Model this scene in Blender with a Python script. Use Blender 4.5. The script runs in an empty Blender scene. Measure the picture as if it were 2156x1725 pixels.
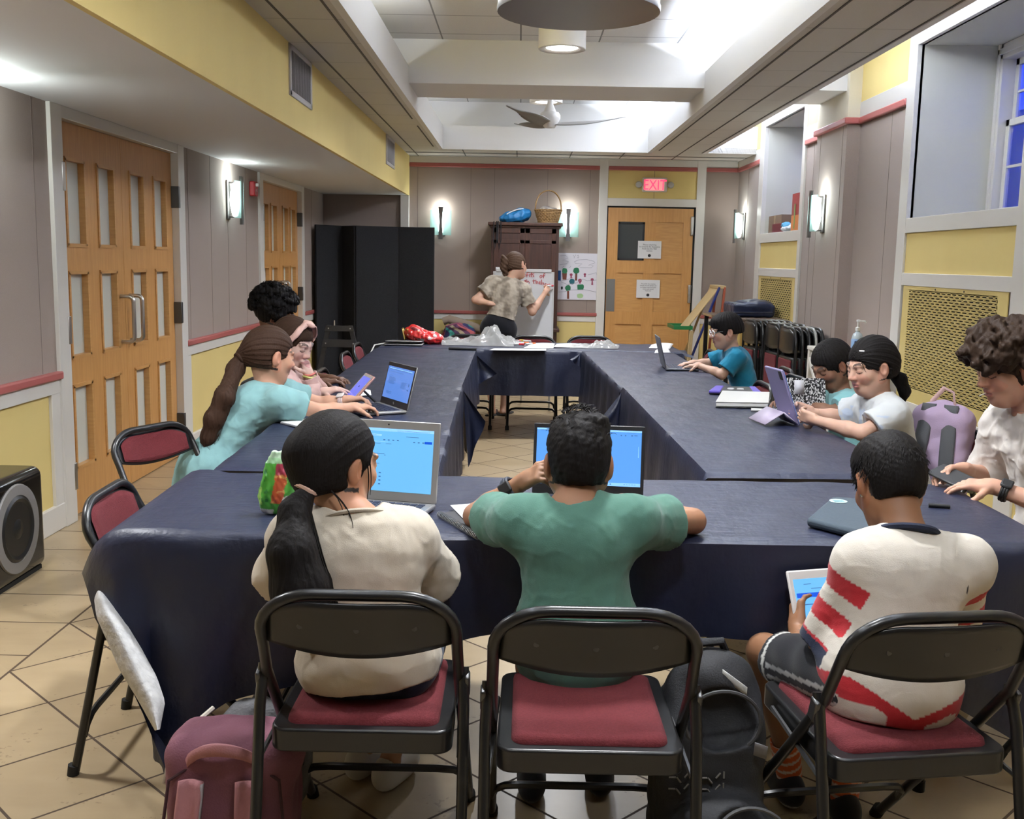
import bpy, bmesh, math, random
import numpy as np
from mathutils import Vector, Matrix, Euler
try:
    import openvdb
except ImportError:
    import pyopenvdb as openvdb
random.seed(7)
PI = math.pi
S = bpy.context.scene
C = S.collection
# ------------------------------------------------------------------ camera
CAMH, FPX, ROLL = 1.47, 2200.0, 0.019
def _cam_basis(f=FPX, vp=(1095.0, 547.0)):
    c, s = math.cos(ROLL), math.sin(ROLL)
    dx, dy = vp[0]-1078.0, vp[1]-862.5
    ux, uy = c*dx+s*dy, -s*dx+c*dy
    p = math.atan2(-uy, f); yw = math.atan2(ux, math.hypot(f, uy))
    fw = Vector((-math.sin(yw)*math.cos(p), math.cos(yw)*math.cos(p), -math.sin(p)))
    rt = Vector((math.cos(yw), math.sin(yw), 0)); up = rt.cross(fw)
    return rt*c+up*s, -rt*s+up*c, fw
RT, UP, FW = _cam_basis()
cd = bpy.data.cameras.new('camera'); cam = bpy.data.objects.new('camera', cd); C.objects.link(cam)
cd.sensor_fit = 'HORIZONTAL'; cd.sensor_width = 36.0; cd.lens = FPX/2156.0*36.0
cd.clip_start = 0.05; cd.clip_end = 200
mw = Matrix((RT, UP, -FW)).transposed().to_4x4(); mw.translation = (0, 0, CAMH)
cam.matrix_world = mw
S.camera = cam
# surveyed points of the room: a photo pixel seen on a known plane gives a place
def _ray(px, py): return FW + RT*((px-1078.0)/FPX) - UP*((py-862.5)/FPX)
def aty(px, py, y): r = _ray(px, py); t = y/r.y; return Vector((r.x*t, y, CAMH+r.z*t))
def atx(px, py, x): r = _ray(px, py); t = x/r.x; return Vector((x, r.y*t, CAMH+r.z*t))
def atz(px, py, z): r = _ray(px, py); t = (z-CAMH)/r.z; return Vector((r.x*t, r.y*t, z))
# ------------------------------------------------------------------ world, view, light
S.view_settings.view_transform = 'Standard'; S.view_settings.look = 'None'
S.view_settings.gamma = 1.0; S.view_settings.use_curve_mapping = False
S.view_settings.exposure = 1.0
S.cycles.use_denoising = True
S.cycles.max_bounces = 7; S.cycles.diffuse_bounces = 4; S.cycles.glossy_bounces = 3
S.cycles.transmission_bounces = 5; S.cycles.transparent_max_bounces = 8
S.cycles.sample_clamp_indirect = 6.0; S.cycles.caustics_reflective = False; S.cycles.caustics_refractive = False
W = bpy.data.worlds.new('dusk_sky'); S.world = W; W.use_nodes = True
bg = W.node_tree.nodes['Background']; bg.inputs[0].default_value = (0.02, 0.075, 1.0, 1); bg.inputs[1].default_value = 2.0
def area(name, loc, size, power, rot=(0, 0, 0), color=(1, .95, .88), spread=180):
    l = bpy.data.lights.new(name, 'AREA'); l.shape = 'RECTANGLE'; l.size, l.size_y = size
    l.energy = power; l.color = color; l.spread = math.radians(spread)
    o = bpy.data.objects.new(name, l); C.objects.link(o); o.location = loc; o.rotation_euler = rot
    o['label'] = 'light of the ' + name.replace('_', ' '); return o
COVE = (.86, .96, 1.15)
UPW = (PI, 0, 0)
# cove strips lie in the troughs on top of the dropped ceiling and shine up at the raised ceiling
for x, y0, y1, p in ((1.76, .2, 3.4, 85), (1.76, 3.5, 8.0, 165), (1.76, 9.3, 11.9, 115), (-1.16, .2, 3.4, 75), (-1.16, 3.5, 6.6, 75), (-1.16, 9.5, 11.9, 9)):
    area('cove_strip_light', (x, (y0+y1)/2, 2.83), (.10, y1-y0), p, UPW, COVE)
# ------------------------------------------------------------------ materials
MATS = {}
def M(name, col, rough=.6, metal=0., spec=.5, bump=None, vary=None, emit=None, trans=0., alpha=1., sheen=0., coat=0., stretch=(1, 1, 1)):
    """Principled material; vary=(scale, colour, amount), bump=(scale, strength), emit=(colour, strength)."""
    if name in MATS: return MATS[name]
    m = bpy.data.materials.new(name); m.use_nodes = True; MATS[name] = m
    nt = m.node_tree; b = nt.nodes['Principled BSDF']
    c4 = tuple(col)+(1,)
    b.inputs['Base Color'].default_value = c4; b.inputs['Roughness'].default_value = rough
    b.inputs['Metallic'].default_value = metal; b.inputs['Specular IOR Level'].default_value = spec
    b.inputs['Transmission Weight'].default_value = trans; b.inputs['Alpha'].default_value = alpha
    b.inputs['Sheen Weight'].default_value = sheen; b.inputs['Coat Weight'].default_value = coat
    m.diffuse_color = c4
    if vary or bump:
        tc = nt.nodes.new('ShaderNodeTexCoord'); mp = nt.nodes.new('ShaderNodeMapping')
        mp.inputs['Scale'].default_value = stretch; nt.links.new(tc.outputs['Object'], mp.inputs[0])
    if vary:
        n = nt.nodes.new('ShaderNodeTexNoise'); n.inputs['Scale'].default_value = vary[0]; n.inputs['Detail'].default_value = 5
        r = nt.nodes.new('ShaderNodeMapRange'); r.inputs[1].default_value = .35; r.inputs[2].default_value = .65; r.inputs[4].default_value = vary[2]
        x = nt.nodes.new('ShaderNodeMix'); x.data_type = 'RGBA'; x.inputs[6].default_value = c4; x.inputs[7].default_value = tuple(vary[1])+(1,)
        nt.links.new(mp.outputs[0], n.inputs[0]); nt.links.new(n.outputs[0], r.inputs[0]); nt.links.new(r.outputs[0], x.inputs[0])
        nt.links.new(x.outputs[2], b.inputs['Base Color'])
    if bump:
        n = nt.nodes.new('ShaderNodeTexNoise'); n.inputs['Scale'].default_value = bump[0]; n.inputs['Detail'].default_value = 4
        u = nt.nodes.new('ShaderNodeBump'); u.inputs['Strength'].default_value = bump[1]; u.inputs['Distance'].default_value = .01
        nt.links.new(mp.outputs[0], n.inputs[0]); nt.links.new(n.outputs[0], u.inputs['Height']); nt.links.new(u.outputs[0], b.inputs['Normal'])
    if emit:
        b.inputs['Emission Color'].default_value = tuple(emit[0])+(1,); b.inputs['Emission Strength'].default_value = emit[1]
    return m
class NT:
    """small expression helper over shader math nodes"""
    def __init__(s, m): s.t = m.node_tree
    def math(s, op, a, b=0.0, c=None):
        n = s.t.nodes.new('ShaderNodeMath'); n.operation = op
        for k, v in enumerate((a, b) if c is None else (a, b, c)):
            if isinstance(v, (int, float)): n.inputs[k].default_value = v
            else: s.t.links.new(v, n.inputs[k])
        return n.outputs[0]
    def xyz(s):
        tc = s.t.nodes.new('ShaderNodeTexCoord'); sp = s.t.nodes.new('ShaderNodeSeparateXYZ')
        s.t.links.new(tc.outputs['Object'], sp.inputs[0]); return sp.outputs
    def mix(s, f, a, b):
        x = s.t.nodes.new('ShaderNodeMix'); x.data_type = 'RGBA'
        for i, v in ((0, f), (6, a), (7, b)):
            if isinstance(v, (int, float)): x.inputs[i].default_value = v
            elif isinstance(v, tuple): x.inputs[i].default_value = v+(1,)
            else: s.t.links.new(v, x.inputs[i])
        return x.outputs[2]
    def noise(s, scale, detail=4, stretch=(1, 1, 1), out=0):
        tc = s.t.nodes.new('ShaderNodeTexCoord'); mp = s.t.nodes.new('ShaderNodeMapping'); mp.inputs['Scale'].default_value = stretch
        n = s.t.nodes.new('ShaderNodeTexNoise'); n.inputs['Scale'].default_value = scale; n.inputs['Detail'].default_value = detail
        s.t.links.new(tc.outputs['Object'], mp.inputs[0]); s.t.links.new(mp.outputs[0], n.inputs[0]); return n.outputs[out]
    def line(s, v, period, off, width):
        """1 on thin lines every period"""
        f = s.math('FRACT', s.math('DIVIDE', s.math('SUBTRACT', v, off), period))
        d = s.math('MINIMUM', f, s.math('SUBTRACT', 1.0, f))
        return s.math('LESS_THAN', d, width/period/2)
    def bump(s, h, strength, dist=.01):
        u = s.t.nodes.new('ShaderNodeBump'); u.inputs['Strength'].default_value = strength; u.inputs['Distance'].default_value = dist
        s.t.links.new(h, u.inputs['Height']); return u.outputs[0]
    def out(s, sock, inp): s.t.links.new(sock, s.t.nodes['Principled BSDF'].inputs[inp])
# ------------------------------------------------------------------ mesh building
class MB:
    def __init__(s): s.v = []; s.f = []; s.m = []
    def add(s, vs, fs, m=0):
        b = len(s.v); s.v += [tuple(v) for v in vs]
        s.f += [tuple(i+b for i in f) for f in fs]; s.m += [m]*len(fs); return s
    def box(s, c, d, rot=None, m=0):
        x, y, z = d[0]/2, d[1]/2, d[2]/2
        vs = [Vector(p) for p in ((-x,-y,-z),(x,-y,-z),(x,y,-z),(-x,y,-z),(-x,-y,z),(x,-y,z),(x,y,z),(-x,y,z))]
        if rot is not None:
            R = rot if isinstance(rot, Matrix) else Euler(rot).to_matrix()
            vs = [R @ v for v in vs]
        return s.add([v+Vector(c) for v in vs], [(0,3,2,1),(4,5,6,7),(0,1,5,4),(1,2,6,5),(2,3,7,6),(3,0,4,7)], m)
    def b2(s, lo, hi, m=0):
        return s.box([(a+b)/2 for a, b in zip(lo, hi)], [abs(b-a) for a, b in zip(lo, hi)], None, m)
    def tube(s, pts, r, seg=8, closed=False, m=0, flat=None, caps=True):
        pts = [Vector(p) for p in pts]; n = len(pts); rs = r if isinstance(r, (list, tuple)) else [r]*n
        ring0 = len(s.v); up = None; vs = []
        for i, p in enumerate(pts):
            a = pts[(i-1) % n] if (i > 0 or closed) else p; b = pts[(i+1) % n] if (i < n-1 or closed) else p
            t = (b-a).normalized()
            if up is None:
                up = Vector((0, 0, 1)) if abs(t.z) < .9 else Vector((1, 0, 0))
            sd = t.cross(up).normalized(); up = sd.cross(t).normalized()
            for k in range(seg):
                an = 2*PI*k/seg; q = sd*math.cos(an)*rs[i] + up*math.sin(an)*rs[i]*(flat or 1)
                vs.append(p+q)
        fs = []
        for i in range(n if closed else n-1):
            j = (i+1) % n
            for k in range(seg):
                l = (k+1) % seg; fs.append((i*seg+k, i*seg+l, j*seg+l, j*seg+k))
        if not closed and caps: fs += [tuple(range(seg-1, -1, -1)), tuple((n-1)*seg+k for k in range(seg))]
        return s.add(vs, fs, m)
    def lathe(s, prof, c=(0, 0, 0), seg=24, m=0, rot=None):
        vs = []; fs = []; n = len(prof)
        for k in range(seg):
            a = 2*PI*k/seg
            for r, z in prof: vs.append(Vector((r*math.cos(a), r*math.sin(a), z)))
        for k in range(seg):
            l = (k+1) % seg
            for i in range(n-1): fs.append((k*n+i, l*n+i, l*n+i+1, k*n+i+1))
        if prof[0][0] > 1e-6: fs.append(tuple(k*n for k in range(seg-1, -1, -1)))
        if prof[-1][0] > 1e-6: fs.append(tuple(k*n+n-1 for k in range(seg)))
        if rot is not None: vs = [Euler(rot).to_matrix() @ v for v in vs]
        return s.add([v+Vector(c) for v in vs], fs, m)
    def prism(s, poly, ax, t0, t1, m=0):
        """polygon in the plane normal to axis ax, extruded t0..t1 (u,v = the other two axes in xyz order)"""
        def P(u, v, t): q = [u, v]; q.insert(ax, t); return q
        n = len(poly); vs = [P(u, v, t0) for u, v in poly]+[P(u, v, t1) for u, v in poly]
        fs = [tuple(range(n))[::-1], tuple(range(n, 2*n))]+[(i, (i+1) % n, n+(i+1) % n, n+i) for i in range(n)]
        return s.add(vs, fs, m)
    def grid(s, fn, nu, nv, m=0, closed_u=False):
        vs = [fn(i/nu, j/nv) for j in range(nv+1) for i in range(nu+(0 if closed_u else 1))]
        w = nu if closed_u else nu+1; fs = []
        for j in range(nv):
            for i in range(nu):
                k = (i+1) % w; fs.append((j*w+i, j*w+k, (j+1)*w+k, (j+1)*w+i))
        return s.add(vs, fs, m)
    def text(s, txt, size, fr, m=0, depth=.001):
        """letters as solid strokes; fr maps (x, z) on the sign to a point"""
        cu = bpy.data.curves.new('t', 'FONT'); cu.body = txt; cu.size = size; cu.align_x = 'CENTER'; cu.resolution_u = 2
        o = bpy.data.objects.new('t', cu); me = bpy.data.meshes.new_from_object(o)
        s.add([fr(v.co.x, v.co.y) for v in me.vertices], [tuple(p.vertices) for p in me.polygons], m)
        bpy.data.objects.remove(o); bpy.data.curves.remove(cu); bpy.data.meshes.remove(me); return s
    def build(s, name, mat, parent=None, bevel=0, seg=2, smooth=40, recalc=True, solid=0, local=False):
        me = bpy.data.meshes.new(name); me.from_pydata(s.v, [], s.f)
        for k in (mat if isinstance(mat, (list, tuple)) else [mat]): me.materials.append(k)
        if any(s.m): me.polygons.foreach_set('material_index', s.m)
        if recalc:
            bm = bmesh.new(); bm.from_mesh(me); bmesh.ops.recalc_face_normals(bm, faces=bm.faces); bm.to_mesh(me); bm.free()
        if smooth:
            me.shade_smooth(); me.set_sharp_from_angle(angle=math.radians(smooth))
        o = bpy.data.objects.new(name, me); C.objects.link(o)
        if bevel:
            b = o.modifiers.new('bevel', 'BEVEL'); b.width = bevel; b.segments = seg; b.limit_method = 'ANGLE'; b.angle_limit = math.radians(50)
        if solid:
            b = o.modifiers.new('solid', 'SOLIDIFY'); b.thickness = solid; b.offset = 0
        if parent is not None: adopt(o, parent, local)
        return o
MW = {}
def world_of(o):
    m = MW.get(o.name)
    return m if m is not None else Matrix()
def adopt(o, parent, local=False):
    """parent a mesh made in world coordinates (or, with local, in the parent's own)"""
    o.parent = parent
    if not local: o.matrix_parent_inverse = world_of(parent).inverted()
    MW[o.name] = world_of(parent) if local else Matrix()
def thing(name, label, cat, loc=(0, 0, 0), rz=0, group=None):
    o = bpy.data.objects.new(name, None); C.objects.link(o); o.empty_display_size = .1
    o.location = loc; o.rotation_euler = (0, 0, rz)
    MW[o.name] = Matrix.Translation(loc) @ Matrix.Rotation(rz, 4, 'Z')
    return tag(o, label, cat, group)
def tag(o, label=None, cat=None, group=None, kind=None):
    for k, v in (('label', label), ('category', cat), ('group', group), ('kind', kind)):
        if v: o[k] = v
    return o
def struct(mb, name, mat, **k): return tag(mb.build(name, mat, **k), kind='structure')
def dup(root, loc, rz, label, group=None):
    r = root.copy(); C.objects.link(r); r.location = loc; r.rotation_euler = (0, 0, rz); tag(r, label, None, group)
    for ch in root.children:
        c = ch.copy(); C.objects.link(c); c.parent = r
        for g in ch.children:
            d = g.copy(); C.objects.link(d); d.parent = c
    return r
def arc(c, r, a0, a1, n, f):
    return [f(c[0]+r*math.cos(a0+(a1-a0)*i/n), c[1]+r*math.sin(a0+(a1-a0)*i/n)) for i in range(n+1)]
def noise3(x, y, z):
    return (math.sin(x*1.7+y*2.3+z*1.1)+math.sin(x*3.1-y*1.9+z*2.7+1.3)+math.sin(-x*2.2+y*3.7+z*3.3+2.1))/3
# ================================================================== the room
XL, XR, YB, YF, ZC = -2.43, 2.655, 13.05, -2.6, 2.70
white = M('white_trim_paint', (.68, .655, .61), .45)
wall_white = M('white_ceiling_paint', (.76, .75, .735), .85)
soffit_paint = M('grey_white_soffit_paint', (.68, .69, .71), .8, bump=(180, .03))
yellow = M('yellow_wall_paint', (.71, .56, .215), .7, vary=(3, (.67, .52, .20), .6), stretch=(1, 1, .3))
red_rail = M('dusty_red_rail_paint', (.36, .095, .085), .45)
wood = M('honey_maple_door', (.58, .30, .10), .38, vary=(9, (.50, .245, .072), .8), stretch=(6, 6, .5), bump=(30, .02))
wood_h = M('honey_maple_rails', (.58, .31, .105), .38, vary=(9, (.50, .25, .08), .8), stretch=(1, 1, 8))
steel = M('brushed_steel', (.50, .48, .45), .35, 1.0)
darksteel = M('dark_metal', (.10, .10, .10), .4, .8)
black = M('black_plastic', (.012, .012, .013), .45)
frost = M('frosted_door_glass', (.64, .66, .60), .28, spec=.6)
def panel_mat():
    m = M('taupe_acoustic_fabric', (.285, .222, .20), .95, sheen=.15); n = NT(m)
    a = n.noise(260, 3); b = n.noise(1.2, 3)
    f = n.math('ADD', n.math('MULTIPLY', a, .55), n.math('MULTIPLY', b, .45))
    n.out(n.mix(f, (.245, .188, .158), (.335, .265, .228)), 'Base Color'); n.out(n.bump(a, .25, .004), 'Normal')
    return m
taupe = panel_mat()
def floor_mat():
    m = M('beige_stone_floor_tile', (.42, .33, .22), .32, spec=.45); n = NT(m); x, y, z = n.xyz()
    hd = .2475; p = 2*hd
    dx = n.math('SUBTRACT', x, -1.77); dy = n.math('SUBTRACT', y, 3.994)
    u = n.math('DIVIDE', n.math('ADD', dx, dy), p); v = n.math('DIVIDE', n.math('SUBTRACT', dx, dy), p)
    def ln(t, w):
        f = n.math('FRACT', t); return n.math('LESS_THAN', n.math('MINIMUM', f, n.math('SUBTRACT', 1.0, f)), w)
    dg = n.math('MAXIMUM', ln(u, .0115), ln(v, .0115))
    rows = n.line(y, .345, 3.994, .008)
    border = n.math('LESS_THAN', x, -1.77)
    edge = n.math('LESS_THAN', n.math('ABSOLUTE', dx), .005)
    br = n.math('MAXIMUM', rows, n.line(x, .45, -2.02, .006))
    g = n.math('MAXIMUM', edge, n.math('ADD', n.math('MULTIPLY', border, rows), n.math('MULTIPLY', n.math('SUBTRACT', 1.0, border), dg)))
    cmb = n.t.nodes.new('ShaderNodeCombineXYZ')
    for i, s_ in enumerate((n.math('FLOOR', u), n.math('FLOOR', v), n.math('MULTIPLY', border, n.math('FLOOR', n.math('DIVIDE', n.math('SUBTRACT', y, 3.994), .345))))): n.t.links.new(s_, cmb.inputs[i])
    wn = n.t.nodes.new('ShaderNodeTexWhiteNoise'); n.t.links.new(cmb.outputs[0], wn.inputs[0])
    t = n.math('ADD', n.math('MULTIPLY', n.noise(5, 6, (1, 2.2, 1)), .8), n.math('MULTIPLY', wn.outputs[0], .35))
    c = n.mix(t, (.47, .365, .225), (.335, .25, .145))
    pit = n.math('GREATER_THAN', n.math('MULTIPLY', n.noise(60, 2), n.noise(7, 3)), .40)
    c = n.mix(n.math('MULTIPLY', pit, .55), c, (.20, .14, .085))
    n.out(n.mix(g, c, (.075, .05, .032)), 'Base Color')
    n.out(n.mix(g, (.30, .30, .30), (.8, .8, .8)), 'Roughness')
    n.out(n.bump(n.math('SUBTRACT', n.math('MULTIPLY', n.noise(40, 4), .15), g), .35, .003), 'Normal')
    return m
def tile_mat(name, col, lines):
    m = M(name, col, .9); n = NT(m); xyz = n.xyz(); g = 0.0
    for ax, per, off in lines: g = n.math('MAXIMUM', g, n.line(xyz[ax], per, off, .012))
    n.out(n.mix(g, n.mix(n.noise(120, 3), tuple(c*.94 for c in col), tuple(min(1, c*1.05) for c in col)), tuple(c*(.35 if len(lines) > 1 else .72) for c in col)), 'Base Color')
    n.out(n.bump(n.math('SUBTRACT', n.math('MULTIPLY', n.noise(150, 3), .2), g), .3, .004), 'Normal'); return m
struct(MB().b2((-2.7, YF-.1, -.12), (4.2, YB+.15, 0)), 'floor', floor_mat())
# ---- raised and dropped ceilings
up_t = tile_mat('raised_ceiling_tile', (.78, .775, .76), ((0, .6125, -.64), (1, .6125, 7.70)))
low_t = tile_mat('dropped_ceiling_tile', (.62, .60, .56), ((1, .6125, 5.71),))
b = MB().b2((-1.5, YF, 3.17), (3.3, 8.6, 3.3)).b2((-1.5, 9.2, 3.28), (3.3, YB+.1, 3.4))
struct(b, 'ceiling', up_t)
# tray rim: ledges with a trough for the cove strips
ZL = 2.96
b = MB()
b.b2((-1.40, YF, ZC), (-.91, 12.17, ZC+.06))            # left strip
b.b2((1.43, YF, ZC), (2.09, 12.17, ZC+.06))             # right strip
b.b2((-1.40, 12.17, ZC), (XR, YB, ZC+.06))             # back strip
b.b2((2.09, 12.10, ZC), (XR, 12.17, ZC+.06))
struct(b, 'ceiling_1', low_t)
b = MB()
b.b2((-.95, YF, ZC-.001), (-.905, 12.21, ZL)); b.b2((1.425, YF, ZC-.001), (1.47, 12.21, ZL)); b.b2((-.95, 12.165, ZC-.001), (1.47, 12.21, ZL))
b.b2((2.05, YF, ZC-.001), (2.092, 12.21, ZC+.27)); b.b2((2.05, 12.10, ZC-.001), (XR, 12.14, ZC+.30))  # outer right lip raised, unseen, to keep direct strip light off the right wall
b.b2((-1.5, 12.55, ZC), (XR, 12.62, 3.3)); 
struct(b, 'trim_1', wall_white)
g = MB()
for x, y0, y1 in ((-1.26, YF, 13.0), (-.99, YF, 9.6), (-.99, 10.1, 11.9), (1.52, YF, 11.9), (1.80, YF, 12.9), (2.03, YF, 12.1)):
    g.b2((x-.006, y0, ZC-.004), (x+.006, y1, ZC+.004))
for x in (-.68, -.06, .57, 1.17): g.b2((x-.006, 12.2, ZC-.004), (x+.006, 12.93, ZC+.004))
g.b2((-1.37, 12.92, ZC-.004), (2.6, 12.935, ZC+.004))
struct(g, 'trim_2', M('ceiling_seam_shadow_gap', (.12, .11, .10), .9))
# cross beam between the two bays, running on to the pilaster; hidden soffit plates between raised bays
b = MB(); b.b2((-1.40, 8.52, 2.835), (2.58, 9.26, 3.32)); b.b2((-1.4, 12.6, 3.2), (XR, YB, 3.3))
struct(b, 'ceiling_beam', wall_white)
# ---- left soffit and its yellow face
b = MB(); b.b2((XL-.02, YF, 2.224), (-1.374, YB, 2.30)); struct(b, 'ceiling_2', soffit_paint)
b = MB(); b.b2((-1.40, YF, 2.2235), (-1.373, YB, ZC+.55)); struct(b, 'wall_soffit', yellow)
b = MB(); b.b2((-1.475, 12.98, 0), (-1.372, YB+.02, 2.224)); struct(b, 'trim_3', white, bevel=.004)
# ---- wall helper pieces
def wainscot(lo, hi, face, sgn, ax):
    pass
grooves = MB(); trims = MB(); reds = MB(); yel = MB(); tp = MB(); base = MB()
# left wall: x = XL, segments between the doors
DOORS = ((5.60, 7.47), (9.93, 11.66))
segs = ((YF, 5.47), (7.60, 9.82), (11.80, YB))
for y0, y1 in segs:
    tp.b2((XL-.10, y0, .83), (XL, y1, 2.224)); yel.b2((XL-.10, y0, 0), (XL-.008, y1, .80))
    trims.b2((XL-.02, y0, .727), (XL+.012, y1, .815)); base.b2((XL-.02, y0, 0), (XL+.014, y1, .135))
    reds.b2((XL-.02, y0-.012, .80), (XL+.030, y1+.012, .842))
wl = tp.build('wall_left', taupe); tag(wl, kind='structure')
struct(yel, 'wall_left_lower', yellow); struct(reds, 'trim_4', red_rail, bevel=.008); struct(base, 'baseboard_left', white, bevel=.004)
for y in (5.30, 7.74, 8.30, 8.78, 9.36, 4.1, 3.5, 12.3):
    grooves.b2((XL-.01, y-.0025, .845), (XL+.0012, y+.0025, 2.222))
for d0, d1 in DOORS:
    for a, c_ in ((d0-.135, d0), (d1, d1+.135)): trims.b2((XL-.10, a, 0), (XL+.022, c_, 2.224))
    trims.b2((XL-.10, d0, 2.16), (XL+.020, d1, 2.224))
for y in (5.42, 7.65, 9.77, 11.85): trims.b2((XL-.02, y-.05, .13), (XL+.010, y+.05, .73))
struct(trims, 'trim_5', white, bevel=.003)
# the double doors
def double_door(n, d0, d1):
    t = tag(thing('door_%d' % n, None, None, (XL-.05, (d0+d1)/2, 0)), kind='structure')
    w = (d1-d0)/2; X0, X1 = XL-.075, XL-.03
    for k in (0, 1):
        a = d0+k*w+.002; e = a+w-.004; b = MB()
        st, rows, gw = .125, ((.263, .73), (.885, 1.355), (1.50, 1.967)), .25
        cols = [(a+.125, a+.375), (a+w-.38, a+w-.13)]
        zs = [.006]+[q for r in rows for q in r]+[2.158]
        for i in range(0, len(zs), 2): b.b2((X0, a, zs[i]), (X1, e, zs[i+1]))
        for r0, r1 in rows:
            for s0, s1 in ((a, cols[0][0]), (cols[0][1], cols[1][0]), (cols[1][1], e)): b.b2((X0, s0, r0), (X1, s1, r1))
        leaf = b.build('door_leaf', wood, t, bevel=0)
        for r0, r1 in rows:
            for c0, c1 in cols:
                bd = MB()
                for q in ((c0-.008, c1+.008, r0-.008, r0+.012), (c0-.008, c1+.008, r1-.012, r1+.008)): bd.b2((X0, q[0], q[2]), (X1+.007, q[1], q[3]))
                for q in ((c0-.008, c0+.012), (c1-.012, c1+.008)): bd.b2((X0, q[0], r0), (X1+.007, q[1], r1))
                gl = MB().b2((X0+.008, c0, r0), (X0+.016, c1, r1)).build('window_pane', frost, t)
                bd.build('window_bead', wood_h, t)
        for z in (1.86, 1.05, .25):
            y = d0-.004 if k == 0 else d1+.004
            MB().b2((XL-.045, y-.018, z-.075), (XL+.026, y+.018, z+.075)).build('hinge', darksteel if k else steel, t, bevel=.004)
        y = d0+w+(-.075 if k == 0 else .075)
        pts = [(X1, y, 1.20), (X1+.05, y, 1.20)]+arc((X1+.05, 1.17), .03, PI/2, 0, 5, lambda u, v: (u, y, v))+arc((X1+.05, .95), .03, 0, -PI/2, 5, lambda u, v: (u, y, v))+[(X1, y, .92)]
        MB().tube(pts, .0125, 10).build('pull_handle', steel, t)
    MB().b2((XL-.16, d0-.1, 0), (XL-.12, d1+.1, 2.2)).build('back_panel', M('dim_room_behind_door', (.30, .30, .27), .9), t)
double_door(1, *DOORS[0]); double_door(2, *DOORS[1])
struct(grooves, 'trim_6', M('fabric_panel_seam', (.175, .135, .12), .95))
# ---- back wall
b = MB(); b.b2((XL-.1, YB, 0), (1.06, YB+.1, 2.8)); b.b2((2.16, YB, 0), (XR+.1, YB+.1, 2.8)); b.b2((1.0, YB, 2.2), (2.2, YB+.1, 2.8))
b.b2((XL-.1, YB, 2.6), (3.4, YB+.1, 3.5))
struct(b, 'wall_back', taupe)
b = MB(); b.b2((-1.37, YB-.006, 0), (.952, YB, .74)); b.b2((XL, YB-.006, 0), (-1.47, YB, .74)); b.b2((1.06, YB-.004, 2.235), (2.145, YB, 2.60)); b.b2((2.25, YB-.006, 0), (XR, YB, .74))
struct(b, 'wall_back_yellow', yellow)
b = MB()
b.b2((-1.375, YB-.014, 2.62), (XR, YB, ZC)); b.b2((-1.375, YB-.014, .72), (.952, YB, .80)); b.b2((2.25, YB-.014, .72), (XR, YB, .80))
b.b2((.952, YB-.022, 0), (1.057, YB, ZC)); b.b2((2.143, YB-.022, 0), (2.25, YB, ZC)); b.b2((1.05, YB-.020, 2.145), (2.15, YB, 2.24))
b.b2((1.05, YB-.020, 2.60), (2.15, YB, ZC)); b.b2((XL, YB-.014, .72), (-1.47, YB, .80))
struct(b, 'trim_7', white, bevel=.003)
b = MB()
for x0, x1 in ((-1.372, .952), (1.06, 2.14), (2.25, XR)): b.b2((x0, YB-.028, 2.572), (x1, YB, 2.622))
for x0, x1 in ((-1.372, .965), (2.25, XR), (XL, -1.47)): b.b2((x0, YB-.030, .79), (x1, YB, .832))
struct(b, 'trim_8', red_rail, bevel=.008)
b = MB(); b.b2((-1.37, YB-.016, 0), (.95, YB, .13)); b.b2((2.25, YB-.016, 0), (XR, YB, .13)); struct(b, 'baseboard_back', white)
b = MB()
for x in (-1.27, -.62, -.33, .32, .84): b.b2((x-.0025, YB-.0015, .835), (x+.0025, YB+.01, 2.57))
b.b2((1.62, YB-.006, 2.24), (1.624, YB, 2.58)); struct(b, 'trim_9', MATS['fabric_panel_seam'])
# exit door
t = tag(thing('door_3', None, None, (1.6, YB, 0)), kind='structure')
Y0, Y1 = YB-.006, YB+.045; x0, x1 = 1.072, 2.118; b = MB()
cols = ((1.20, 1.525), (1.66, 2.0)); rows = ((.24, .70), (.86, 1.335), (1.488, 1.957))
zs = [.006]+[q for r in rows for q in r]+[2.125]
for i in range(0, len(zs), 2): b.b2((x0, Y0, zs[i]), (x1, Y1, zs[i+1]))
for r0, r1 in rows:
    for s0, s1 in ((x0, cols[0][0]), (cols[0][1], cols[1][0]), (cols[1][1], x1)): b.b2((s0, Y0, r0), (s1, Y1, r1))
b.build('door_leaf', wood, t)
b = MB()
for i, (r0, r1) in enumerate(rows):
    for j, (c0, c1) in enumerate(cols):
        if (i, j) != (2, 0): b.b2((c0, Y0+.014, r0), (c1, Y1, r1))
b.build('door_panel', wood_h, t)
b = MB()
for q in ((1.20, 1.525, 1.488, 1.515), (1.20, 1.525, 1.93, 1.957)): b.b2((q[0], Y0-.006, q[2]), (q[1], Y1, q[3]))
for q in ((1.20, 1.225), (1.50, 1.525)): b.b2((q[0], Y0-.006, 1.49), (q[1], Y1, 1.955))
b.build('window_frame', black, t)
MB().b2((1.22, Y0+.006, 1.51), (1.51, Y0+.012, 1.94)).build('window_pane', M('dark_wired_glass', (.055, .062, .062), .12, spec=.7), t)
MB().b2((1.076, Y0-.004, .855), (1.182, Y0, 1.255)).build('push_plate', M('worn_steel_plate', (.24, .235, .23), .45, .9), t)
for z0, z1 in ((1.80, 2.035), (.975, 1.20), (.2, .42)): MB().b2((2.085, Y0-.03, z0), (2.125, Y0+.01, z1)).build('hinge', steel, t, bevel=.012)
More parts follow.
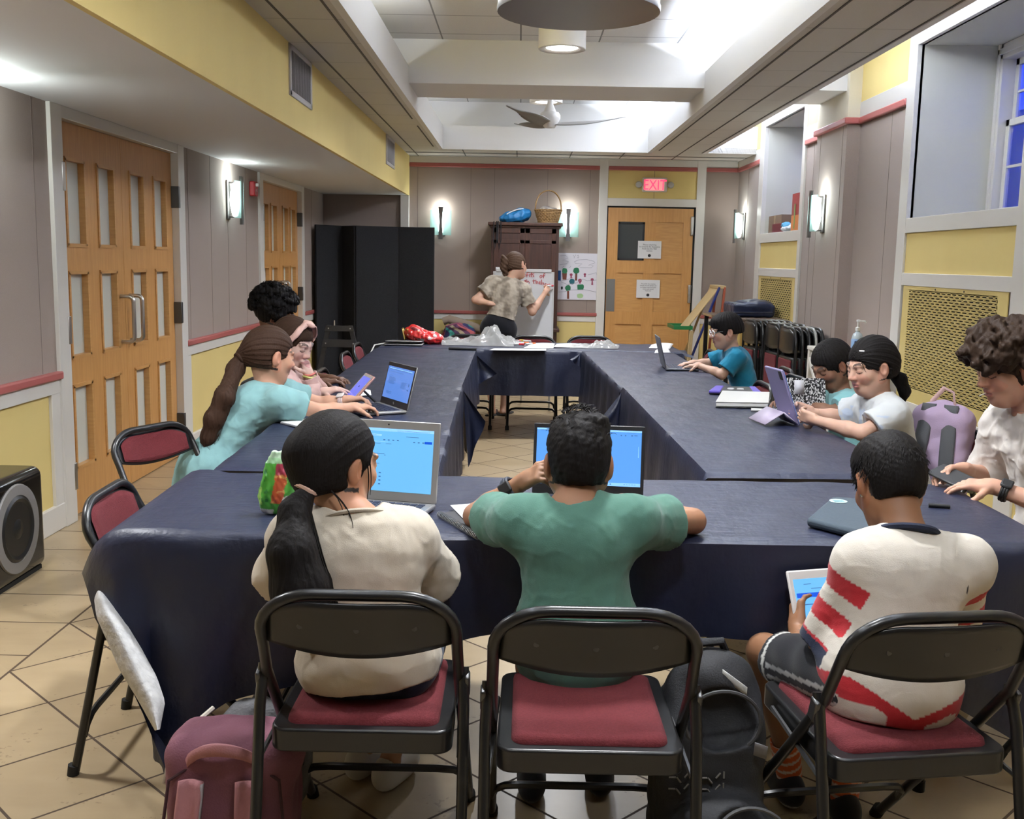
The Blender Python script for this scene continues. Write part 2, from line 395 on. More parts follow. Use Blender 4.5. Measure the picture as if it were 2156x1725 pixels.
b = MB().b2((1.055, YB-.004, 2.127), (2.145, YB+.05, 2.150)).b2((2.119, YB-.004, 0), (2.145, YB+.05, 2.15)).b2((1.055, YB+.02, 0), (1.073, YB+.05, 2.15)); b.build('door_gap', M('dark_gap', (.015, .015, .015), .9), t)
# ---- right wall with niches
ZN0, ZN1 = 1.80, 2.945
niches = ((10.10, 11.68), (5.66, 7.29))
b = MB()
edges = [YB+.1, 11.72, 10.06, 7.33, 5.62, YF]
for i in range(0, 6, 2): b.b2((XR, edges[i+1], 0), (XR+.14, edges[i], 3.4))
for n0, n1 in niches: b.b2((XR, n0, 0), (XR+.14, n1, ZN0-.1)); b.b2((XR, n0, ZN1+.02), (XR+.14, n1, 3.4))
struct(b, 'wall_right', taupe)
yel = MB(); trm = MB(); red = MB(); grv = MB()
for a, c_ in ((11.88, YB), (9.30, 10.0), (7.44, 8.46), (YF, 5.50)):   # wainscot and frieze around the fabric
    yel.b2((XR-.006, a, 0), (XR+.02, c_, .74)); trm.b2((XR-.014, a, .72), (XR+.02, c_, .80)); red.b2((XR-.03, a, .79), (XR+.02, c_, .832))
    trm.b2((XR-.014, a, 2.62), (XR+.02, c_, 2.74)); red.b2((XR-.03, a, 2.572), (XR+.02, c_, 2.622)); trm.b2((XR-.016, a, 0), (XR+.02, c_, .13))
    yel.b2((XR-.008, a, 2.74), (XR+.02, c_, 3.3))
for i, (n0, n1) in enumerate(niches):
    e0 = n0-.10 if i == 0 else n0-.2; e1 = n1+.2 if i == 0 else n1+.15
    for a, c_ in ((e0, n0), (n1, e1)): trm.b2((XR-.02, a, 0), (XR+.03, c_, 3.3))
    for z0, z1 in ((1.70, ZN0), (1.345, 1.43), (.0, .57), (ZN1, 3.3)):
        if z0 == 0: z0 = .45
        trm.b2((XR-.018, n0-.05, z0), (XR+.03, n1+.05, z1))
    yel.b2((XR-.004, n0, 1.42), (XR+.02, n1, 1.71)); yel.b2((XR-.004, n0, 0), (XR+.02, n1, .50))
struct(yel, 'wall_right_yellow', yellow); struct(trm, 'trim_10', white, bevel=.003)
# pilaster
PX, P0, P1 = 2.55, 8.46, 9.30
struct(MB().b2((PX, P0, 0), (XR+.02, P1, 2.62)), 'wall_pilaster', taupe)
struct(MB().b2((PX-.004, P0-.004, 2.62), (XR+.02, P1+.004, 2.74)).b2((PX-.002, P0, 2.62), (XR, P1, 3.2)), 'trim_11', M('cream_pilaster_paint', (.66, .60, .46), .6))
red.b2((PX-.03, P0-.03, 2.572), (XR, P1+.03, 2.622)); red.b2((PX-.03, P0-.03, .79), (XR, P1+.03, .832))
struct(red, 'trim_12', red_rail, bevel=.008)
for y in (12.5, 9.75, 7.75): grv.b2((XR-.0015, y-.0025, .84), (XR+.01, y+.0025, 2.57))
for y in (8.56, 9.18): grv.b2((PX-.0015, y-.0025, .84), (PX+.01, y+.0025, 2.57))
struct(grv, 'trim_13', MATS['fabric_panel_seam'])
# niche reveals and windows
NX = 3.17
for i, (n0, n1) in enumerate(niches):
    b = MB(); X = XR+.01; th = .05
    b.b2((X, n1, ZN0-.05), (NX+.3, n1+th, ZN1+th)); b.b2((X, n0-th, ZN0-.05), (NX+.3, n0, ZN1+th))
    b.b2((X, n0-th, ZN1), (NX+.3, n1+th, ZN1+th)); b.b2((X, n0-th, ZN0-.06), (NX+.3, n1+th, ZN0))
    struct(b, 'trim_%d' % (14+i), M('niche_white_paint', (.60, .59, .52), .6))
    w = tag(thing('window_%d' % (i+1), None, None, (NX+.1, (n0+n1)/2, ZN0)), kind='structure')
    b = MB(); c0, c1 = n0, n1
    for y in (c0, c1-.09): b.b2((NX, y, ZN0), (NX+.10, y+.09, ZN1)); b.b2((NX-.012, y+.03, ZN0), (NX+.10, y+.06, ZN1))
    b.b2((NX, c0, ZN1-.10), (NX+.10, c1, ZN1)); b.b2((NX-.012, c0+.03, ZN1-.07), (NX+.1, c1-.03, ZN1-.03)); b.b2((NX+.02, c0, ZN0), (NX+.10, c1, ZN0+.03))
    b.build('window_casing', white, w, bevel=.004)
    ym = (c0+c1)/2; half = (c1-c0)/2-.10; zm = (ZN0+ZN1-.08)/2+.10
    for k, (z0, z1, xo) in enumerate(((ZN0+.03, zm+.02, .05), (zm-.02, ZN1-.10, .085))):
        b = MB(); x0 = NX+xo; x1 = x0+.03
        for y in (ym-half, ym+half-.05): b.b2((x0, y, z0), (x1, y+.05, z1))
        for z in (z0, z1-.045): b.b2((x0, ym-half, z), (x1, ym+half, z+.045))
        for q in range(1, 6):
            y = ym-half+.05+(2*half-.1)*q/6; b.b2((x0+.004, y-.009, z0), (x1-.002, y+.009, z1))
        zc_ = (z0+z1)/2; b.b2((x0+.004, ym-half, zc_-.009), (x1-.002, ym+half, zc_+.009))
        b.build('window_sash', white, w, bevel=.003)
        MB().b2((x0+.012, ym-half, z0), (x0+.016, ym+half, z1)).build('window_pane', M('clear_window_glass', (.9, .95, .95), .02, trans=1.0, alpha=.22), w)
# area way wall outside the basement windows
struct(MB().b2((4.3, 2.0, -.2), (4.5, YB+2, 2.62)).b2((3.5, 2.0, 1.4), (4.3, YB+2, 1.5)), 'wall_outside', M('grey_area_way_concrete', (.09, .06, .022), .9))
# radiator grilles
gm = M('yellow_radiator_enamel', (.66, .52, .20), .4); gd = M('dark_radiator_cavity', (.012, .01, .008), .9)
for i, (y0, y1, z0, z1) in enumerate(((5.70, 7.26, .57, 1.345), (10.12, 11.66, .57, 1.345))):
    t = thing('radiator_grille', ('large yellow slotted radiator grille under the near window niche', 'yellow slotted radiator grille in the corner under the far window niche')[i], 'radiator grille', (XR, (y0+y1)/2, z0))
    MB().b2((XR-.0045, y0+.1, z0+.08), (XR-.0015, y1-.08, z1-.02)).build('cavity', gd, t)
    b = MB(); X0, X1 = XR-.012, XR-.006; ya, yb_, za, zb_ = y0+.13, y1-.11, z0+.10, z1-.03
    for lo, hi in (((X0, y0, z0), (X1, ya, z1)), ((X0, yb_, z0), (X1, y1, z1)), ((X0, ya, z0), (X1, yb_, za)), ((X0, ya, zb_), (X1, yb_, z1))): b.b2(lo, hi)
    nr = 38 if i == 0 else 30; nc = 16 if i == 0 else 14; p = (zb_-za)/nr
    for r in range(nr+1): b.b2((X0, ya, za+r*p-p*.26), (X1, yb_, za+r*p+p*.26))
    for r in range(nr):
        for q in range(nc+1):
            y = ya+(yb_-ya)*(q+(.5 if r % 2 else 0))/nc
            if y < yb_: b.b2((X0, y-.012, za+r*p), (X1, y+.012, za+(r+1)*p))
    b.build('slotted_panel', gm, t, smooth=0)
    for q in (.33, .66): MB().lathe([(0, 0), (.006, 0), (.006, .003), (0, .004)], (X0-.001, ya+(yb_-ya)*q, z1-.014), 8, rot=(0, -PI/2, 0)).build('screw', darksteel, t)
# ---- wall behind the camera
struct(MB().b2((XL-.1, YF-.1, 0), (XR+.1, YF, 3.4)), 'wall_front', M('dim_front_wall', (.16, .14, .11), .9))
# ================================================================== fixtures
glass_s = bpy.data.materials.new('pale_green_sconce_glass'); glass_s.use_nodes = True
def _gl():
    nt = glass_s.node_tree; nt.nodes.clear(); o = nt.nodes.new('ShaderNodeOutputMaterial')
    tr = nt.nodes.new('ShaderNodeBsdfTransparent'); tr.inputs[0].default_value = (.86, .97, .95, 1)
    tl = nt.nodes.new('ShaderNodeBsdfTranslucent'); tl.inputs[0].default_value = (.70, .90, .87, 1)
    df = nt.nodes.new('ShaderNodeBsdfPrincipled'); df.inputs['Base Color'].default_value = (.55, .72, .70, 1); df.inputs['Roughness'].default_value = .25
    a = nt.nodes.new('ShaderNodeMixShader'); b = nt.nodes.new('ShaderNodeMixShader'); a.inputs[0].default_value = .45; b.inputs[0].default_value = .40
    nt.links.new(tr.outputs[0], a.inputs[1]); nt.links.new(tl.outputs[0], a.inputs[2]); nt.links.new(a.outputs[0], b.inputs[1]); nt.links.new(df.outputs[0], b.inputs[2]); nt.links.new(b.outputs[0], o.inputs[0])
_gl()
lampw = M('lit_sconce_lamp', (.9, .95, .95), .4, emit=((.86, 1.0, .98), 6.0))
gunmetal = M('gunmetal_sconce_bar', (.16, .15, .145), .4, .8)
def sconce_parts(t):
    # local: wall plane y=0, room towards -y
    MB().b2((-.045, -.016, -.16), (.045, 0, .16)).build('wall_plate', gunmetal, t, bevel=.006, local=True)
    pr = [(.001, -.145), (.022, -.13), (.038, -.06), (.042, 0), (.038, .06), (.022, .13), (.001, .145)]
    MB().lathe(pr, (0, -.065, 0), 16).build('lamp_bulb', lampw, t, local=True)
    g = MB()
    for s in (-1, 1):
        g.grid(lambda u, v: (s*(.024+.104*u), -.118+.022*u*u, -.15+.30*v), 6, 1)
    g.build('glass_shade', glass_s, t, solid=.006, local=True)
    b = MB()
    pf = ((.19, .030), (.12, .022), (0, .016), (-.10, .022), (-.20, .027))
    for i in range(4):
        (z0, w0), (z1, w1) = pf[i], pf[i+1]
        b.add([(-w0, -.128, z0), (w0, -.128, z0), (w1, -.128, z1), (-w1, -.128, z1), (-w0, -.108, z0), (w0, -.108, z0), (w1, -.108, z1), (-w1, -.108, z1)],
              [(0, 1, 2, 3), (7, 6, 5, 4), (0, 4, 5, 1), (2, 6, 7, 3), (1, 5, 6, 2), (3, 7, 4, 0)])
    for z in (.14, -.14): b.box((0, -.06, z), (.012, .11, .012))
    b.build('front_bar', gunmetal, t, local=True)
SC = [((-.977, YB, 1.90), 0, 'frosted glass wall sconce left of the wooden wardrobe on the back wall'),
      ((.578, YB, 1.905), 0, 'frosted glass wall sconce between wardrobe and exit door, above the poster'),
      ((XL, 8.78, 1.915), PI/2, 'frosted glass wall sconce on the left wall between the two double doors'),
      ((XR, 12.60, 1.915), -PI/2, 'frosted glass wall sconce in the far right corner beside the far window niche'),
      ((PX, 8.96, 1.90), -PI/2, 'frosted glass wall sconce on the fabric pilaster of the right wall')]
sc0 = None
for loc, rz, lab in SC:
    if sc0 is None:
        sc0 = thing('wall_sconce', lab, 'wall lamp', loc, rz, 'wall sconces'); sconce_parts(sc0); r = sc0
    else: r = dup(sc0, loc, rz, lab, 'wall sconces')
    l = bpy.data.lights.new('sconce_light', 'POINT'); l.energy = 2.4; l.color = (.92, 1.0, .97); l.shadow_soft_size = .03
    o = bpy.data.objects.new('sconce_light', l); C.objects.link(o)
    o.location = Vector(loc)+Matrix.Rotation(rz, 3, 'Z') @ Vector((0, -.07, .17)); o['label'] = 'light of a wall sconce'
# a sconce on the left wall nearer than the picture edge washes the soffit
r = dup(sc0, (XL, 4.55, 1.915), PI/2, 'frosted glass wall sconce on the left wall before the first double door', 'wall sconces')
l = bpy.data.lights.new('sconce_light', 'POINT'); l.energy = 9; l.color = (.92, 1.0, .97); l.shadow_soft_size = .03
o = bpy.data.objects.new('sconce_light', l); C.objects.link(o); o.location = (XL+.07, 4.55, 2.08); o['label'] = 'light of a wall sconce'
# surface downlights
lens = M('lit_downlight_lens', (.9, .9, .88), .3, emit=((1, .97, .92), 14.0))
canw = M('white_lamp_enamel', (.78, .76, .73), .35)
def downlight(x, y, ztop, label, power, r=.17):
    t = thing('ceiling_downlight', label, 'ceiling lamp', (x, y, ztop-.21), 0, 'cylinder downlights')
    zb = ztop-.21
    MB().lathe([(r, ztop), (r, zb+.004), (r-.004, zb), (r-.03, zb), (.115, zb+.012), (.105, zb+.05)], (x, y, 0), 32).build('housing', canw, t)
    MB().lathe([(0, zb+.025), (.10, zb+.025), (.108, zb+.045), (0, zb+.05)], (x, y, 0), 24).build('lens', lens, t)
    l = bpy.data.lights.new('downlight_light', 'SPOT'); l.energy = power; l.spot_size = math.radians(150); l.spot_blend = .8; l.shadow_soft_size = .12; l.color = (.95, .97, 1.0)
    o = bpy.data.objects.new('downlight_light', l); C.objects.link(o); o.location = (x, y, zb-.02); o['label'] = 'light of a ceiling downlight'
downlight(.27, 7.75, 3.17, 'white cylinder downlight hanging just behind the big drum pendant', 170)
downlight(.235, 11.1, 3.28, 'white cylinder downlight behind the ceiling fan in the far bay', 100)
downlight(.27, 1.0, 3.17, 'added unseen cylinder downlight filling the near end of the room', 55)  # added fill lamp out of view, brightens the backs of the nearest sitters
downlight(.27, 3.3, 3.17, 'added unseen cylinder downlight overhead before the drum pendant', 170)  # added above the view to brighten the nearest tabletop and floor
downlight(-1.9, 3.05, 2.43, 'added unseen cylinder downlight under the left soffit near the room front', 90)  # added outside the view to light the left wall and floor
# drum pendant (unlit, glossy diffuser)
t = thing('drum_pendant', 'large unlit white drum pendant lamp hanging at the top of the picture', 'pendant lamp', (.245, 5.0, 2.595))
R = .368
MB().lathe([(R, 2.61), (R, 2.90)], (.245, 5, 0), 48).build('drum_shade', M('white_drum_fabric', (.74, .72, .68), .8, bump=(200, .1)), t, solid=.006)
MB().lathe([(R-.012, 2.595), (R+.004, 2.595), (R+.006, 2.605), (R+.006, 2.619), (R-.012, 2.619)], (.245, 5, 0), 48).build('rim_band', M('pewter_rim', (.20, .19, .18), .35, .7), t)
MB().lathe([(0, 2.603), (R-.006, 2.603), (R-.006, 2.609), (0, 2.609)], (.245, 5, 0), 48).build('diffuser', M('grey_acrylic_diffuser', (.36, .33, .30), .12, spec=.6), t)
MB().tube([(.245, 5, 2.86), (.245, 5, 3.15)], .01).lathe([(.07, 3.13), (.07, 3.17)], (.245, 5, 0), 20).b2((-.11, 4.99, 2.885), (.60, 5.01, 2.895)).build('stem', steel, t)
# ceiling fan
t = thing('ceiling_fan', 'white ceiling fan with three slim blades in the far ceiling bay', 'ceiling fan', (.255, 10.2, 2.70))
fc = (.255, 10.2)
MB().lathe([(.11, 3.28), (.11, 3.20), (.02, 3.18), (.018, 3.02), (.03, 2.93), (.062, 2.86)], (*fc, 0), 24).build('downrod', canw, t)
MB().lathe([(.03, 2.865), (.085, 2.855), (.10, 2.83), (.10, 2.80), (.08, 2.76), (.05, 2.715), (0, 2.71)], (*fc, 0), 28).build('motor_housing', canw, t)
bl = M('pale_fan_blade', (.24, .23, .215), .5)
for a in (math.radians(-2), math.radians(118), math.radians(236)):
    def bp(u, v, a=a):
        r = .05+.67*u; w = (.045+.10*math.sin(PI*min(1, u*1.15+.12))**.8)*(1-.75*max(0, u-.6)/.4)
        s = (v-.5)*w; z = 2.752+.015*u+s*.35*(1-.4*u)+.06*u*u
        off = .03*math.sin(PI*u)+s
        return (fc[0]+r*math.cos(a)-off*math.sin(a), fc[1]+r*math.sin(a)+off*math.cos(a), z)
    MB().grid(bp, 14, 4).build('blade', bl, t, solid=.008)
# exit sign
t = thing('exit_sign', 'lit red EXIT sign with two emergency lamp heads over the exit door', 'exit sign', (1.625, YB, 2.32))
pl = M('white_sign_plastic', (.62, .60, .56), .4)
MB().b2((1.472, YB-.045, 2.318), (1.778, YB-.004, 2.492)).build('sign_housing', pl, t, bevel=.02, seg=3)
MB().b2((1.512, YB-.047, 2.335), (1.738, YB-.044, 2.475)).build('sign_face', M('pink_lit_sign_face', (.75, .55, .55), .4, emit=((1.0, .25, .27), .35)), t)
red_l = M('red_lit_letters', (.9, .02, .05), .4, emit=((1.0, .02, .06), 1.7))
MB().text('EXIT', .172, lambda x, z: (1.625+x*.80, YB-.0485, 2.345+z)).build('letters', red_l, t, smooth=0)
b = MB()
for s in (-1, 1):
    MB().lathe([(0, -.02), (.034, -.018), (.040, .0), (.034, .022), (0, .026)], (1.625+s*.195, YB-.03, 2.405), 20, rot=(PI/2, 0, 0)).build('lamp_head', M('grey_lamp_lens', (.45, .44, .42), .3), t)
    MB().tube([(1.625+s*.15, YB-.025, 2.40), (1.625+s*.195, YB-.025, 2.405)], .012).build('lamp_neck', pl, t)
# supply grilles on the yellow soffit face
vm = M('grey_white_vent_metal', (.50, .48, .47), .5)
vgroup = 'air grilles on the yellow soffit face'
for i, (y0, y1) in enumerate(((6.31, 6.96), (10.77, 11.45))):
    t = thing('air_grille', ('grey louvred air grille on the yellow soffit face, nearer one', 'grey louvred air grille on the yellow soffit face near the back wall')[i], 'air grille', (-1.373, (y0+y1)/2, 2.40), 0, vgroup)
    b = MB()
    for lo, hi in (((y0, 2.402), (y1, 2.435)), ((y0, 2.665), (y1, 2.696)), ((y0, 2.402), (y0+.035, 2.696)), ((y1-.035, 2.402), (y1, 2.696))): b.b2((-1.374, lo[0], lo[1]), (-1.362, hi[0], hi[1]))
    b.build('grille_frame', vm, t, bevel=.003)
    b = MB(); n = 18
    for k in range(n): b.box((-1.368, y0+.05+(y1-y0-.1)*k/(n-1), 2.55), (.002, .016, .235), (0, 0, .7))
    b.build('louvre_blades', vm, t, smooth=0)
    MB().b2((-1.3735, y0+.03, 2.43), (-1.3725, y1-.03, 2.67)).build('duct_back', M('grey_duct', (.20, .19, .19), .9), t)
# fire strobe
t = thing('fire_alarm', 'small red fire alarm strobe on the left wall beside the far double door', 'fire alarm', (XL, 9.55, 2.0))
MB().b2((XL, 9.49, 1.99), (XL+.05, 9.62, 2.12)).build('alarm_body', M('red_alarm_plastic', (.42, .025, .03), .4), t, bevel=.01)
MB().b2((XL+.045, 9.53, 2.075), (XL+.075, 9.585, 2.105)).build('strobe_lens', M('clear_strobe', (.7, .68, .66), .2), t, bevel=.008)
MB().text('FIRE', .03, lambda x, z: (XL+.0512, 9.555+x, 2.03+z)).build('letters', pl, t, smooth=0)
# outlet
t = thing('wall_outlet', 'cream electrical outlet low on the left wall behind the teal shirt girl', 'outlet', (XL, 8.93, .43))
MB().b2((XL-.008, 8.885, .42), (XL+.004, 8.975, .55)).build('cover_plate', M('cream_plastic', (.62, .56, .42), .4), t, bevel=.004)
for z in (.455, .515): MB().b2((XL+.004, 8.91, z-.018), (XL+.007, 8.95, z+.018)).build('socket', M('cream_socket', (.5, .45, .34), .4), t)
# notices on the exit door
paper = M('white_paper', (.70, .70, .70), .7)
ink = M('black_ink', (.03, .03, .035), .8)
for z0, z1, lab, rows in ((1.514, 1.729, 'laminated white notice taped over the exit door window', ('Please only bring', 'its towards the Assistance', 'food into the YES!', 'kitchen')),
                    (1.03, 1.253, 'laminated white notice on the middle of the exit door', ('The pocket door must be', 'brought into this kitchen and', 'no supplies from the locked', 'rooms until needed', 'Thank you!'))):
    t = thing('door_notice', lab, 'notice', (1.59, YB-.012, z0), 0, 'notices on the exit door')
    MB().b2((1.448, YB-.014, z0), (1.736, YB-.011, z1)).build('sheet', paper, t)
    b = MB(); n = len(rows); h = (z1-z0)
    for k, rw in enumerate(rows):
        b.text(rw, .027 if n == 4 else .019, lambda x, z: (1.592+x*.9, YB-.0146, z1-.055-(h-.11)*k/n*.95+z))
    b.build('print', ink, t, smooth=0)
    MB().lathe([(.014, 0), (.019, 0), (.019, .0005), (.014, .0005)], (1.592, YB-.0146, z0+.036), 12, rot=(PI/2, 0, 0)).build('printed_emblem', ink, t)
# ================================================================== implicit (smooth union) modelling
A3 = lambda p: np.array(p, dtype=np.float32)
class SDF:
    """smoothly blended primitives, meshed through OpenVDB; used for bodies, clothing, hair and soft bags"""
    def __init__(s): s.p = []
    def cap(s, a, b, ra, rb=None, k=.02, neg=False, tag=None):
        a, b = A3(a), A3(b); rb = ra if rb is None else rb; r = max(ra, rb)
        def f(X):
            ba = b-a; pa = X-a; h = np.clip((pa@ba)/max(float(ba@ba), 1e-9), 0, 1)
            return np.linalg.norm(pa-h[..., None]*ba, axis=-1)-(ra+(rb-ra)*h)
        s.p.append((f, np.minimum(a, b)-r, np.maximum(a, b)+r, k, neg, tag)); return s
    def chain(s, pts, rs, k=.015, **kw):
        for i in range(len(pts)-1): s.cap(pts[i], pts[i+1], rs[i], rs[i+1], k, **kw)
        return s
    def ell(s, c, r, R=None, k=.02, neg=False, tag=None):
        c = A3(c); rr = A3(r); M_ = None if R is None else np.array(R, dtype=np.float32)   # columns of R are the axes
        def f(X):
            q = X-c
            if M_ is not None: q = q@M_
            k0 = np.linalg.norm(q/rr, axis=-1); k1 = np.linalg.norm(q/(rr*rr), axis=-1)
            return k0*(k0-1)/np.maximum(k1, 1e-6)
        e = rr if M_ is None else np.sqrt(((M_*rr)**2).sum(axis=1))
        s.p.append((f, c-e, c+e, k, neg, tag)); return s
    def box(s, c, h, r=.01, R=None, k=.01, neg=False, tag=None):
        c = A3(c); hh = A3(h)-r; M_ = None if R is None else np.array(R, dtype=np.float32)
        def f(X):
            q = X-c
            if M_ is not None: q = q@M_
            q = np.abs(q)-hh
            return np.linalg.norm(np.maximum(q, 0), axis=-1)+np.minimum(q.max(axis=-1), 0)-r
        e = A3(h) if M_ is None else (np.abs(M_)*A3(h)).sum(axis=1)
        s.p.append((f, c-e, c+e, k, neg, tag)); return s
    def bounds(s):
        ps = [p for p in s.p if not p[4]]
        return np.min([p[1] for p in ps], axis=0), np.max([p[2] for p in ps], axis=0)
    def mesh(s, res, bb=None, disp=None, cut=None):
        lo, hi = s.bounds() if bb is None else (A3(bb[0]), A3(bb[1]))
        pad_ = .03 if bb is None else 0
        lo = lo-pad_; hi = hi+pad_
        n = np.ceil((hi-lo)/res).astype(int)+1; BIG = .08
        D = np.full(tuple(n), BIG, dtype=np.float32)
        ax = [lo[i]+res*np.arange(n[i], dtype=np.float32) for i in range(3)]
        for f, a, b, k, neg, tg in s.p:
            m = k+.03
            i0 = np.maximum(0, np.floor((a-m-lo)/res).astype(int)); i1 = np.minimum(n, np.ceil((b+m-lo)/res).astype(int)+1)
            if (i1 <= i0).any(): continue
            X = np.stack(np.meshgrid(*[ax[i][i0[i]:i1[i]] for i in range(3)], indexing='ij'), axis=-1)
            d = f(X); sl = tuple(slice(i0[i], i1[i]) for i in range(3)); o = D[sl]
            if neg: d = -d; h = np.maximum(k-np.abs(o-d), 0)/k; D[sl] = np.maximum(o, d)+h*h*k*.25
            else: h = np.maximum(k-np.abs(o-d), 0)/k; D[sl] = np.minimum(o, d)-h*h*k*.25
        if disp is not None or cut is not None:
            near = np.abs(D) < .045
            idx = np.nonzero(near); X = np.stack([ax[i][idx[i]] for i in range(3)], axis=-1)
            if disp is not None: D[near] += disp(X)
            if cut is not None: D[near] = np.maximum(D[near], cut(X))
            if cut is not None:
                inn = D < -.044; idx = np.nonzero(inn); X = np.stack([ax[i][idx[i]] for i in range(3)], axis=-1); D[inn] = np.maximum(D[inn], cut(X))
        g = openvdb.FloatGrid(.08); g.copyFromArray(np.clip(D, -.08, .08).astype(np.float32))
        P, Q = g.convertToQuads(isovalue=0.0)[:2]
        P = P*res+lo
        return P.astype(np.float32), np.ascontiguousarray(Q)
    def mesh_multi(s, res, regions=(), disp=None, cut=None, coarse_bb=None):
        """coarse everywhere, finer inside the given boxes"""
        P, Q = s.mesh(res, coarse_bb, disp, cut); Ps = [P]; Qs = []
        keep = np.ones(len(Q), bool); ctr = P[Q].mean(axis=1)
        for lo, hi, r in regions: keep &= ~((ctr > A3(lo)+r*1.5).all(axis=1) & (ctr < A3(hi)-r*1.5).all(axis=1))
        Qs.append(Q[keep]); base = len(P)
        for lo, hi, r in regions:
            p, q = s.mesh(r, (lo, hi), disp, cut); c = p[q].mean(axis=1)
            lo2 = A3(lo); hi2 = lo2+(np.ceil((A3(hi)-lo2)/r))*r
            ok = ((c > lo2+r*1.05) & (c < hi2-r*1.05)).all(axis=1)
            Ps.append(p); Qs.append(q[ok]+base); base += len(p)
        return np.concatenate(Ps), np.concatenate(Qs)
def pmesh(name, P, Q, mats, parent=None, color=None, face_mat=None, smooth=True):
    me = bpy.data.meshes.new(name)
    used = np.zeros(len(P), bool); used[Q.ravel()] = True; rm = np.cumsum(used)-1; P = P[used]; Q = rm[Q]
    me.vertices.add(len(P)); me.vertices.foreach_set('co', P.astype(np.float32).ravel())
    me.loops.add(Q.size); me.loops.foreach_set('vertex_index', Q.astype(np.int32).ravel())
    me.polygons.add(len(Q)); me.polygons.foreach_set('loop_start', np.arange(0, Q.size, 4, dtype=np.int32))
    if smooth: me.polygons.foreach_set('use_smooth', np.ones(len(Q), dtype=bool))
    for m in (mats if isinstance(mats, (list, tuple)) else [mats]): me.materials.append(m)
    if face_mat is not None: me.polygons.foreach_set('material_index', face_mat(P[Q].mean(axis=1)).astype(np.int32))
    me.update(calc_edges=True)
    if color is not None:
        at = me.color_attributes.new('Col', 'FLOAT_COLOR', 'POINT'); c = np.ones((len(P), 4), np.float32); c[:, :3] = color(P); at.data.foreach_set('color', c.ravel())
    o = bpy.data.objects.new(name, me); C.objects.link(o)
    if parent is not None: adopt(o, parent)
    return o
def vnoise(X, s, seed=0, stretch=(1, 1, 1)):
    """cheap smooth noise from summed sines"""
    r = np.random.RandomState(seed); Y = X*A3(stretch)*s; o = 0
    for i in range(6):
        d = r.normal(size=3); d /= np.linalg.norm(d); o = o+np.sin(Y@A3(d*(1+.45*i))*2.2+r.uniform(0, 6.28))/(1+.35*i)
    return o/3.2
def colmat(name, rough=.55, spec=.4, sheen=0, sss=0, bump=None, mul=None):
    """material that takes its colour from the painted pattern of the thing"""
    if name in MATS: return MATS[name]
    m = M(name, (.5, .5, .5), rough, spec=spec, sheen=sheen, bump=bump); nt = m.node_tree
    a = nt.nodes.new('ShaderNodeAttribute'); a.attribute_name = 'Col'; nt.links.new(a.outputs['Color'], nt.nodes['Principled BSDF'].inputs['Base Color'])
    if sss:
        nt.nodes['Principled BSDF'].inputs['Subsurface Weight'].default_value = sss; nt.nodes['Principled BSDF'].inputs['Subsurface Radius'].default_value = (.012, .004, .002); nt.nodes['Principled BSDF'].inputs['Subsurface Scale'].default_value = .6
    return m
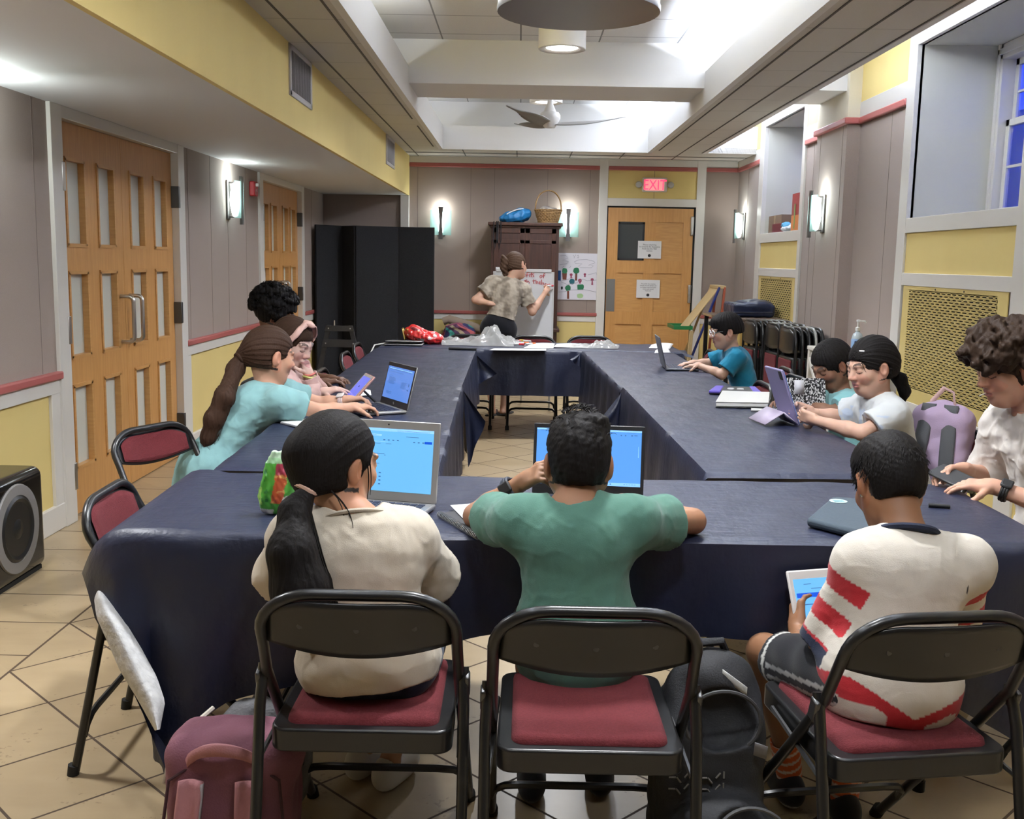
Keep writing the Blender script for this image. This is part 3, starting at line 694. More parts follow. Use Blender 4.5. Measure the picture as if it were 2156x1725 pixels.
# ================================================================== tables, cloths, chairs
def cloth_mat(name, navy):
    m = M(name, navy, .42, spec=.5, coat=.0); n = NT(m)
    a = n.noise(14, 5, (1, 3.2, 1)); b = n.noise(5, 4, (2.5, .8, 1)); c = n.noise(70, 3, (1, 2.5, 1))
    h = n.math('ADD', n.math('MULTIPLY', a, .6), n.math('ADD', n.math('MULTIPLY', b, .9), n.math('MULTIPLY', c, .10)))
    n.out(n.bump(h, .55, .012), 'Normal')
    n.out(n.mix(n.noise(9, 3), (.36, .36, .36), (.52, .52, .52)), 'Roughness'); return m
navy = cloth_mat('navy_plastic_tablecloth', (.0125, .0165, .040))
lining = M('white_felt_cloth_backing', (.56, .56, .56), .95, bump=(60, .4), vary=(40, (.44, .44, .44), .8))
def cloth(name, label, q, z, drop, flare=.10, seed=0, warp=None, step=.028, parent=None, ffun=None):
    """sheet over the table quad q=(FL, FR, BR, BL); drop=(front, right, back, left)"""
    FL, FR, BR, BL = [Vector((*p, 0)) for p in q]
    w = ((FR-FL).length+(BR-BL).length)/2; d = ((BL-FL).length+(BR-FR).length)/2
    f, r, b, l = drop
    nu = max(2, int((w+l+r)/step)); nv = max(2, int((d+f+b)/step))
    ex = ((FR-FL)+(BR-BL)).normalized(); ey = ((BL-FL)+(BR-FR)).normalized()
    rnd = random.Random(seed); ph = [rnd.uniform(0, 6) for _ in range(8)]
    def fn(u, v):
        su = -l+(w+l+r)*u; sv = -f+(d+f+b)*v
        dx = su if su < 0 else max(0, su-w); dy = sv if sv < 0 else max(0, sv-d)
        if ffun and dy < 0: dy *= ffun(min(max(su, 0), w)/w)
        cu, cv = min(max(su, 0), w)/w, min(max(sv, 0), d)/d
        p = (FL*(1-cu)+FR*cu)*(1-cv)+(BL*(1-cu)+BR*cu)*cv
        rr = math.hypot(dx, dy); zz = z
        if rr > 1e-6:
            dr = (ex*dx+ey*dy)/rr; th = abs(math.sin(2*math.atan2(dy, dx)))
            fl = flare*(.6+.25*math.sin(cu*w*9+ph[0])+.25*math.sin(cv*d*8+ph[1]))+.42*th
            wav = (.012*math.sin(cu*w*21+ph[2]+rr*3)+.010*math.sin(cv*d*17+ph[3]-rr*4))*min(1, rr*4)*(1-th)
            if th > .01: wav += .05*math.sin(4*math.atan2(dy, dx)+ph[4])*rr
            e = min(rr, .012); o = e*.8+(rr-e)*math.sin(math.atan(fl))+wav
            zz = z-(e*.5+(rr-e)*math.cos(math.atan(fl))) if rr > e else z-rr*.5
            p = p+dr*o
        else:
            zz = z+.0025*noise3(su*9+seed, sv*7, seed)
        p = Vector((p.x, p.y, max(zz, .004)))
        return warp(p, dx, dy, cu, cv) if warp else p
    mb = MB().grid(fn, nu, nv)
    o = mb.build(name, navy, parent, smooth=60)
    if parent is None: tag(o, label, 'tablecloth')
    return o
tabletop = M('grey_laminate_table', (.30, .29, .27), .5)
legm = M('black_tube_steel', (.014, .014, .014), .35, .6)
def folding_table(q, z, label, along):
    FL, FR, BR, BL = [Vector((*p, 0)) for p in q]; c = (FL+FR+BR+BL)/4
    t = thing('folding_table', label, 'table', c, 0, 'folding tables under navy cloths')
    ins = lambda p: c+(p-c)*.985
    vs = [ins(p)+Vector((0, 0, zz)) for zz in (z-.035, z-.005) for p in (FL, FR, BR, BL)]
    MB().add(vs, [(0, 3, 2, 1), (4, 5, 6, 7), (0, 1, 5, 4), (1, 2, 6, 5), (2, 3, 7, 6), (3, 0, 4, 7)]).build('tabletop', tabletop, t)
    ends = ((FL, BL, FR, BR), (FR, BR, FL, BL)) if along == 'x' else ((FL, FR, BL, BR), (BL, BR, FL, FR))
    for a, b_, c_, d_ in ends:
        P = a.lerp(c_, .12).lerp(b_.lerp(d_, .12), .14); Q = a.lerp(c_, .12).lerp(b_.lerp(d_, .12), .86); zt = z-.036
        inn = ((c_+d_)-(a+b_)).normalized()*.30; m_ = (P+Q)/2
        for e_ in (P, Q): MB().tube([e_+Vector((0, 0, zt)), e_+Vector((0, 0, .012))], .0145, 10).tube([e_+Vector((0, 0, .03)), e_+Vector((0, 0, 0))], .018, 10).build('leg', legm, t)
        MB().tube([P+Vector((0, 0, .17)), Q+Vector((0, 0, .17))], .011).tube([m_+Vector((0, 0, .17)), m_+inn+Vector((0, 0, zt))], .010).build('leg_brace', legm, t)
def quad(*p): return p
T_FRONT = ((-.965, 2.655), (1.45, 2.69), (1.45, 3.46), (-.965, 3.42))
T_LN = ((-1.015, 3.44), (-.262, 3.45), (-.315, 5.88), (-1.085, 5.87))
T_LF = ((-1.09, 5.90), (-.325, 5.91), (-.345, 8.40), (-1.14, 8.39))
T_RN = ((.650, 3.485), (1.375, 3.52), (1.285, 5.92), (.600, 5.91))
T_RF = ((.595, 5.94), (1.28, 5.95), (1.255, 8.44), (.515, 8.42))
T_BK = ((-1.13, 8.45), (1.34, 8.50), (1.34, 9.25), (-1.13, 9.20))
for q, z, lab, al in ((T_FRONT, .745, 'folding table under the nearest navy cloth', 'x'), (T_LN, .752, 'folding table under the near left navy cloth', 'y'), (T_LF, .745, 'folding table under the far left navy cloth', 'y'),
                  (T_RN, .757, 'folding table under the near right navy cloth', 'y'), (T_RF, .745, 'folding table under the far right navy cloth', 'y'), (T_BK, .745, 'folding table under the back navy cloth', 'x')):
    folding_table(q, z, lab, al)
def warp_front(p, dx, dy, cu, cv):
    if dx < 0:                      # left skirt rests out over the red chair, its corner swings in and turns over
        k = min(1, -dx/.22); s = min(1, -min(dy, 0)/.60); y = max(p.y, 2.655) if dy >= 0 else 2.655
        P0 = Vector((-.965+.02*s, y-.05*s, .75-.60*s)); P1 = Vector((-1.175, 2.70+(y-2.655), .625+.04*cv)).lerp(Vector((-.835, 2.50, .13)), s**1.15)
        p = P0.lerp(P1, k)+Vector((-.03*math.sin(PI*k)*(1-s), -.03*math.sin(PI*k)*s, .03*math.sin(PI*k)*(1-s)))
        p.z += .014*math.sin(s*16+k*5)*k*(1-s); p.y += .016*math.sin(k*9+s*5)*s-.022*math.exp(-((s-.45*k-.2)/.10)**2)*k; p.x += .014*math.sin(s*13+1)*k*(1-s)
    return p
def fdrop(cu): return 1+1.0*max(0, 1-cu/.38)**1.1+.35*max(0, 1-cu/.08)+1.25*max(0, (cu-.72)/.28)**1.3
cloth('tablecloth', 'navy plastic cloth on the nearest table, white lined corner hanging at left', T_FRONT, .75, (.27, .35, .012, .22), .03, 1, warp_front, ffun=fdrop)
cloth('tablecloth', 'navy plastic cloth on the near left table under the open laptop', T_LN, .757, (.012, .42, .012, .25), .05, 2)
cloth('tablecloth', 'navy plastic cloth on the far left table', T_LF, .750, (.012, .40, .012, .25), .05, 3)
cloth('tablecloth', 'navy plastic cloth on the near right table under the lavender tablet', T_RN, .764, (.02, .22, .012, .45), .05, 4)
cloth('tablecloth', 'navy plastic cloth on the far right table under the grey laptop', T_RF, .750, (.012, .22, .012, .42), .05, 5)
cloth('tablecloth', 'navy plastic cloth on the back table covered with wrappers and paper', T_BK, .75, (.385, .25, .25, .20), .03, 6)
cl = [o for o in bpy.data.objects if o.name.startswith('tablecloth')]
cl.sort(key=lambda o: o.name)
def flap(parent, pts, bulge=.03, curl=(0, 0)):
    """a folded cloth corner standing away: triangle a-b-c with a soft bulge"""
    a, b_, c_ = [Vector(p) for p in pts]; nrm = (b_-a).cross(c_-a).normalized()
    def fn(u, v):
        p = a.lerp(b_, u).lerp(a.lerp(c_, u), v)
        return p+nrm*(bulge*math.sin(PI*u)*math.sin(PI*v)+.012*math.sin(v*9)*u)
    MB().grid(fn, 14, 14).build('corner_flap', navy, parent, smooth=60)
flap(cl[1], (aty(975, 822, 5.86)+Vector((0, 0, .0)), aty(1022, 888, 5.80), aty(985, 985, 5.84)))
flap(cl[2], (aty(1000, 745, 8.36), aty(1046, 787, 8.30), aty(1003, 812, 8.33)))
flap(cl[3], (aty(1309, 826, 5.89), aty(1262, 885, 5.84), aty(1300, 925, 5.86)))
flap(cl[4], (aty(1221, 745, 8.38), aty(1200, 757, 8.34), aty(1222, 775, 8.36)), .015)
flap(cl[5], (aty(1400, 741, 8.6), aty(1462, 755, 8.55), aty(1440, 739, 8.9)), .02)
# the white lined corner of the front cloth, turned outwards
Lp = [(200, 1226), (198, 1262), (203, 1300), (226, 1352), (252, 1412), (290, 1474), (326, 1539)]
Rp = [(203, 1222), (222, 1248), (258, 1300), (297, 1364), (330, 1425), (348, 1478), (337, 1536)]
def lin(u, v):
    k = u*6; i = min(5, int(k)); f = k-i
    a = [Lp[i][j]*(1-f)+Lp[i+1][j]*f for j in (0, 1)]; b_ = [Rp[i][j]*(1-f)+Rp[i+1][j]*f for j in (0, 1)]
    y = 2.70-.23*u-.05*math.sin(PI*v)*min(1, u*3)
    return aty(a[0]*(1-v)+b_[0]*v, a[1]*(1-v)+b_[1]*v, y)
tag(MB().grid(lin, 26, 12).build('turned_hem', lining, cl[0], smooth=70), 'white felt backing of the cloth corner')
# ---- folding chairs
pad = M('burgundy_chair_fabric', (.105, .010, .014), .95, vary=(160, (.13, .015, .020), .8), bump=(300, .25))
padf = pad
frame_b = M('black_chair_enamel', (.012, .012, .0125), .30, .0, spec=.5)
rub = M('black_rubber_foot', (.01, .01, .01), .8)
def chair_parts(t):
    L = dict(parent=t, local=True)
    # back hoop running down into the front legs
    n = 10; hoop = []
    def side(s): return [(s*.215, .345, .012), (s*.213, .16, .21), (s*.211, -.03, .42), (s*.209, -.165, .575), (s*.207, -.205, .655)]
    top = [(.207, -.225, .69)]+[(.092+.115*math.cos(a), -.228-.022*math.sin(a), .69+.085*math.sin(a)) for a in [PI/2*k/7 for k in range(1, 8)]]
    pts = side(1)+top+[(-p[0], p[1], p[2]) for p in reversed(top)]+list(reversed(side(-1)))
    MB().tube(pts, .0125, 10).build('back_frame', frame_b, bevel=0, **L)
    # back panel: metal shell behind, fabric pad in front
    def bx(u): return (-.197+.394*u)
    def ztop(x): 
        ax = abs(x); return .775-.012 if ax < .09 else .69+.073*math.sqrt(max(0, 1-((ax-.09)/.113)**2))
    def bk(u, v, off, ins=0.0):
        x = bx(u)*(1-ins*.12); z0 = .632+.030*abs(x/.2)**2; z1 = ztop(x)-ins*.012; z0 += ins*.012
        z = z0+(z1-z0)*v; y = -.195-.052*(z-.63)/.16-.030*(1-(x/.2)**2)+off
        return (x, y, z)
    MB().grid(lambda u, v: bk(u, v, -.004), 20, 8).build('back_shell', frame_b, solid=.006, **L)
    MB().grid(lambda u, v: (lambda p: (p[0], p[1]+.010*min(1, 8*min(u, 1-u, v, 1-v)+.15), p[2]))(bk(u, v, .003, 1)), 20, 10).build('back_pad', padf, **L)
    for x in (-.12, 0, .12): MB().lathe([(0, 0), (.006, .0), (.0065, -.002), (.0, -.003)], bk((x+.197)/.394, .52, -.008), 8, rot=(PI/2, 0, 0)).build('rivet', darksteel, **L)
    # seat pan and pad
    def rr(w0, w1, y0, y1, r=.035, n=5):
        c_ = ((w0/2-r, y0+r, -PI/2), (w1/2-r, y1-r, 0), (-w1/2+r, y1-r, PI/2), (-w0/2+r, y0+r, PI)); o_ = []
        for cx, cy, a in c_: o_ += [(cx+r*math.cos(a+PI/2*k/n), cy+r*math.sin(a+PI/2*k/n)) for k in range(n+1)]
        return o_
    MB().prism(rr(.395, .385, -.205, .215), 2, .405, .458).build('seat_pan', frame_b, bevel=.006, seg=3, **L)
    p0 = rr(.335, .330, -.180, .195, .03); mb = MB(); k = len(p0)
    vs = [(x, y, .456) for x, y in p0]+[(x*.985, y*.985, .468) for x, y in p0]+[(x*.90, y*.90, .476) for x, y in p0]+[(0, 0, .478)]
    fs = [(a+i, a+(i+1) % k, a+k+(i+1) % k, a+k+i) for a in (0, k) for i in range(k)]+[(2*k+i, 2*k+(i+1) % k, 3*k) for i in range(k)]
    mb.add(vs, fs).build('seat_pad', pad, smooth=70, **L)
    # rear legs with stretcher, front stretcher, feet
    for s in (-1, 1):
        x = s*.222
        MB().tube([(x*.985, -.150, .585), (x, -.18, .50), (x, -.285, .012)], .0125, 10).build('rear_leg', frame_b, **L)
        MB().tube([(x, -.288, .03), (x, -.292, 0)], .017, 10).build('rubber_foot', rub, **L)
        MB().tube([(s*.215, .335, .03), (s*.215, .355, 0)], .017, 10).build('rubber_foot', rub, **L)
        MB().box((s*.228, -.155, .55), (.012, .03, .05), (.3, 0, 0)).build('hinge_bracket', darksteel, bevel=.004, **L)
        MB().tube([(s*.20, .12, .43), (s*.214, -.20, .40)], .006, 6).build('seat_link', darksteel, **L)
    for nm, f in (('front_stretcher', lambda x, z: (x, .345-.93*(z-.0)*.95, z)), ('rear_stretcher', lambda x, z: (x, -.285+.215*z, z))):
        pt = [(.213, .11), (.205, .145), (.18, .165), (.14, .170), (-.14, .170), (-.18, .165), (-.205, .145), (-.213, .11)]
        MB().tube([f(x, z) for x, z in pt], .010, 8).build(nm, frame_b, **L)
chair0 = None
def chair(x, y, deg, label, group):
    global chair0
    if chair0 is None:
        chair0 = thing('folding_chair', label, 'chair', (x, y, 0), math.radians(deg), group); chair_parts(chair0); return chair0
    return dup(chair0, (x, y, 0), math.radians(deg), label, group)
G = 'burgundy padded folding chairs around the tables'
chair(-.325, 2.335, 0, 'black folding chair with burgundy seat under the girl in the cream sweatshirt', G)
chair(.168, 2.26, 0, 'black folding chair with burgundy seat under the boy in the green shirt', G)
chair(.835, 2.27, 9, 'black folding chair with burgundy seat under the boy in the striped sleeve jersey', G)
chair(-.955, 3.01, -88, 'empty burgundy folding chair pushed against the left end of the nearest table', G)
chair(-1.25, 4.03, -116, 'burgundy folding chair turned before the near double door, half under the teal shirt girl', G)
chair(-.96, 6.36, -90, 'empty burgundy folding chair tucked at the far left table, nearest of three', G)
chair(-1.01, 7.55, -90, 'empty burgundy folding chair tucked at the far left table, middle of three', G)
chair(-1.05, 8.36, -90, 'empty burgundy folding chair tucked at the far left table, last before the black screen', G)
chair(-1.135, 5.19, -90, 'burgundy folding chair under the girl with the pink headband', G)
chair(-1.245, 5.76, -90, 'burgundy folding chair under the person with curly black hair', G)
chair(1.50, 6.50, 96, 'empty burgundy folding chair behind the composition notebook, turned from the table', G)
chair(1.20, 6.10, 92, 'empty burgundy folding chair tucked at the right tables beside the white binder', G)
chair(1.30, 8.36, 90, 'empty burgundy folding chair tucked at the far right table, farthest one by the door', G)
chair(1.22, 7.84, 90, 'empty burgundy folding chair tucked at the far right table, left of the boy with glasses', G)
chair(1.56, 7.02, 90, 'burgundy folding chair under the boy in the blue shirt', G)
chair(1.62, 5.12, 92, 'burgundy folding chair under the girl with loose black hair on the right', G)
chair(1.70, 4.50, 112, 'burgundy folding chair with a lilac backpack on its back, under the girl in white', G)
chair(1.78, 3.26, 100, 'burgundy folding chair under the curly haired teen at the right edge', G)
chair(-.45, 9.33, 180, 'burgundy folding chair behind the back table, left of the writing woman', G)
chair(.13, 9.33, 180, 'burgundy folding chair behind the back table, in front of the easel board', G)
chair(.66, 9.42, 180, 'burgundy folding chair behind the back table, nearest the exit door', G)
# ================================================================== furniture and props around the room
V = Vector
TZ = {'F': .7515, 'LN': .7585, 'LF': .7515, 'RN': .7655, 'RF': .7515, 'B': .7515}
# folding screen
blk_fab = M('black_screen_fabric', (.0075, .0075, .009), .95, bump=(220, .3), vary=(90, (.013, .013, .015), .8))
t = thing('folding_screen', 'tall black folding screen standing before the left back corner', 'folding screen', (-1.7, 12.55, 0))
sp = [(-2.38, 12.25), (-2.13, 12.64), (-1.94, 12.42), (-1.46, 12.66), (-1.02, 12.58)]
for i in range(4):
    a, b_ = V((*sp[i], 0)), V((*sp[i+1], 0)); d = b_-a; w = d.length; an = math.atan2(d.y, d.x)
    MB().box((a+b_)/2+V((0, 0, .93)), (w-.008, .03, 1.80), (0, 0, an)).build('screen_panel', blk_fab, t, bevel=.004)
    for e in (.12, .88): MB().lathe([(.02, 0), (.02, .012), (.012, .03)], a.lerp(b_, e), 10).build('foot', black, t)
# black trapezoid stand in front of it
t = thing('shelf_stand', 'black trapezoid wooden stand with bolts before the black folding screen', 'stand', (-1.98, 11.6, 0))
stm = M('charcoal_painted_wood', (.022, .022, .023), .6)
zt = aty(690, 685, 11.6).z; xl, xr = aty(688, 685, 11.6).x, aty(743, 685, 11.6).x; xm = (xl+xr)/2; wt = (xr-xl)/2; wb_ = wt*2.05
for sgn in (-1, 1):
    MB().prism([(xm+sgn*wt, zt), (xm+sgn*(wt-.05), zt), (xm+sgn*(wb_-.055), 0), (xm+sgn*wb_, 0)], 1, 11.58, 11.62).build('leg', stm, t, bevel=.003)
for z0, h in ((zt, .062), (zt-.155, .085)):
    hw = wt+(zt-z0)/zt*(wb_-wt); MB().prism([(xm-hw, z0), (xm+hw, z0), (xm+hw+.02, z0-h), (xm-hw-.02, z0-h)], 1, 11.565, 11.582).build('rail', stm, t, bevel=.002)
    for sgn in (-1, 1): MB().lathe([(0, 0), (.008, 0), (.008, .003), (0, .005)], (xm+sgn*(hw-.025), 11.565, z0-h*.5), 10, rot=(PI/2, 0, 0)).build('bolt', M('pale_bolt', (.4, .4, .4), .4, .6), t)
MB().tube([(xm-.06, 11.6, zt), (xm-.06, 11.6, zt+.055)], .006).build('peg', M('cream_peg', (.5, .47, .4), .5), t)
# wardrobe
ward = M('dark_mahogany', (.060, .023, .014), .38, vary=(7, (.034, .014, .009), .9), stretch=(5, 5, .5))
ward_d = M('dark_mahogany_panel', (.052, .019, .012), .42, vary=(7, (.028, .011, .007), .9), stretch=(6, 6, .5))
t = thing('wardrobe', 'tall dark mahogany wardrobe with two panelled doors against the back wall', 'wardrobe', (.055, 12.78, 0))
y0 = 12.5; x0, x1 = -.345, .455
MB().b2((x0, y0, .06), (x1, YB-.03, 1.865)).b2((x0+.02, y0+.02, 0), (x1-.02, YB-.03, .06)).build('carcass', ward, t, bevel=.004)
MB().b2((x0-.04, y0-.045, 1.865), (x1+.04, YB-.032, 1.905)).b2((x0-.02, y0-.022, 1.84), (x1+.02, YB-.032, 1.865)).build('cornice', ward, t, bevel=.008)
MB().b2((x0-.03, y0-.035, .62), (x1+.03, YB-.032, .66)).build('waist_moulding', ward, t, bevel=.008)
for k in (0, 1):
    a = x0+.03+k*.372; e = a+.365
    b = MB(); yy = y0-.012
    for lo, hi in (((a, 1.78), (e, 1.835)), ((a, .68), (e, .74)), ((a, 1.66), (e, 1.70)), ((a, .68), (a+.055, 1.835)), ((e-.055, .68), (e, 1.835))): b.b2((lo[0], yy, lo[1]), (hi[0], y0+.01, hi[1]))
    d = b.build('door', ward, t, bevel=.002)
    MB().b2((a+.05, y0-.004, .735), (e-.05, y0+.01, 1.785)).build('door_panel', ward_d, t)
    MB().lathe([(.006, 0), (.008, .012), (.016, .02), (.014, .03), (0, .034)], (e-.028 if k == 0 else a+.028, yy, 1.2), 12, rot=(PI/2, 0, 0)).build('knob', darksteel, t)
t = thing('hanging_strap', 'thin dark looped cord hanging over the left top of the wardrobe', 'cord', (-.30, y0-.06, 1.6))
for x in (-.315, -.265):
    MB().tube([(x, y0+.02, 1.912), (x, y0-.056, 1.908), (x-.004, y0-.058, 1.70), (x+.016, y0-.058, 1.585), (x+.036, y0-.058, 1.70), (x+.032, y0-.056, 1.908), (x+.032, y0+.02, 1.912)], .006, 6).build('loop', blk_fab, t)
# blue bag and basket on the wardrobe
blue = M('bright_blue_nylon', (.012, .15, .36), .5, bump=(40, .3)); whit = M('white_cotton', (.72, .72, .70), .9)
t = thing('blue_bag', 'crumpled bright blue bag with white stripe lying on the wardrobe', 'bag', (-.08, 12.68, 1.905))
s = SDF().ell((-.08, 12.7, 1.97), (.16, .13, .075), k=.04).ell((.02, 12.7, 2.02), (.10, .10, .065), k=.06).ell((-.17, 12.69, 1.945), (.08, .09, .04), k=.05).box((0, 12.7, 1.83), (.6, .6, .0755), .001, neg=True, k=.005)
P, Q = s.mesh(.006, disp=lambda X: .010*vnoise(X, 22, 3)); pmesh('bag_body', P, Q, blue, t)
MB().grid(lambda u, v: (-.17+.20*u, 12.595+.03*u, 1.995+.065*math.sin(u*1.7)+.014*v), 10, 1).build('stripe', whit, t, solid=.012)
wick = M('honey_wicker', (.34, .20, .075), .6, vary=(60, (.20, .11, .04), .9)); wick2 = M('dark_wicker_rib', (.22, .12, .045), .6)
bc = (.325, 12.70); bz = 1.907
t = thing('wicker_basket', 'wicker basket with tall arched handle standing on the wardrobe', 'basket', (*bc, bz))
N = 44
def ring(z, r, ph, amp): return [(bc[0]+(r+amp*math.cos(PI*k+ph))*1.05*math.cos(2*PI*k/N), bc[1]+(r+amp*math.cos(PI*k+ph))*.80*math.sin(2*PI*k/N), z) for k in range(N)]
for k in range(9):
    z = bz+.012+.018*k; MB().tube(ring(z, .105+.0055*k, PI*k, .006), .0095, 6, closed=True).build('weave_row', wick, t)
for k in range(0, N, 2): 
    a = 2*PI*k/N; MB().tube([(bc[0]+.107*1.05*math.cos(a), bc[1]+.107*.8*math.sin(a), bz+.005), (bc[0]+.152*1.05*math.cos(a), bc[1]+.152*.8*math.sin(a), bz+.165)], .006, 5).build('stake', wick2, t)
MB().lathe([(0, 0), (.11, 0), (.11, .012), (0, .012)], (*bc, bz), 24).build('basket_base', wick2, t)
for off in (-.008, .008):
    MB().tube([(bc[0]+.150*math.cos(a)*1.03, bc[1]+off+.01*math.sin(a*7+off*300), bz+.15+.235*math.sin(a)**.8) for a in [PI*k/18 for k in range(19)]], .009, 7).build('handle', wick, t)
t = thing('folded_cloth', 'bundle of pale rags heaped inside the wicker basket', 'cloth', (*bc, bz+.1))
s = SDF().ell((bc[0]-.03, bc[1], bz+.16), (.07, .075, .04), k=.03).ell((bc[0]+.05, bc[1]-.02, bz+.15), (.07, .06, .03), k=.03)
P, Q = s.mesh(.006, disp=lambda X: .008*vnoise(X, 40, 5)); pmesh('rag', P, Q, M('pale_rag', (.45, .40, .33), .95, vary=(25, (.2, .19, .2), .8)), t)
# poster with painted trees
t = thing('poster', 'white poster with hand painted green trees beside the wardrobe', 'poster', (.71, YB-.01, .985))
px0, px1, pz0, pz1 = .455, .962, .99, 1.562
MB().b2((px0, YB-.010, pz0), (px1, YB-.004, pz1)).build('poster_sheet', M('poster_paper', (.72, .70, .75), .8), t)
def pm(n, c_): return M('poster_paint_'+n, c_, .8)
PG, PB, PR, PD, PL, PK, PU = pm('green', (.02, .16, .07)), pm('brown', (.17, .05, .03)), pm('plum', (.30, .05, .10)), pm('teal', (.02, .13, .16)), pm('lime', (.38, .55, .28)), pm('grey', (.33, .32, .37)), pm('blue', (.01, .07, .22))
def pxz(qx, qz): p = aty(960+qx/6.7375, 500+qz/6.7375, YB); return p.x, p.z
def blob_(cx, cz, rx, rz, mat, nm, sq=2.6):
    x, z = pxz(cx, cz); sx = rx/6.7375/2200*13.1; sz = rz/6.7375/2200*13.1
    poly = [(x+sx*math.copysign(abs(math.cos(a))**(2/sq), math.cos(a))*(1+.06*math.sin(5*a+cx)), z+sz*math.copysign(abs(math.sin(a))**(2/sq), math.sin(a))*(1+.06*math.cos(4*a+cz))) for a in [2*PI*k/20 for k in range(20)]]
    MB().prism(poly, 1, YB-.0115, YB-.0095).build(nm, mat, t, smooth=0)
def bar_(ax_, az, bx_, bz_, w0, w1, mat, nm):
    (xa, za), (xb, zb) = pxz(ax_, az), pxz(bx_, bz_); k = 13.1/6.7375/2200
    MB().prism([(xa-w0*k, za), (xa+w0*k, za), (xb+w1*k, zb), (xb-w1*k, zb)], 1, YB-.0112, YB-.0095).build(nm, mat, t, smooth=0)
bar_(1540, 505, 1540, 600, 34, 26, PB, 'painted_trunk'); blob_(1542, 475, 36, 38, PG, 'painted_tree')
bar_(1706, 510, 1702, 612, 14, 14, PB, 'painted_trunk'); blob_(1706, 472, 42, 40, PG, 'painted_tree')
bar_(1590, 760, 1590, 872, 14, 16, PB, 'painted_trunk'); blob_(1588, 718, 40, 42, PG, 'painted_tree', 2)
blob_(1766, 706, 46, 40, PG, 'painted_tree', 4); blob_(1760, 830, 44, 32, PL, 'painted_tree'); blob_(1645, 626, 38, 40, PD, 'painted_tree', 2)
bar_(1462, 470, 1460, 612, 26, 26, PB if 0 else PU, 'painted_trunk')
for a in ((1634, 530, 20, 575), (1758, 612, 26, 655), (1828, 525, 17, 560), (1932, 600, 22, 675)):
    blob_(a[0], a[1], a[2], a[2], PR, 'painted_tree', 2); bar_(a[0], a[1]+4, a[0], a[3], 5, 14, PR, 'painted_trunk')
blob_(1502, 718, 14, 22, pm('black', (.02, .03, .03)), 'painted_tree')
b = MB()
def stroke(pts, r=.0022): b.tube([(*((lambda q: (q[0], YB-.0108, q[1]))(pxz(x, z))),) for x, z in pts], r, 5)
stroke([(1475, 262), (1560, 258), (1590, 290), (1510, 322), (1600, 345), (1560, 375), (1470, 390)])
stroke([(1690, 365), (1680, 345), (1740, 318), (1850, 312), (1960, 340), (1970, 360), (1880, 395), (1950, 405), (1920, 432), (1770, 430), (1735, 410), (1790, 375), (1690, 368)])
stroke([(1660, 250), (1680, 275), (1700, 245)]); stroke([(1680, 275), (1675, 295)]); stroke([(1715, 262), (1735, 250), (1745, 275), (1720, 290), (1745, 290)])
stroke([(1870, 530), (1940, 515), (1990, 500), (2000, 545)]); stroke([(1505, 428), (1518, 420), (1535, 405)]); stroke([(1600, 425), (1612, 428), (1630, 410)])
for l_ in ([(1470, 620), (1560, 605), (1660, 570)], [(1490, 630), (1570, 665), (1700, 650), (1800, 590), (1860, 615), (1990, 605)], [(1445, 775), (1540, 770), (1640, 745), (1820, 740), (1990, 775)]): stroke(l_)
b.build('pencil_lines', PK, t)
# white board easel with flip pad and red writing
t = thing('easel_board', 'white easel board with red handwriting in front of the wardrobe', 'easel', (.04, 10.15, 0))
bw = M('white_board_enamel', (.66, .67, .69), .3); alu = M('silver_easel_tube', (.42, .42, .42), .35, .8)
yb_ = 10.10; B0, B1 = aty(1040, 570, yb_), aty(1166, 570, yb_); zb0 = .38
ti = .06
def bd(x, z, o=0): return (x, yb_+ti*(z-zb0)+o, z)
zt = B0.z-.005
def slab(x0, z0, x1, z1, o0, o1): 
    return MB().add([bd(x0, z0, o0), bd(x1, z0, o0), bd(x1, z1, o0), bd(x0, z1, o0), bd(x0, z0, o1), bd(x1, z0, o1), bd(x1, z1, o1), bd(x0, z1, o1)], [(0, 1, 2, 3), (7, 6, 5, 4), (0, 4, 5, 1), (1, 5, 6, 2), (2, 6, 7, 3), (3, 7, 4, 0)])
slab(B0.x, zb0, B1.x, zt, 0, .014).build('board', bw, t)
b = MB()
for q in ((B0.x-.008, zb0-.008, B0.x+.008, zt), (B1.x-.010, zb0-.008, B1.x+.008, zt), (B0.x, zb0-.008, B1.x, zb0+.008)): b.add(*(lambda m: (m.v, m.f))(slab(*q, -.006, .016)))
b.build('board_frame', M('white_board_frame', (.58, .58, .58), .4), t)
slab(B0.x+.02, zt-.005, B1.x-.02, zt+.025, -.012, .02).build('clamp_bar', M('grey_white_clamp', (.6, .6, .6), .4), t, bevel=.004)
slab(B0.x+.015, zt-.06, B0.x+.16, zt+.04, .018, .03).build('flip_pad', paper, t)
for x in (B0.x+.03, B1.x-.03):
    MB().tube([bd(x, zt, .02), (x+(.02 if x > .1 else -.02), yb_+.10, .0)], .010).build('leg', alu, t)
MB().tube([bd((B0.x+B1.x)/2, zt-.1, .03), ((B0.x+B1.x)/2, yb_+.62, 0)], .010).build('leg', alu, t)
redm = M('red_marker_ink', (.50, .06, .06), .7)
def hand(mb, txt, pts_px, r=.0035):
    for st in pts_px: mb.tube([bd(*(lambda p: (p.x, p.z))(aty(960+x/6.7375, 500+z/6.7375, yb_+.06)), -.004) for x, z in st], r, 5)
b = MB()
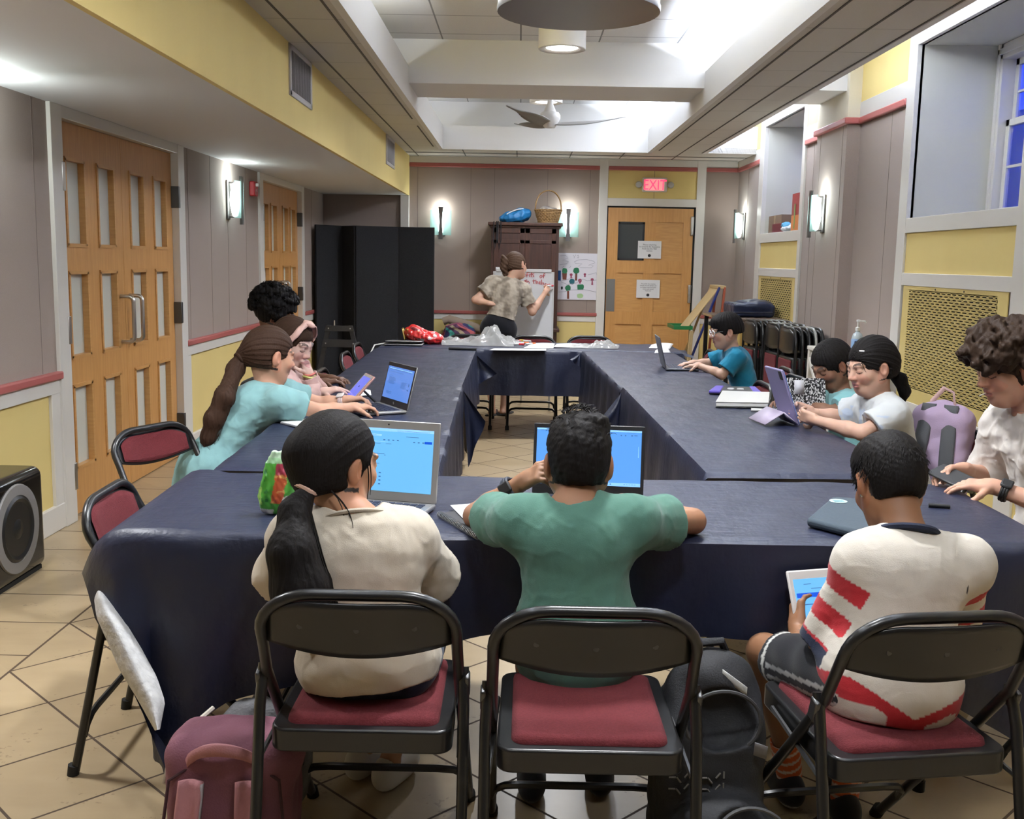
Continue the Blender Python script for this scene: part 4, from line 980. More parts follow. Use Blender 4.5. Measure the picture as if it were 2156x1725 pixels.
hand(b, 'efits of', [[(955, 535), (985, 530), (978, 505), (955, 520), (958, 550), (985, 555)],
 [(1035, 500), (1018, 490), (1008, 510), (1005, 568)], [(992, 535), (1030, 530)], [(1045, 520), (1045, 560)], [(1045, 500), (1046, 504)], [(1072, 498), (1068, 550), (1080, 562)], [(1055, 520), (1085, 516)], [(1110, 515), (1088, 520), (1092, 538), (1108, 548), (1090, 562)],
 [(1205, 535), (1190, 550), (1195, 575), (1215, 572), (1220, 545), (1205, 535)], [(1268, 520), (1250, 512), (1240, 535), (1242, 580)], [(1226, 548), (1262, 543)]])
hand(b, 'gh the hare', [[(985, 605), (965, 620), (975, 640), (988, 625), (988, 605), (990, 660), (968, 668)], [(1005, 595), (1008, 655)], [(1008, 630), (1030, 618), (1045, 652)],
 [(1105, 595), (1100, 650), (1112, 655)], [(1082, 618), (1125, 612)], [(1135, 600), (1138, 660)], [(1138, 635), (1160, 625), (1165, 658)], [(1178, 645), (1205, 640), (1195, 622), (1178, 635), (1182, 660), (1206, 660)],
 [(1215, 598), (1220, 675)], [(1220, 650), (1240, 640), (1246, 672)], [(1278, 655), (1262, 655), (1262, 680), (1280, 675), (1280, 655), (1284, 685)], [(1296, 660), (1298, 688)], [(1298, 668), (1312, 660)], [(1320, 675), (1340, 670), (1330, 658), (1318, 668), (1322, 690), (1345, 688)]])
b.build('handwriting', redm, t)
# colourful bag and rolled mat on a bench behind the back table
t = thing('low_bench', 'dark low bench by the back wall holding a patterned bag', 'bench', (-.75, 12.75, 0))
MB().b2((-1.0, 12.6, .36), (-.46, 12.95, .40)).build('bench_top', stm, t, bevel=.004)
for x in (-.97, -.49):
    for y in (12.63, 12.92): MB().b2((x-.02, y-.02, 0), (x+.02, y+.02, .36)).build('leg', stm, t)
t = thing('patterned_bag', 'bag with multicoloured leaf pattern slumped by the back wall below the wainscot', 'bag', (-.74, 12.75, .40))
pat = colmat('multicolour_leaf_print', .8)
def patcol(X):
    c = np.zeros((len(X), 3), np.float32); k = np.floor((X[:, 0]*16+np.sin(X[:, 2]*30)*.8+X[:, 2]*9)).astype(int) % 6
    pal = np.array([(.10, .03, .08), (.42, .10, .11), (.03, .03, .10), (.04, .25, .22), (.06, .03, .07), (.30, .24, .16)], np.float32); return pal[k]
s = SDF().ell((-.74, 12.75, .54), (.20, .14, .15), k=.05).ell((-.64, 12.74, .57), (.11, .11, .10), k=.05).box((-.74, 12.75, .3), (.5, .4, .1005), .001, neg=True, k=.004)
P, Q = s.mesh(.006, disp=lambda X: .012*vnoise(X, 16, 8)); pmesh('bag_body', P, Q, pat, t, patcol)
MB().tube([(-.90, 12.66, .55), (-.88, 12.62, .66), (-.74, 12.60, .70), (-.62, 12.61, .64)], .014, 8, flat=.4).build('strap', M('plum_strap', (.20, .05, .10), .8), t)
tag(MB().tube([(-.93, 12.86, .70), (-.86, 12.86, .73), (-.52, 12.87, .63), (-.46, 12.87, .60)], [.05, .055, .055, .05], 14).build('rolled_mat', M('tan_roll_mat', (.27, .21, .16), .9, bump=(60, .2))), 'tan rolled mat lying behind the patterned bag at the wall', 'mat')
# brown table with navy case, easel for children
t = thing('side_table', 'tall brown topped table with black legs in the far right corner', 'table', (2.33, 10.95, 0))
MB().b2((2.03, 10.28, .905), (2.635, 11.58, .935)).build('tabletop', M('brown_table_laminate', (.10, .065, .045), .5), t, bevel=.004)
MB().b2((2.028, 11.05, .908), (2.034, 11.582, .932)).build('edge_band', M('worn_wood_edge', (.28, .19, .10), .6), t)
for x in (2.06, 2.60):
    for y in (10.32, 11.53): MB().b2((x-.02, y-.02, 0), (x+.02, y+.02, .905)).build('leg', frame_b, t)
MB().b2((2.08, 10.36, .80), (2.58, 11.5, .84)).build('apron', frame_b, t)
case = M('navy_leatherette', (.012, .020, .055), .35, bump=(25, .25))
t = thing('storage_case', 'soft navy zipped case lying on the tall brown table', 'case', (2.38, 10.9, .935))
s = SDF().box((2.37, 10.86, 1.005), (.21, .27, .066), .03, k=.03).ell((2.42, 10.80, 1.06), (.16, .22, .055), k=.06)
P, Q = s.mesh(.007, disp=lambda X: .008*vnoise(X, 14, 2)); pmesh('case_body', P, Q, case, t)
MB().tube([(2.16, 10.60, .985), (2.17, 10.585, .985), (2.55, 10.585, .99), (2.57, 10.62, .99)], .007, 6).build('zip', M('navy_zip', (.008, .010, .03), .4), t)
t = thing('child_easel', 'wooden child easel with blue edge and green tray in the far right corner', 'easel', (2.0, 12.0, 0))
wd = M('pale_pine', (.50, .37, .19), .5, vary=(12, (.42, .29, .13), .7), stretch=(4, 4, .6)); bl_ = M('royal_blue_paint', (.012, .025, .16), .4); gr_ = M('green_plastic_tray', (.012, .16, .045), .4); or_ = M('orange_red_paint', (.35, .075, .035), .45)
top = aty(1512, 604, 11.95); fl = V((1.72, 11.85, 0)); 
fa = lambda k, w=0: V((top.x+(fl.x-top.x)*k-.02, 11.72+w, top.z*(1-k)))
def strut(a, b_, w, th, mat, nm, rot=0):
    a, b_ = V(a), V(b_); d = (b_-a); L_ = d.length; d = d/L_; xa = V((0, 1, 0)).cross(d).normalized() if abs(d.y) < .3 else V((1, 0, 0))
    q = Matrix((xa, d.cross(xa), d)).transposed()
    return MB().box((a+b_)/2, (th, w, L_), q).build(nm, mat, t, bevel=.003)
for y in (11.72, 12.22):
    strut((top.x-.03, y, top.z), (1.80, y, 0), .045, .022, bl_ if y < 12 else wd, 'front_leg')
    strut((top.x+.03, y, top.z), (2.20, y, 0), .045, .022, or_, 'rear_leg')
strut((top.x-.025, 11.97, top.z-.01), (1.885, 11.97, .74), .46, .012, wd, 'drawing_board')
MB().box((top.x, 11.97, top.z), (.09, .52, .035)).build('top_rail', wd, t, bevel=.004)
b = MB().box((1.84, 11.97, .735), (.20, .52, .012)).box((1.74, 11.97, .75), (.012, .52, .04)).box((1.94, 11.97, .75), (.012, .52, .04)).box((1.84, 11.71, .75), (.2, .012, .04)).box((1.84, 12.23, .75), (.2, .012, .04)); b.build('paint_tray', gr_, t)
strut((1.93, 11.70, .72), (1.90, 11.70, 0), .05, .04, wd, 'tray_support')
# folded chairs leaning against the right wall
def folded_parts(t, hoopm):
    L = dict(parent=t, local=True)
    arch = [(.235, .01)]+[(.235, .80)]+[(.12+.115*math.cos(a), .80+.15*math.sin(a)) for a in [PI/2*k/6 for k in range(1, 7)]]
    pts = [(x, z) for x, z in arch]+[(-x, z) for x, z in reversed(arch)]
    MB().tube([(0, x, z) for x, z in pts], .0125, 8).build('back_frame', hoopm, **L)
    MB().tube([(.022, .222, .62), (.026, .222, .015)], .0125, 8).build('leg', hoopm, **L)
    MB().tube([(.022, -.222, .62), (.026, -.222, .015)], .0125, 8).build('leg', hoopm, **L)
    MB().grid(lambda u, v: (-.006-.012*(1-(2*u-1)**2), -.205+.41*u, .735+.02*(2*u-1)**2+v*(.205-.10*max(0, abs(2*u-1)-.45)**1.2)), 14, 6).build('back_shell', frame_b, solid=.008, **L)
    MB().b2((-.012, -.19, .27), (.022, .19, .705)).build('seat_pan', frame_b, bevel=.012, **L)
    MB().b2((-.024, -.165, .29), (-.008, .165, .685)).build('seat_pad', pad, bevel=.010, seg=3, **L)
    MB().tube([(.01, -.21, .16), (.01, .21, .16)], .009).build('stretcher', hoopm, **L)
greytube = M('pale_grey_tube', (.30, .30, .28), .35, .3)
folded = None
fn = 0
for gi, (yy, px, py, n) in enumerate(((9.78, 1578, 668, 7), (9.27, 1626, 680, 5), (8.79, 1656, 690, 5))):
    xs = aty(px, py, yy).x
    for k in range(n):
        gk = gi == 2 and k == 3
        lab = ('foremost' if k == 0 else ('second', 'third', 'fourth', 'fifth', 'sixth', 'rearmost')[k-1]) + ' folded chair in the ' + ('back' if gi == 0 else 'middle' if gi == 1 else 'front') + ' cluster leaning by the right wall'
        loc = (xs+.015+k*.052, yy-.012*k, 0)
        if gk:
            t = thing('stacked_folding_chair', 'folded chair with pale grey tube frame in the front cluster at the right wall', 'chair', loc, .05, 'folded chairs leaning at the right wall'); folded_parts(t, greytube)
        elif folded is None:
            folded = thing('stacked_folding_chair', lab, 'chair', loc, .05, 'folded chairs leaning at the right wall'); folded_parts(folded, frame_b)
        else: dup(folded, loc, .05, lab, 'folded chairs leaning at the right wall')
# white side table with sanitizer
wt_ = M('white_painted_wood', (.62, .60, .55), .45)
t = thing('white_console', 'white console table with crossed legs beside the folded chairs', 'console table', (2.42, 7.82, 0))
cx0, cx1, cy0, cy1, cz = 2.27, 2.58, 7.30, 8.22, .845
MB().b2((cx0, cy0, cz-.03), (cx1, cy1, cz)).build('tabletop', wt_, t, bevel=.004)
MB().b2((cx0+.02, cy0+.02, cz-.09), (cx1-.02, cy1-.02, cz-.03)).build('apron', wt_, t)
for x in (cx0+.025, cx1-.025):
    for y in (cy0+.025, cy1-.025): MB().b2((x-.02, y-.02, 0), (x+.02, y+.02, cz-.03)).build('leg', wt_, t, bevel=.003)
for a, b_ in (((cy0+.04, .10), (cy1-.04, cz-.10)), ((cy1-.04, .10), (cy0+.04, cz-.10))):
    strut((cx0+.012+(.0 if a[0] < 7.8 else .022), a[0], a[1]), (cx0+.012+(.0 if a[0] < 7.8 else .022), b_[0], b_[1]), .035, .02, wt_, 'cross_brace')
for y in (cy0+.025, cy1-.025):
    strut((cx0+.04, y, .1), (cx1-.04, y, cz-.1), .02, .035, wt_, 'cross_brace'); strut((cx1-.04, y+.021, .1), (cx0+.04, y+.021, cz-.1), .02, .035, wt_, 'cross_brace')
tag(MB().b2((2.30, 7.62, cz), (2.50, 7.92, cz+.004)).build('paper_sheet', paper), 'white paper lying on the white console table', 'paper')
t = thing('sanitizer_bottle', 'clear pump bottle of hand sanitizer on the white console table', 'bottle', (2.40, 7.42, cz))
bx_, by_ = 2.40, 7.42
MB().lathe([(0, cz), (.036, cz), (.040, cz+.01), (.040, cz+.12), (.030, cz+.15), (.014, cz+.163), (.014, cz+.175)], (bx_, by_, 0), 24).build('bottle', M('clear_gel_plastic', (.45, .52, .55), .15, spec=.6), t)
MB().lathe([(.0405, cz+.03), (.0412, cz+.035), (.0412, cz+.11), (.0405, cz+.115)], (bx_, by_, 0), 24).build('paper_label', M('sanitizer_label', (.25, .40, .62), .4), t)
MB().b2((bx_-.03, by_-.0425, cz+.075), (bx_+.02, by_-.036, cz+.10)).build('label_mark', M('dark_blue_print', (.01, .03, .12), .5), t)
MB().lathe([(.017, cz+.173), (.017, cz+.195), (.007, cz+.2), (.007, cz+.235), (.013, cz+.237), (.013, cz+.25), (0, cz+.252)], (bx_, by_, 0), 16).tube([(bx_, by_, cz+.243), (bx_+.045, by_-.005, cz+.24), (bx_+.052, by_-.006, cz+.228)], .006).build('pump', M('white_pump', (.72, .72, .70), .4), t)
# things on the sill of the far window niche
t = thing('cardboard_box', 'brown cardboard box on the sill of the far window niche', 'box', (2.9, 11.4, ZN0))
MB().b2((2.72, 11.10, ZN0), (3.05, 11.66, ZN0+.19)).build('carton', M('brown_cardboard', (.19, .125, .08), .85), t)
MB().b2((2.719, 11.36, ZN0), (2.7215, 11.43, ZN0+.19)).build('tape', M('tan_tape', (.30, .20, .10), .4), t)
tag(MB().box((2.76, 11.20, ZN0+.05), (.10, .42, .10), (0, 0, .05)).build('maroon_box', M('maroon_card', (.14, .02, .025), .6), bevel=.004), 'long maroon box in front of the cardboard box on the far sill', 'box')
s = SDF().ell((2.74, 10.86, ZN0+.035), (.06, .22, .03), k=.03).ell((2.80, 10.72, ZN0+.09), (.06, .08, .09), k=.04).box((2.75, 10.8, ZN0-.1), (.4, .6, .1005), .001, neg=True, k=.003)
P, Q = s.mesh(.006, disp=lambda X: .010*vnoise(X, 26, 4)); o = pmesh('plastic_bag', P, Q, M('white_bag_plastic', (.60, .63, .66), .4)); tag(o, 'crumpled white plastic bag on the far window sill', 'bag')
s = SDF().ell((2.74, 10.95, ZN0+.07), (.05, .12, .035), k=.03); P, Q = s.mesh(.006, disp=lambda X: .008*vnoise(X, 30, 9)); tag(pmesh('blue_cloth', P, Q, M('pale_blue_cloth', (.10, .33, .52), .9)), 'pale blue cloth lying on the white bag at the far window', 'cloth')
t = thing('food_box', 'upright red and orange printed food box on the far window sill', 'box', (2.75, 10.37, ZN0))
MB().b2((2.67, 10.20, ZN0), (2.90, 10.50, ZN0+.36)).build('carton', M('dark_red_carton', (.24, .02, .02), .5), t)
b = MB().b2((2.668, 10.20, ZN0+.0), (2.6705, 10.50, ZN0+.15)).b2((2.70, 10.1985, ZN0), (2.90, 10.2005, ZN0+.16)); b.build('orange_band', M('orange_print', (.55, .17, .03), .5), t)
MB().b2((2.72, 10.198, ZN0+.16), (2.89, 10.2, ZN0+.24)).build('red_band', M('bright_red_print', (.45, .015, .03), .5), t)
MB().b2((2.667, 10.36, ZN0+.02), (2.669, 10.40, ZN0+.26)).build('green_band', M('green_print', (.13, .25, .06), .5), t)
MB().b2((2.74, 10.197, ZN0+.285), (2.86, 10.1995, ZN0+.325)).build('white_title', M('cream_print', (.55, .50, .42), .5), t)
t = thing('coffee_maker', 'black and steel kitchen appliance standing behind the red food box', 'kitchen appliance', (2.86, 10.2, ZN0))
MB().lathe([(.0, 0), (.09, 0), (.09, .03), (.06, .06), (.05, .40), (.075, .46), (.11, .54), (.12, .56)], (3.03, 10.32, ZN0), 24).build('appliance_body', M('dark_appliance', (.04, .04, .04), .3, .5), t)
MB().lathe([(.11, .56), (.13, .565), (.13, .585), (.115, .59), (.115, .645), (.13, .65), (.13, .67), (0, .68)], (3.03, 10.32, ZN0), 24).build('steel_collar', steel, t)
# subwoofer
t = thing('subwoofer', 'black subwoofer loudspeaker with grey ring on the floor at the left wall', 'loudspeaker', (-2.29, 4.48, 0))
gl_b = M('glossy_black_cabinet', (.010, .0095, .009), .12, spec=.6)
MB().b2((-2.415, 4.13, .015), (-2.19, 4.745, .49)).build('cabinet', gl_b, t, bevel=.045, seg=5)
scc = (-2.188, 4.46, .255)
MB().lathe([(.145, -.006), (.150, .006), (.196, .006), (.200, -.004)], scc, 48, rot=(0, PI/2, 0)).build('surround_ring', M('grey_speaker_ring', (.20, .19, .185), .5), t)
MB().lathe([(.148, .004), (.135, .012), (.120, .004), (.07, -.02), (.06, -.006), (.035, .010), (0, .014)], scc, 48, rot=(0, PI/2, 0)).build('cone', M('black_speaker_cone', (.012, .012, .012), .35), t)
MB().b2((-2.40, 4.16, 0), (-2.21, 4.72, .02)).build('foot_plate', rub, t)
# ================================================================== things on the tables
scr_blue = M('lit_screen_blue', (.02, .05, .1), .2, emit=((.055, .15, .42), 1.0)); scr_cyan = M('lit_screen_pale_blue', (.02, .05, .1), .2, emit=((.085, .27, .48), 1.0))
scr_mid = M('lit_screen_mid_blue', (.02, .05, .1), .2, emit=((.06, .19, .48), 1.0)); scr_dim = M('lit_screen_soft_blue', (.02, .05, .1), .2, emit=((.055, .125, .36), 1.0)); scr_vio = M('lit_screen_violet', (.02, .05, .1), .2, emit=((.09, .095, .42), 1.0))
ui_dk = M('screen_dark_text', (.01, .05, .14), .5, emit=((.02, .06, .16), 1.0)); ui_bt = M('screen_button_blue', (.0, .05, .3), .5, emit=((.0, .03, .28), 1.0)); ui_lt = M('screen_pale_bar', (.3, .5, .8), .5, emit=((.075, .21, .46), 1.0))
silv = M('silver_aluminium', (.46, .46, .46), .38, .85); grey_l = M('grey_laptop_shell', (.16, .165, .18), .4, .6); dk_l = M('dark_laptop_shell', (.02, .02, .022), .4); keym = M('dark_keys', (.02, .025, .05), .5); bez_s = M('silver_bezel', (.36, .355, .34), .4, .4)
def laptop(label, hl, hr, z, depth, sh, tilt, shell, bezel, screen, content, bz=(.012, .012, .022, .03)):
    """hinge ends seen left-right by its user; lid tilts back by tilt degrees"""
    hl, hr = V((*hl, z)), V((*hr, z)); ex = (hr-hl).normalized(); w = (hr-hl).length; ey = V((ex.y, -ex.x, 0))       # ey towards the user
    t = thing('laptop', label, 'laptop', (hl+hr)/2+ey*depth/2)
    c = (hl+hr)/2; R_ = Matrix((ex, -ey, V((0, 0, 1)))).transposed()
    th = .014
    MB().box(c+ey*depth/2+V((0, 0, th/2+.002)), (w, depth, th), R_).build('base', shell, t, bevel=.005)
    k = MB(); 
    for r in range(5):
        for q in range(12): k.box(c+ey*(.025+depth*.48*(r+.5)/5)+ex*(w*.86*((q+.5)/12-.5))+V((0, 0, th+.003)), (w*.86/12*.82, depth*.48/5*.8, .002), R_)
    tag(k.build('keyboard', keym, t, smooth=0), kind='stuff')
    MB().box(c+ey*depth*.79+V((0, 0, th+.0022)), (w*.36, depth*.28, .001), R_).build('trackpad', bez_s if shell is silv else keym, t)
    a = math.radians(tilt); u = V((0, 0, 1))*math.cos(a)-ey*math.sin(a); n = ey*math.cos(a)+V((0, 0, 1))*math.sin(a)
    L_ = Matrix((ex, -n, u)).transposed(); o = c+V((0, 0, th))
    lid = MB().box(o+u*sh/2-n*.003, (w, .007, sh), L_).build('lid', shell, t, bevel=.004)
    MB().box(o+u*sh/2+n*.0012, (w-.004, .002, sh-.004), L_).build('bezel', bezel, lid)
    l, r, tp_, bt = bz
    MB().box(o+u*((sh-tp_-bt)/2+bt)+ex*((l-r)/2)+n*.0026, (w-l-r, .001, sh-tp_-bt), L_).build('screen', screen, lid)
    W_, H_ = w-l-r, sh-tp_-bt
    for m_, bars in content.items():
        b = MB()
        for x, y, bw_, bh in bars: b.box(o+u*(bt+H_*(1-y-bh/2))+ex*(-w/2+l+W_*(x+bw_/2))+n*.0034, (W_*bw_, .0006, H_*bh), L_)
        tag(b.build('screen_text' if m_ is ui_dk else 'screen_bar', m_, lid, smooth=0), kind='stuff')
    MB().lathe([(0, 0), (.0025, 0), (.0025, .0006), (0, .0007)], o+u*(sh-tp_/2)+n*.0022, 8, rot=(PI/2, 0, math.atan2(ex.y, ex.x))).build('webcam', black, lid)
    return t, o, ex, n, u
rn = random.Random(3)
txt = [(.12, .33+.022*k, .30*rn.uniform(.7, 1), .009) for k in range(10)]+[(.62, .42+.022*k, .22*rn.uniform(.6, 1), .009) for k in range(9)]+[(.12, .78+.022*k, .25*rn.uniform(.4, 1), .008) for k in range(4)]+[(.1, .08, .8, .012), (.1, .16, .55, .008), (.12, .27, .1, .01), (.9, .42, .03, .09), (.88, .60, .05, .04)]
t, o, ex, n, u = laptop('grey laptop with blue document screen open before the teal shirt girl', (-.665, 5.02), (-.505, 4.745), TZ['LN'], .215, .205, 14, M('grey_silver_laptop', (.34, .335, .33), .4, .6), dk_l, scr_dim, {ui_dk: txt, ui_lt: [(.06, .05, .88, .02)]}, (.012, .012, .020, .032))
MB().lathe([(.004, 0), (.0065, 0), (.0065, .0005), (.004, .0005)], o+u*.016+n*.0032, 12, rot=(PI/2, 0, math.atan2(ex.y, ex.x))).build('round_logo', bez_s, [c for c in t.children if c.name.startswith('lid')][0])
laptop('silver laptop with glowing pale blue web page before the girl in cream', (-.535, 3.02), (-.228, 2.945), TZ['F'], .215, .235, 9, silv, bez_s, scr_cyan,
       {ui_dk: [(.02, .06, .2, .006), (.12, .05, .1, .006), (.05, .24, .28, .006), (.36, .24, .06, .006), (.48, .24, .06, .006), (.15, .40, .32, .008), (.12, .56, .30, .008), (.47, .42, .012, .012), (.05, .58, .05, .005)]+[(.42, .70+.06*k, .022, .02) for k in range(4)]+[(.45+.05*k, .175, .02, .015) for k in range(4)]+[(.78+.05*k, .19, .02, .015) for k in range(3)]+[(.12, .105, .25, .008), (.70, .115, .14, .007), (.6, .03, .36, .005)],
        ui_lt: [(.0, .0, 1, .045), (.05, .095, .38, .03), (.0, .21, .5, .006)], ui_bt: [(.905, .175, .08, .04)]}, (.018, .018, .024, .028))
laptop('black laptop with bright blue screen before the boy in green', (.05, 3.12), (.385, 3.085), TZ['F'], .23, .215, 8, dk_l, dk_l, scr_mid,
       {ui_dk: [(.03, .035, .12, .008), (.20, .035, .04, .006), (.86, .035, .08, .006), (.80+.03*k, .08, .012, .018)[:4] if 0 else (.80, .08, .012, .018), (.84, .08, .012, .018), (.90, .08, .015, .018), (.93, .08, .03, .01), (.14, .80, .16, .008), (.14, .845, .10, .008), (.12, .90, .012, .02), (.15, .9, .10, .01), (.02, .955, .03, .02)]+[(.62+.03*k, .955, .014, .02) for k in range(4)]+[(.84+.025*k, .958, .016, .012) for k in range(5)], ui_lt: [(0, 0, 1, .03), (0, .94, 1, .06), (.972, .28, .005, .2)]}, (.010, .010, .014, .032))
laptop('grey laptop with its back to the picture, used by the boy in blue', (.995, 6.98), (1.005, 7.29), TZ['RF'], .22, .215, 14, grey_l, dk_l, scr_blue, {ui_dk: [(.1, .2+.05*k, .7, .015) for k in range(10)]})
laptop('closed silver laptop lying at the left end of the back table', (-1.02, 9.0), (-.74, 9.0), TZ['B'], .20, .012, 0, silv, silv, silv, {}, (.003, .003, .003, .003)) if 0 else None
t = thing('laptop', 'thin closed silver laptop on the left end of the back table by the cord', 'laptop', (-.93, 8.72, TZ['B']))
MB().b2((-1.10, 8.56, TZ['B']+.003), (-.79, 8.79, TZ['B']+.014)).build('base', silv, t, bevel=.004); MB().box((-.945, 8.68, TZ['B']+.030), (.30, .22, .008), (-.06, 0, 0)).build('lid', silv, t, bevel=.003)
tag(MB().tube([(-1.10, 8.66, TZ['B']+.012), (-1.18, 8.55, .755), (-1.22, 8.3, .62), (-1.32, 7.8, .52), (-1.52, 7.2, .42), (-1.68, 6.8, .25), (-1.75, 6.7, .012), (-1.9, 7.2, .008), (-2.2, 8.2, .008), (-2.4, 8.9, .30), (-2.42, 8.92, .45)], .006, 6).build('power_cord', M('white_cord', (.55, .54, .50), .5)), 'white power cord hanging from the back table past the left chairs', 'cord')
# red chip bag
cb = atz(893, 724, TZ['B'])
t = thing('chip_bag', 'crumpled red and silver snack bag on the left of the back table', 'snack bag', cb)
def chipcol(X):
    c = np.tile(np.array([[.52, .02, .02]], np.float32), (len(X), 1)); a = vnoise(X, 16, 4, (1, 1, 1.6)); b_ = vnoise(X, 30, 9)
    c[a > .42] = (.55, .53, .52); c[(b_ > .55) & (X[:, 0] < cb.x-.03)] = (.55, .36, .06); c[(a < -.62)] = (.16, .015, .02); return c
s = SDF().ell(cb+V((0, .03, .058)), (.155, .11, .058), R=((.97, 0, .22), (0, 1, 0), (-.22, 0, .97)), k=.03).ell(cb+V((-.09, .03, .09)), (.075, .08, .065), k=.04).ell(cb+V((.09, .03, .045)), (.07, .09, .04), k=.04).box(cb+V((0, 0, -.2)), (.5, .5, .2005), .001, neg=True, k=.003)
P, Q = s.mesh(.005, disp=lambda X: .010*vnoise(X, 34, 6)+.006*np.abs(vnoise(X, 60, 2))); pmesh('bag_body', P, Q, colmat('printed_chip_foil', .28, .6), t, chipcol)
MB().grid(lambda a, b: cb+V((-.165-.02*b+.006*math.sin(a*20), -.02+.10*a, .03+.09*b+.008*math.sin(a*9))), 16, 6).build('crimped_end', M('gold_foil', (.50, .36, .10), .3, .4), t, solid=.002)
# clear plastic wrappings, papers and markers
film = bpy.data.materials.new('clear_plastic_film'); film.use_nodes = True
def _film():
    nt = film.node_tree; nt.nodes.clear(); o_ = nt.nodes.new('ShaderNodeOutputMaterial'); tr = nt.nodes.new('ShaderNodeBsdfTransparent'); tr.inputs[0].default_value = (.9, .9, .9, 1)
    p = nt.nodes.new('ShaderNodeBsdfPrincipled'); p.inputs['Base Color'].default_value = (.60, .60, .58, 1); p.inputs['Roughness'].default_value = .18; mx = nt.nodes.new('ShaderNodeMixShader'); mx.inputs[0].default_value = .42
    nt.links.new(tr.outputs[0], mx.inputs[1]); nt.links.new(p.outputs[0], mx.inputs[2]); nt.links.new(mx.outputs[0], o_.inputs[0])
_film()
def crumple(name, label, c, lx, ly, prof, seed, cat):
    r = random.Random(seed); ph = [r.uniform(0, 6) for _ in range(6)]
    def fn(u_, v_):
        x, y = (u_-.5)*lx, (v_-.5)*ly; h = prof(u_)*(math.sin(PI*v_)**.7)
        h += (.016*math.sin(u_*23+ph[0]+v_*7)+.012*math.sin(v_*19+ph[1]-u_*13)+.01*math.sin(u_*41+v_*31+ph[2]))*(.3+min(1, prof(u_)*10))*math.sin(PI*v_)
        return c+V((x+.01*math.sin(v_*11+ph[3]), y+.012*math.sin(u_*15+ph[4]), max(.002, h+.004)))
    return tag(MB().grid(fn, 46, 24).build(name, film, smooth=25), label, cat)
crumple('plastic_bag', 'large crumpled clear plastic bag across the middle of the back table', atz(1008, 728, TZ['B'])+V((0, .05, 0)), .60, .22, lambda u_: .045+.095*math.exp(-((u_-.68)/.16)**2), 3, 'plastic bag')
crumple('plastic_wrapper', 'crumpled clear wrapper on the right part of the back table', atz(1250, 733, TZ['B']), .40, .15, lambda u_: .02+.035*math.exp(-((u_-.72)/.2)**2), 5, 'plastic wrapper')
tag(MB().tube([atz(945, 734, TZ['B']+.01), atz(1003, 736, TZ['B']+.01)], .011, 10).build('cardboard_tube', black), 'black tube lying at the front edge of the back table', 'tube')
mk_c = {'orange': (.65, .13, .02), 'yellow': (.62, .48, .05), 'pink': (.60, .10, .18), 'white': (.6, .6, .6), 'green': (.06, .35, .10), 'red': (.5, .02, .03), 'sky': (.10, .35, .6)}
def marker(p, ang, col, label, L_=.13, r=.0085, group=None):
    d = V((math.cos(ang), math.sin(ang), 0)); t_ = thing('marker', label, 'marker', p, 0, group)
    MB().tube([p-d*L_/2+V((0, 0, r)), p+d*L_*.15+V((0, 0, r))], r, 10).build('barrel', M('white_marker_barrel', (.62, .62, .60), .4), t_)
    MB().tube([p+d*L_*.15+V((0, 0, r)), p+d*L_/2+V((0, 0, r))], [r*1.08, r], 10).build('marker_cap', M(col+'_marker_cap', mk_c[col], .4), t_)
    return t_
for i, (px, py, an, c_) in enumerate(((1098, 724, .3, 'orange'), (1106, 720, 2.4, 'yellow'), (1090, 721, 1.2, 'pink'), (1088, 727, -.2, 'red'), (1117, 726, .9, 'orange'))):
    marker(atz(px, py, TZ['B']), an, c_, ('orange marker at the front of the loose pile on the back table', 'yellow marker on top of the pile on the back table', 'pink marker at the left of the pile on the back table', 'red marker lying nearest the edge of the back table pile', 'orange marker at the right end of the back table pile')[i], group='markers on the back table')
def sheet(name, label, pts, z, cat='paper', mat=None, lift=0):
    a, b_, c_, d_ = [V((p.x, p.y, z)) for p in pts]
    return tag(MB().grid(lambda u_, v_: a.lerp(b_, u_).lerp(d_.lerp(c_, u_), v_)+V((0, 0, .0015+lift*math.sin(PI*u_)*math.sin(PI*v_*.8)+lift*.5*u_*v_)), 8, 8).build(name, mat or paper, solid=.0012), label, cat)
B_ = TZ['B']
sheet('paper_sheet', 'white paper sheet on the back table right of the markers', [atz(*q, B_) for q in ((1102, 733), (1165, 734), (1168, 725), (1120, 724))], B_, lift=.008)
sheet('paper_sheet', 'white paper sheet in the middle right of the back table', [atz(*q, B_) for q in ((1165, 732), (1235, 733), (1225, 726), (1172, 725))], B_+.002, lift=.006)
sheet('paper_sheet', 'long white paper along the front edge of the back table', [atz(*q, B_) for q in ((1030, 738), (1150, 739), (1150, 735), (1040, 734))], B_)
sheet('napkin', 'white napkin near the right end of the back table', [atz(*q, B_) for q in ((1366, 733), (1410, 735), (1418, 727), (1372, 726))], B_, 'napkin', lift=.02)
sheet('napkin', 'small white napkin in front of the other one at the right table joint', [atz(*q, TZ['RF']) for q in ((1378, 744), (1412, 743), (1408, 737), (1380, 738))], TZ['RF'], 'napkin', lift=.02)
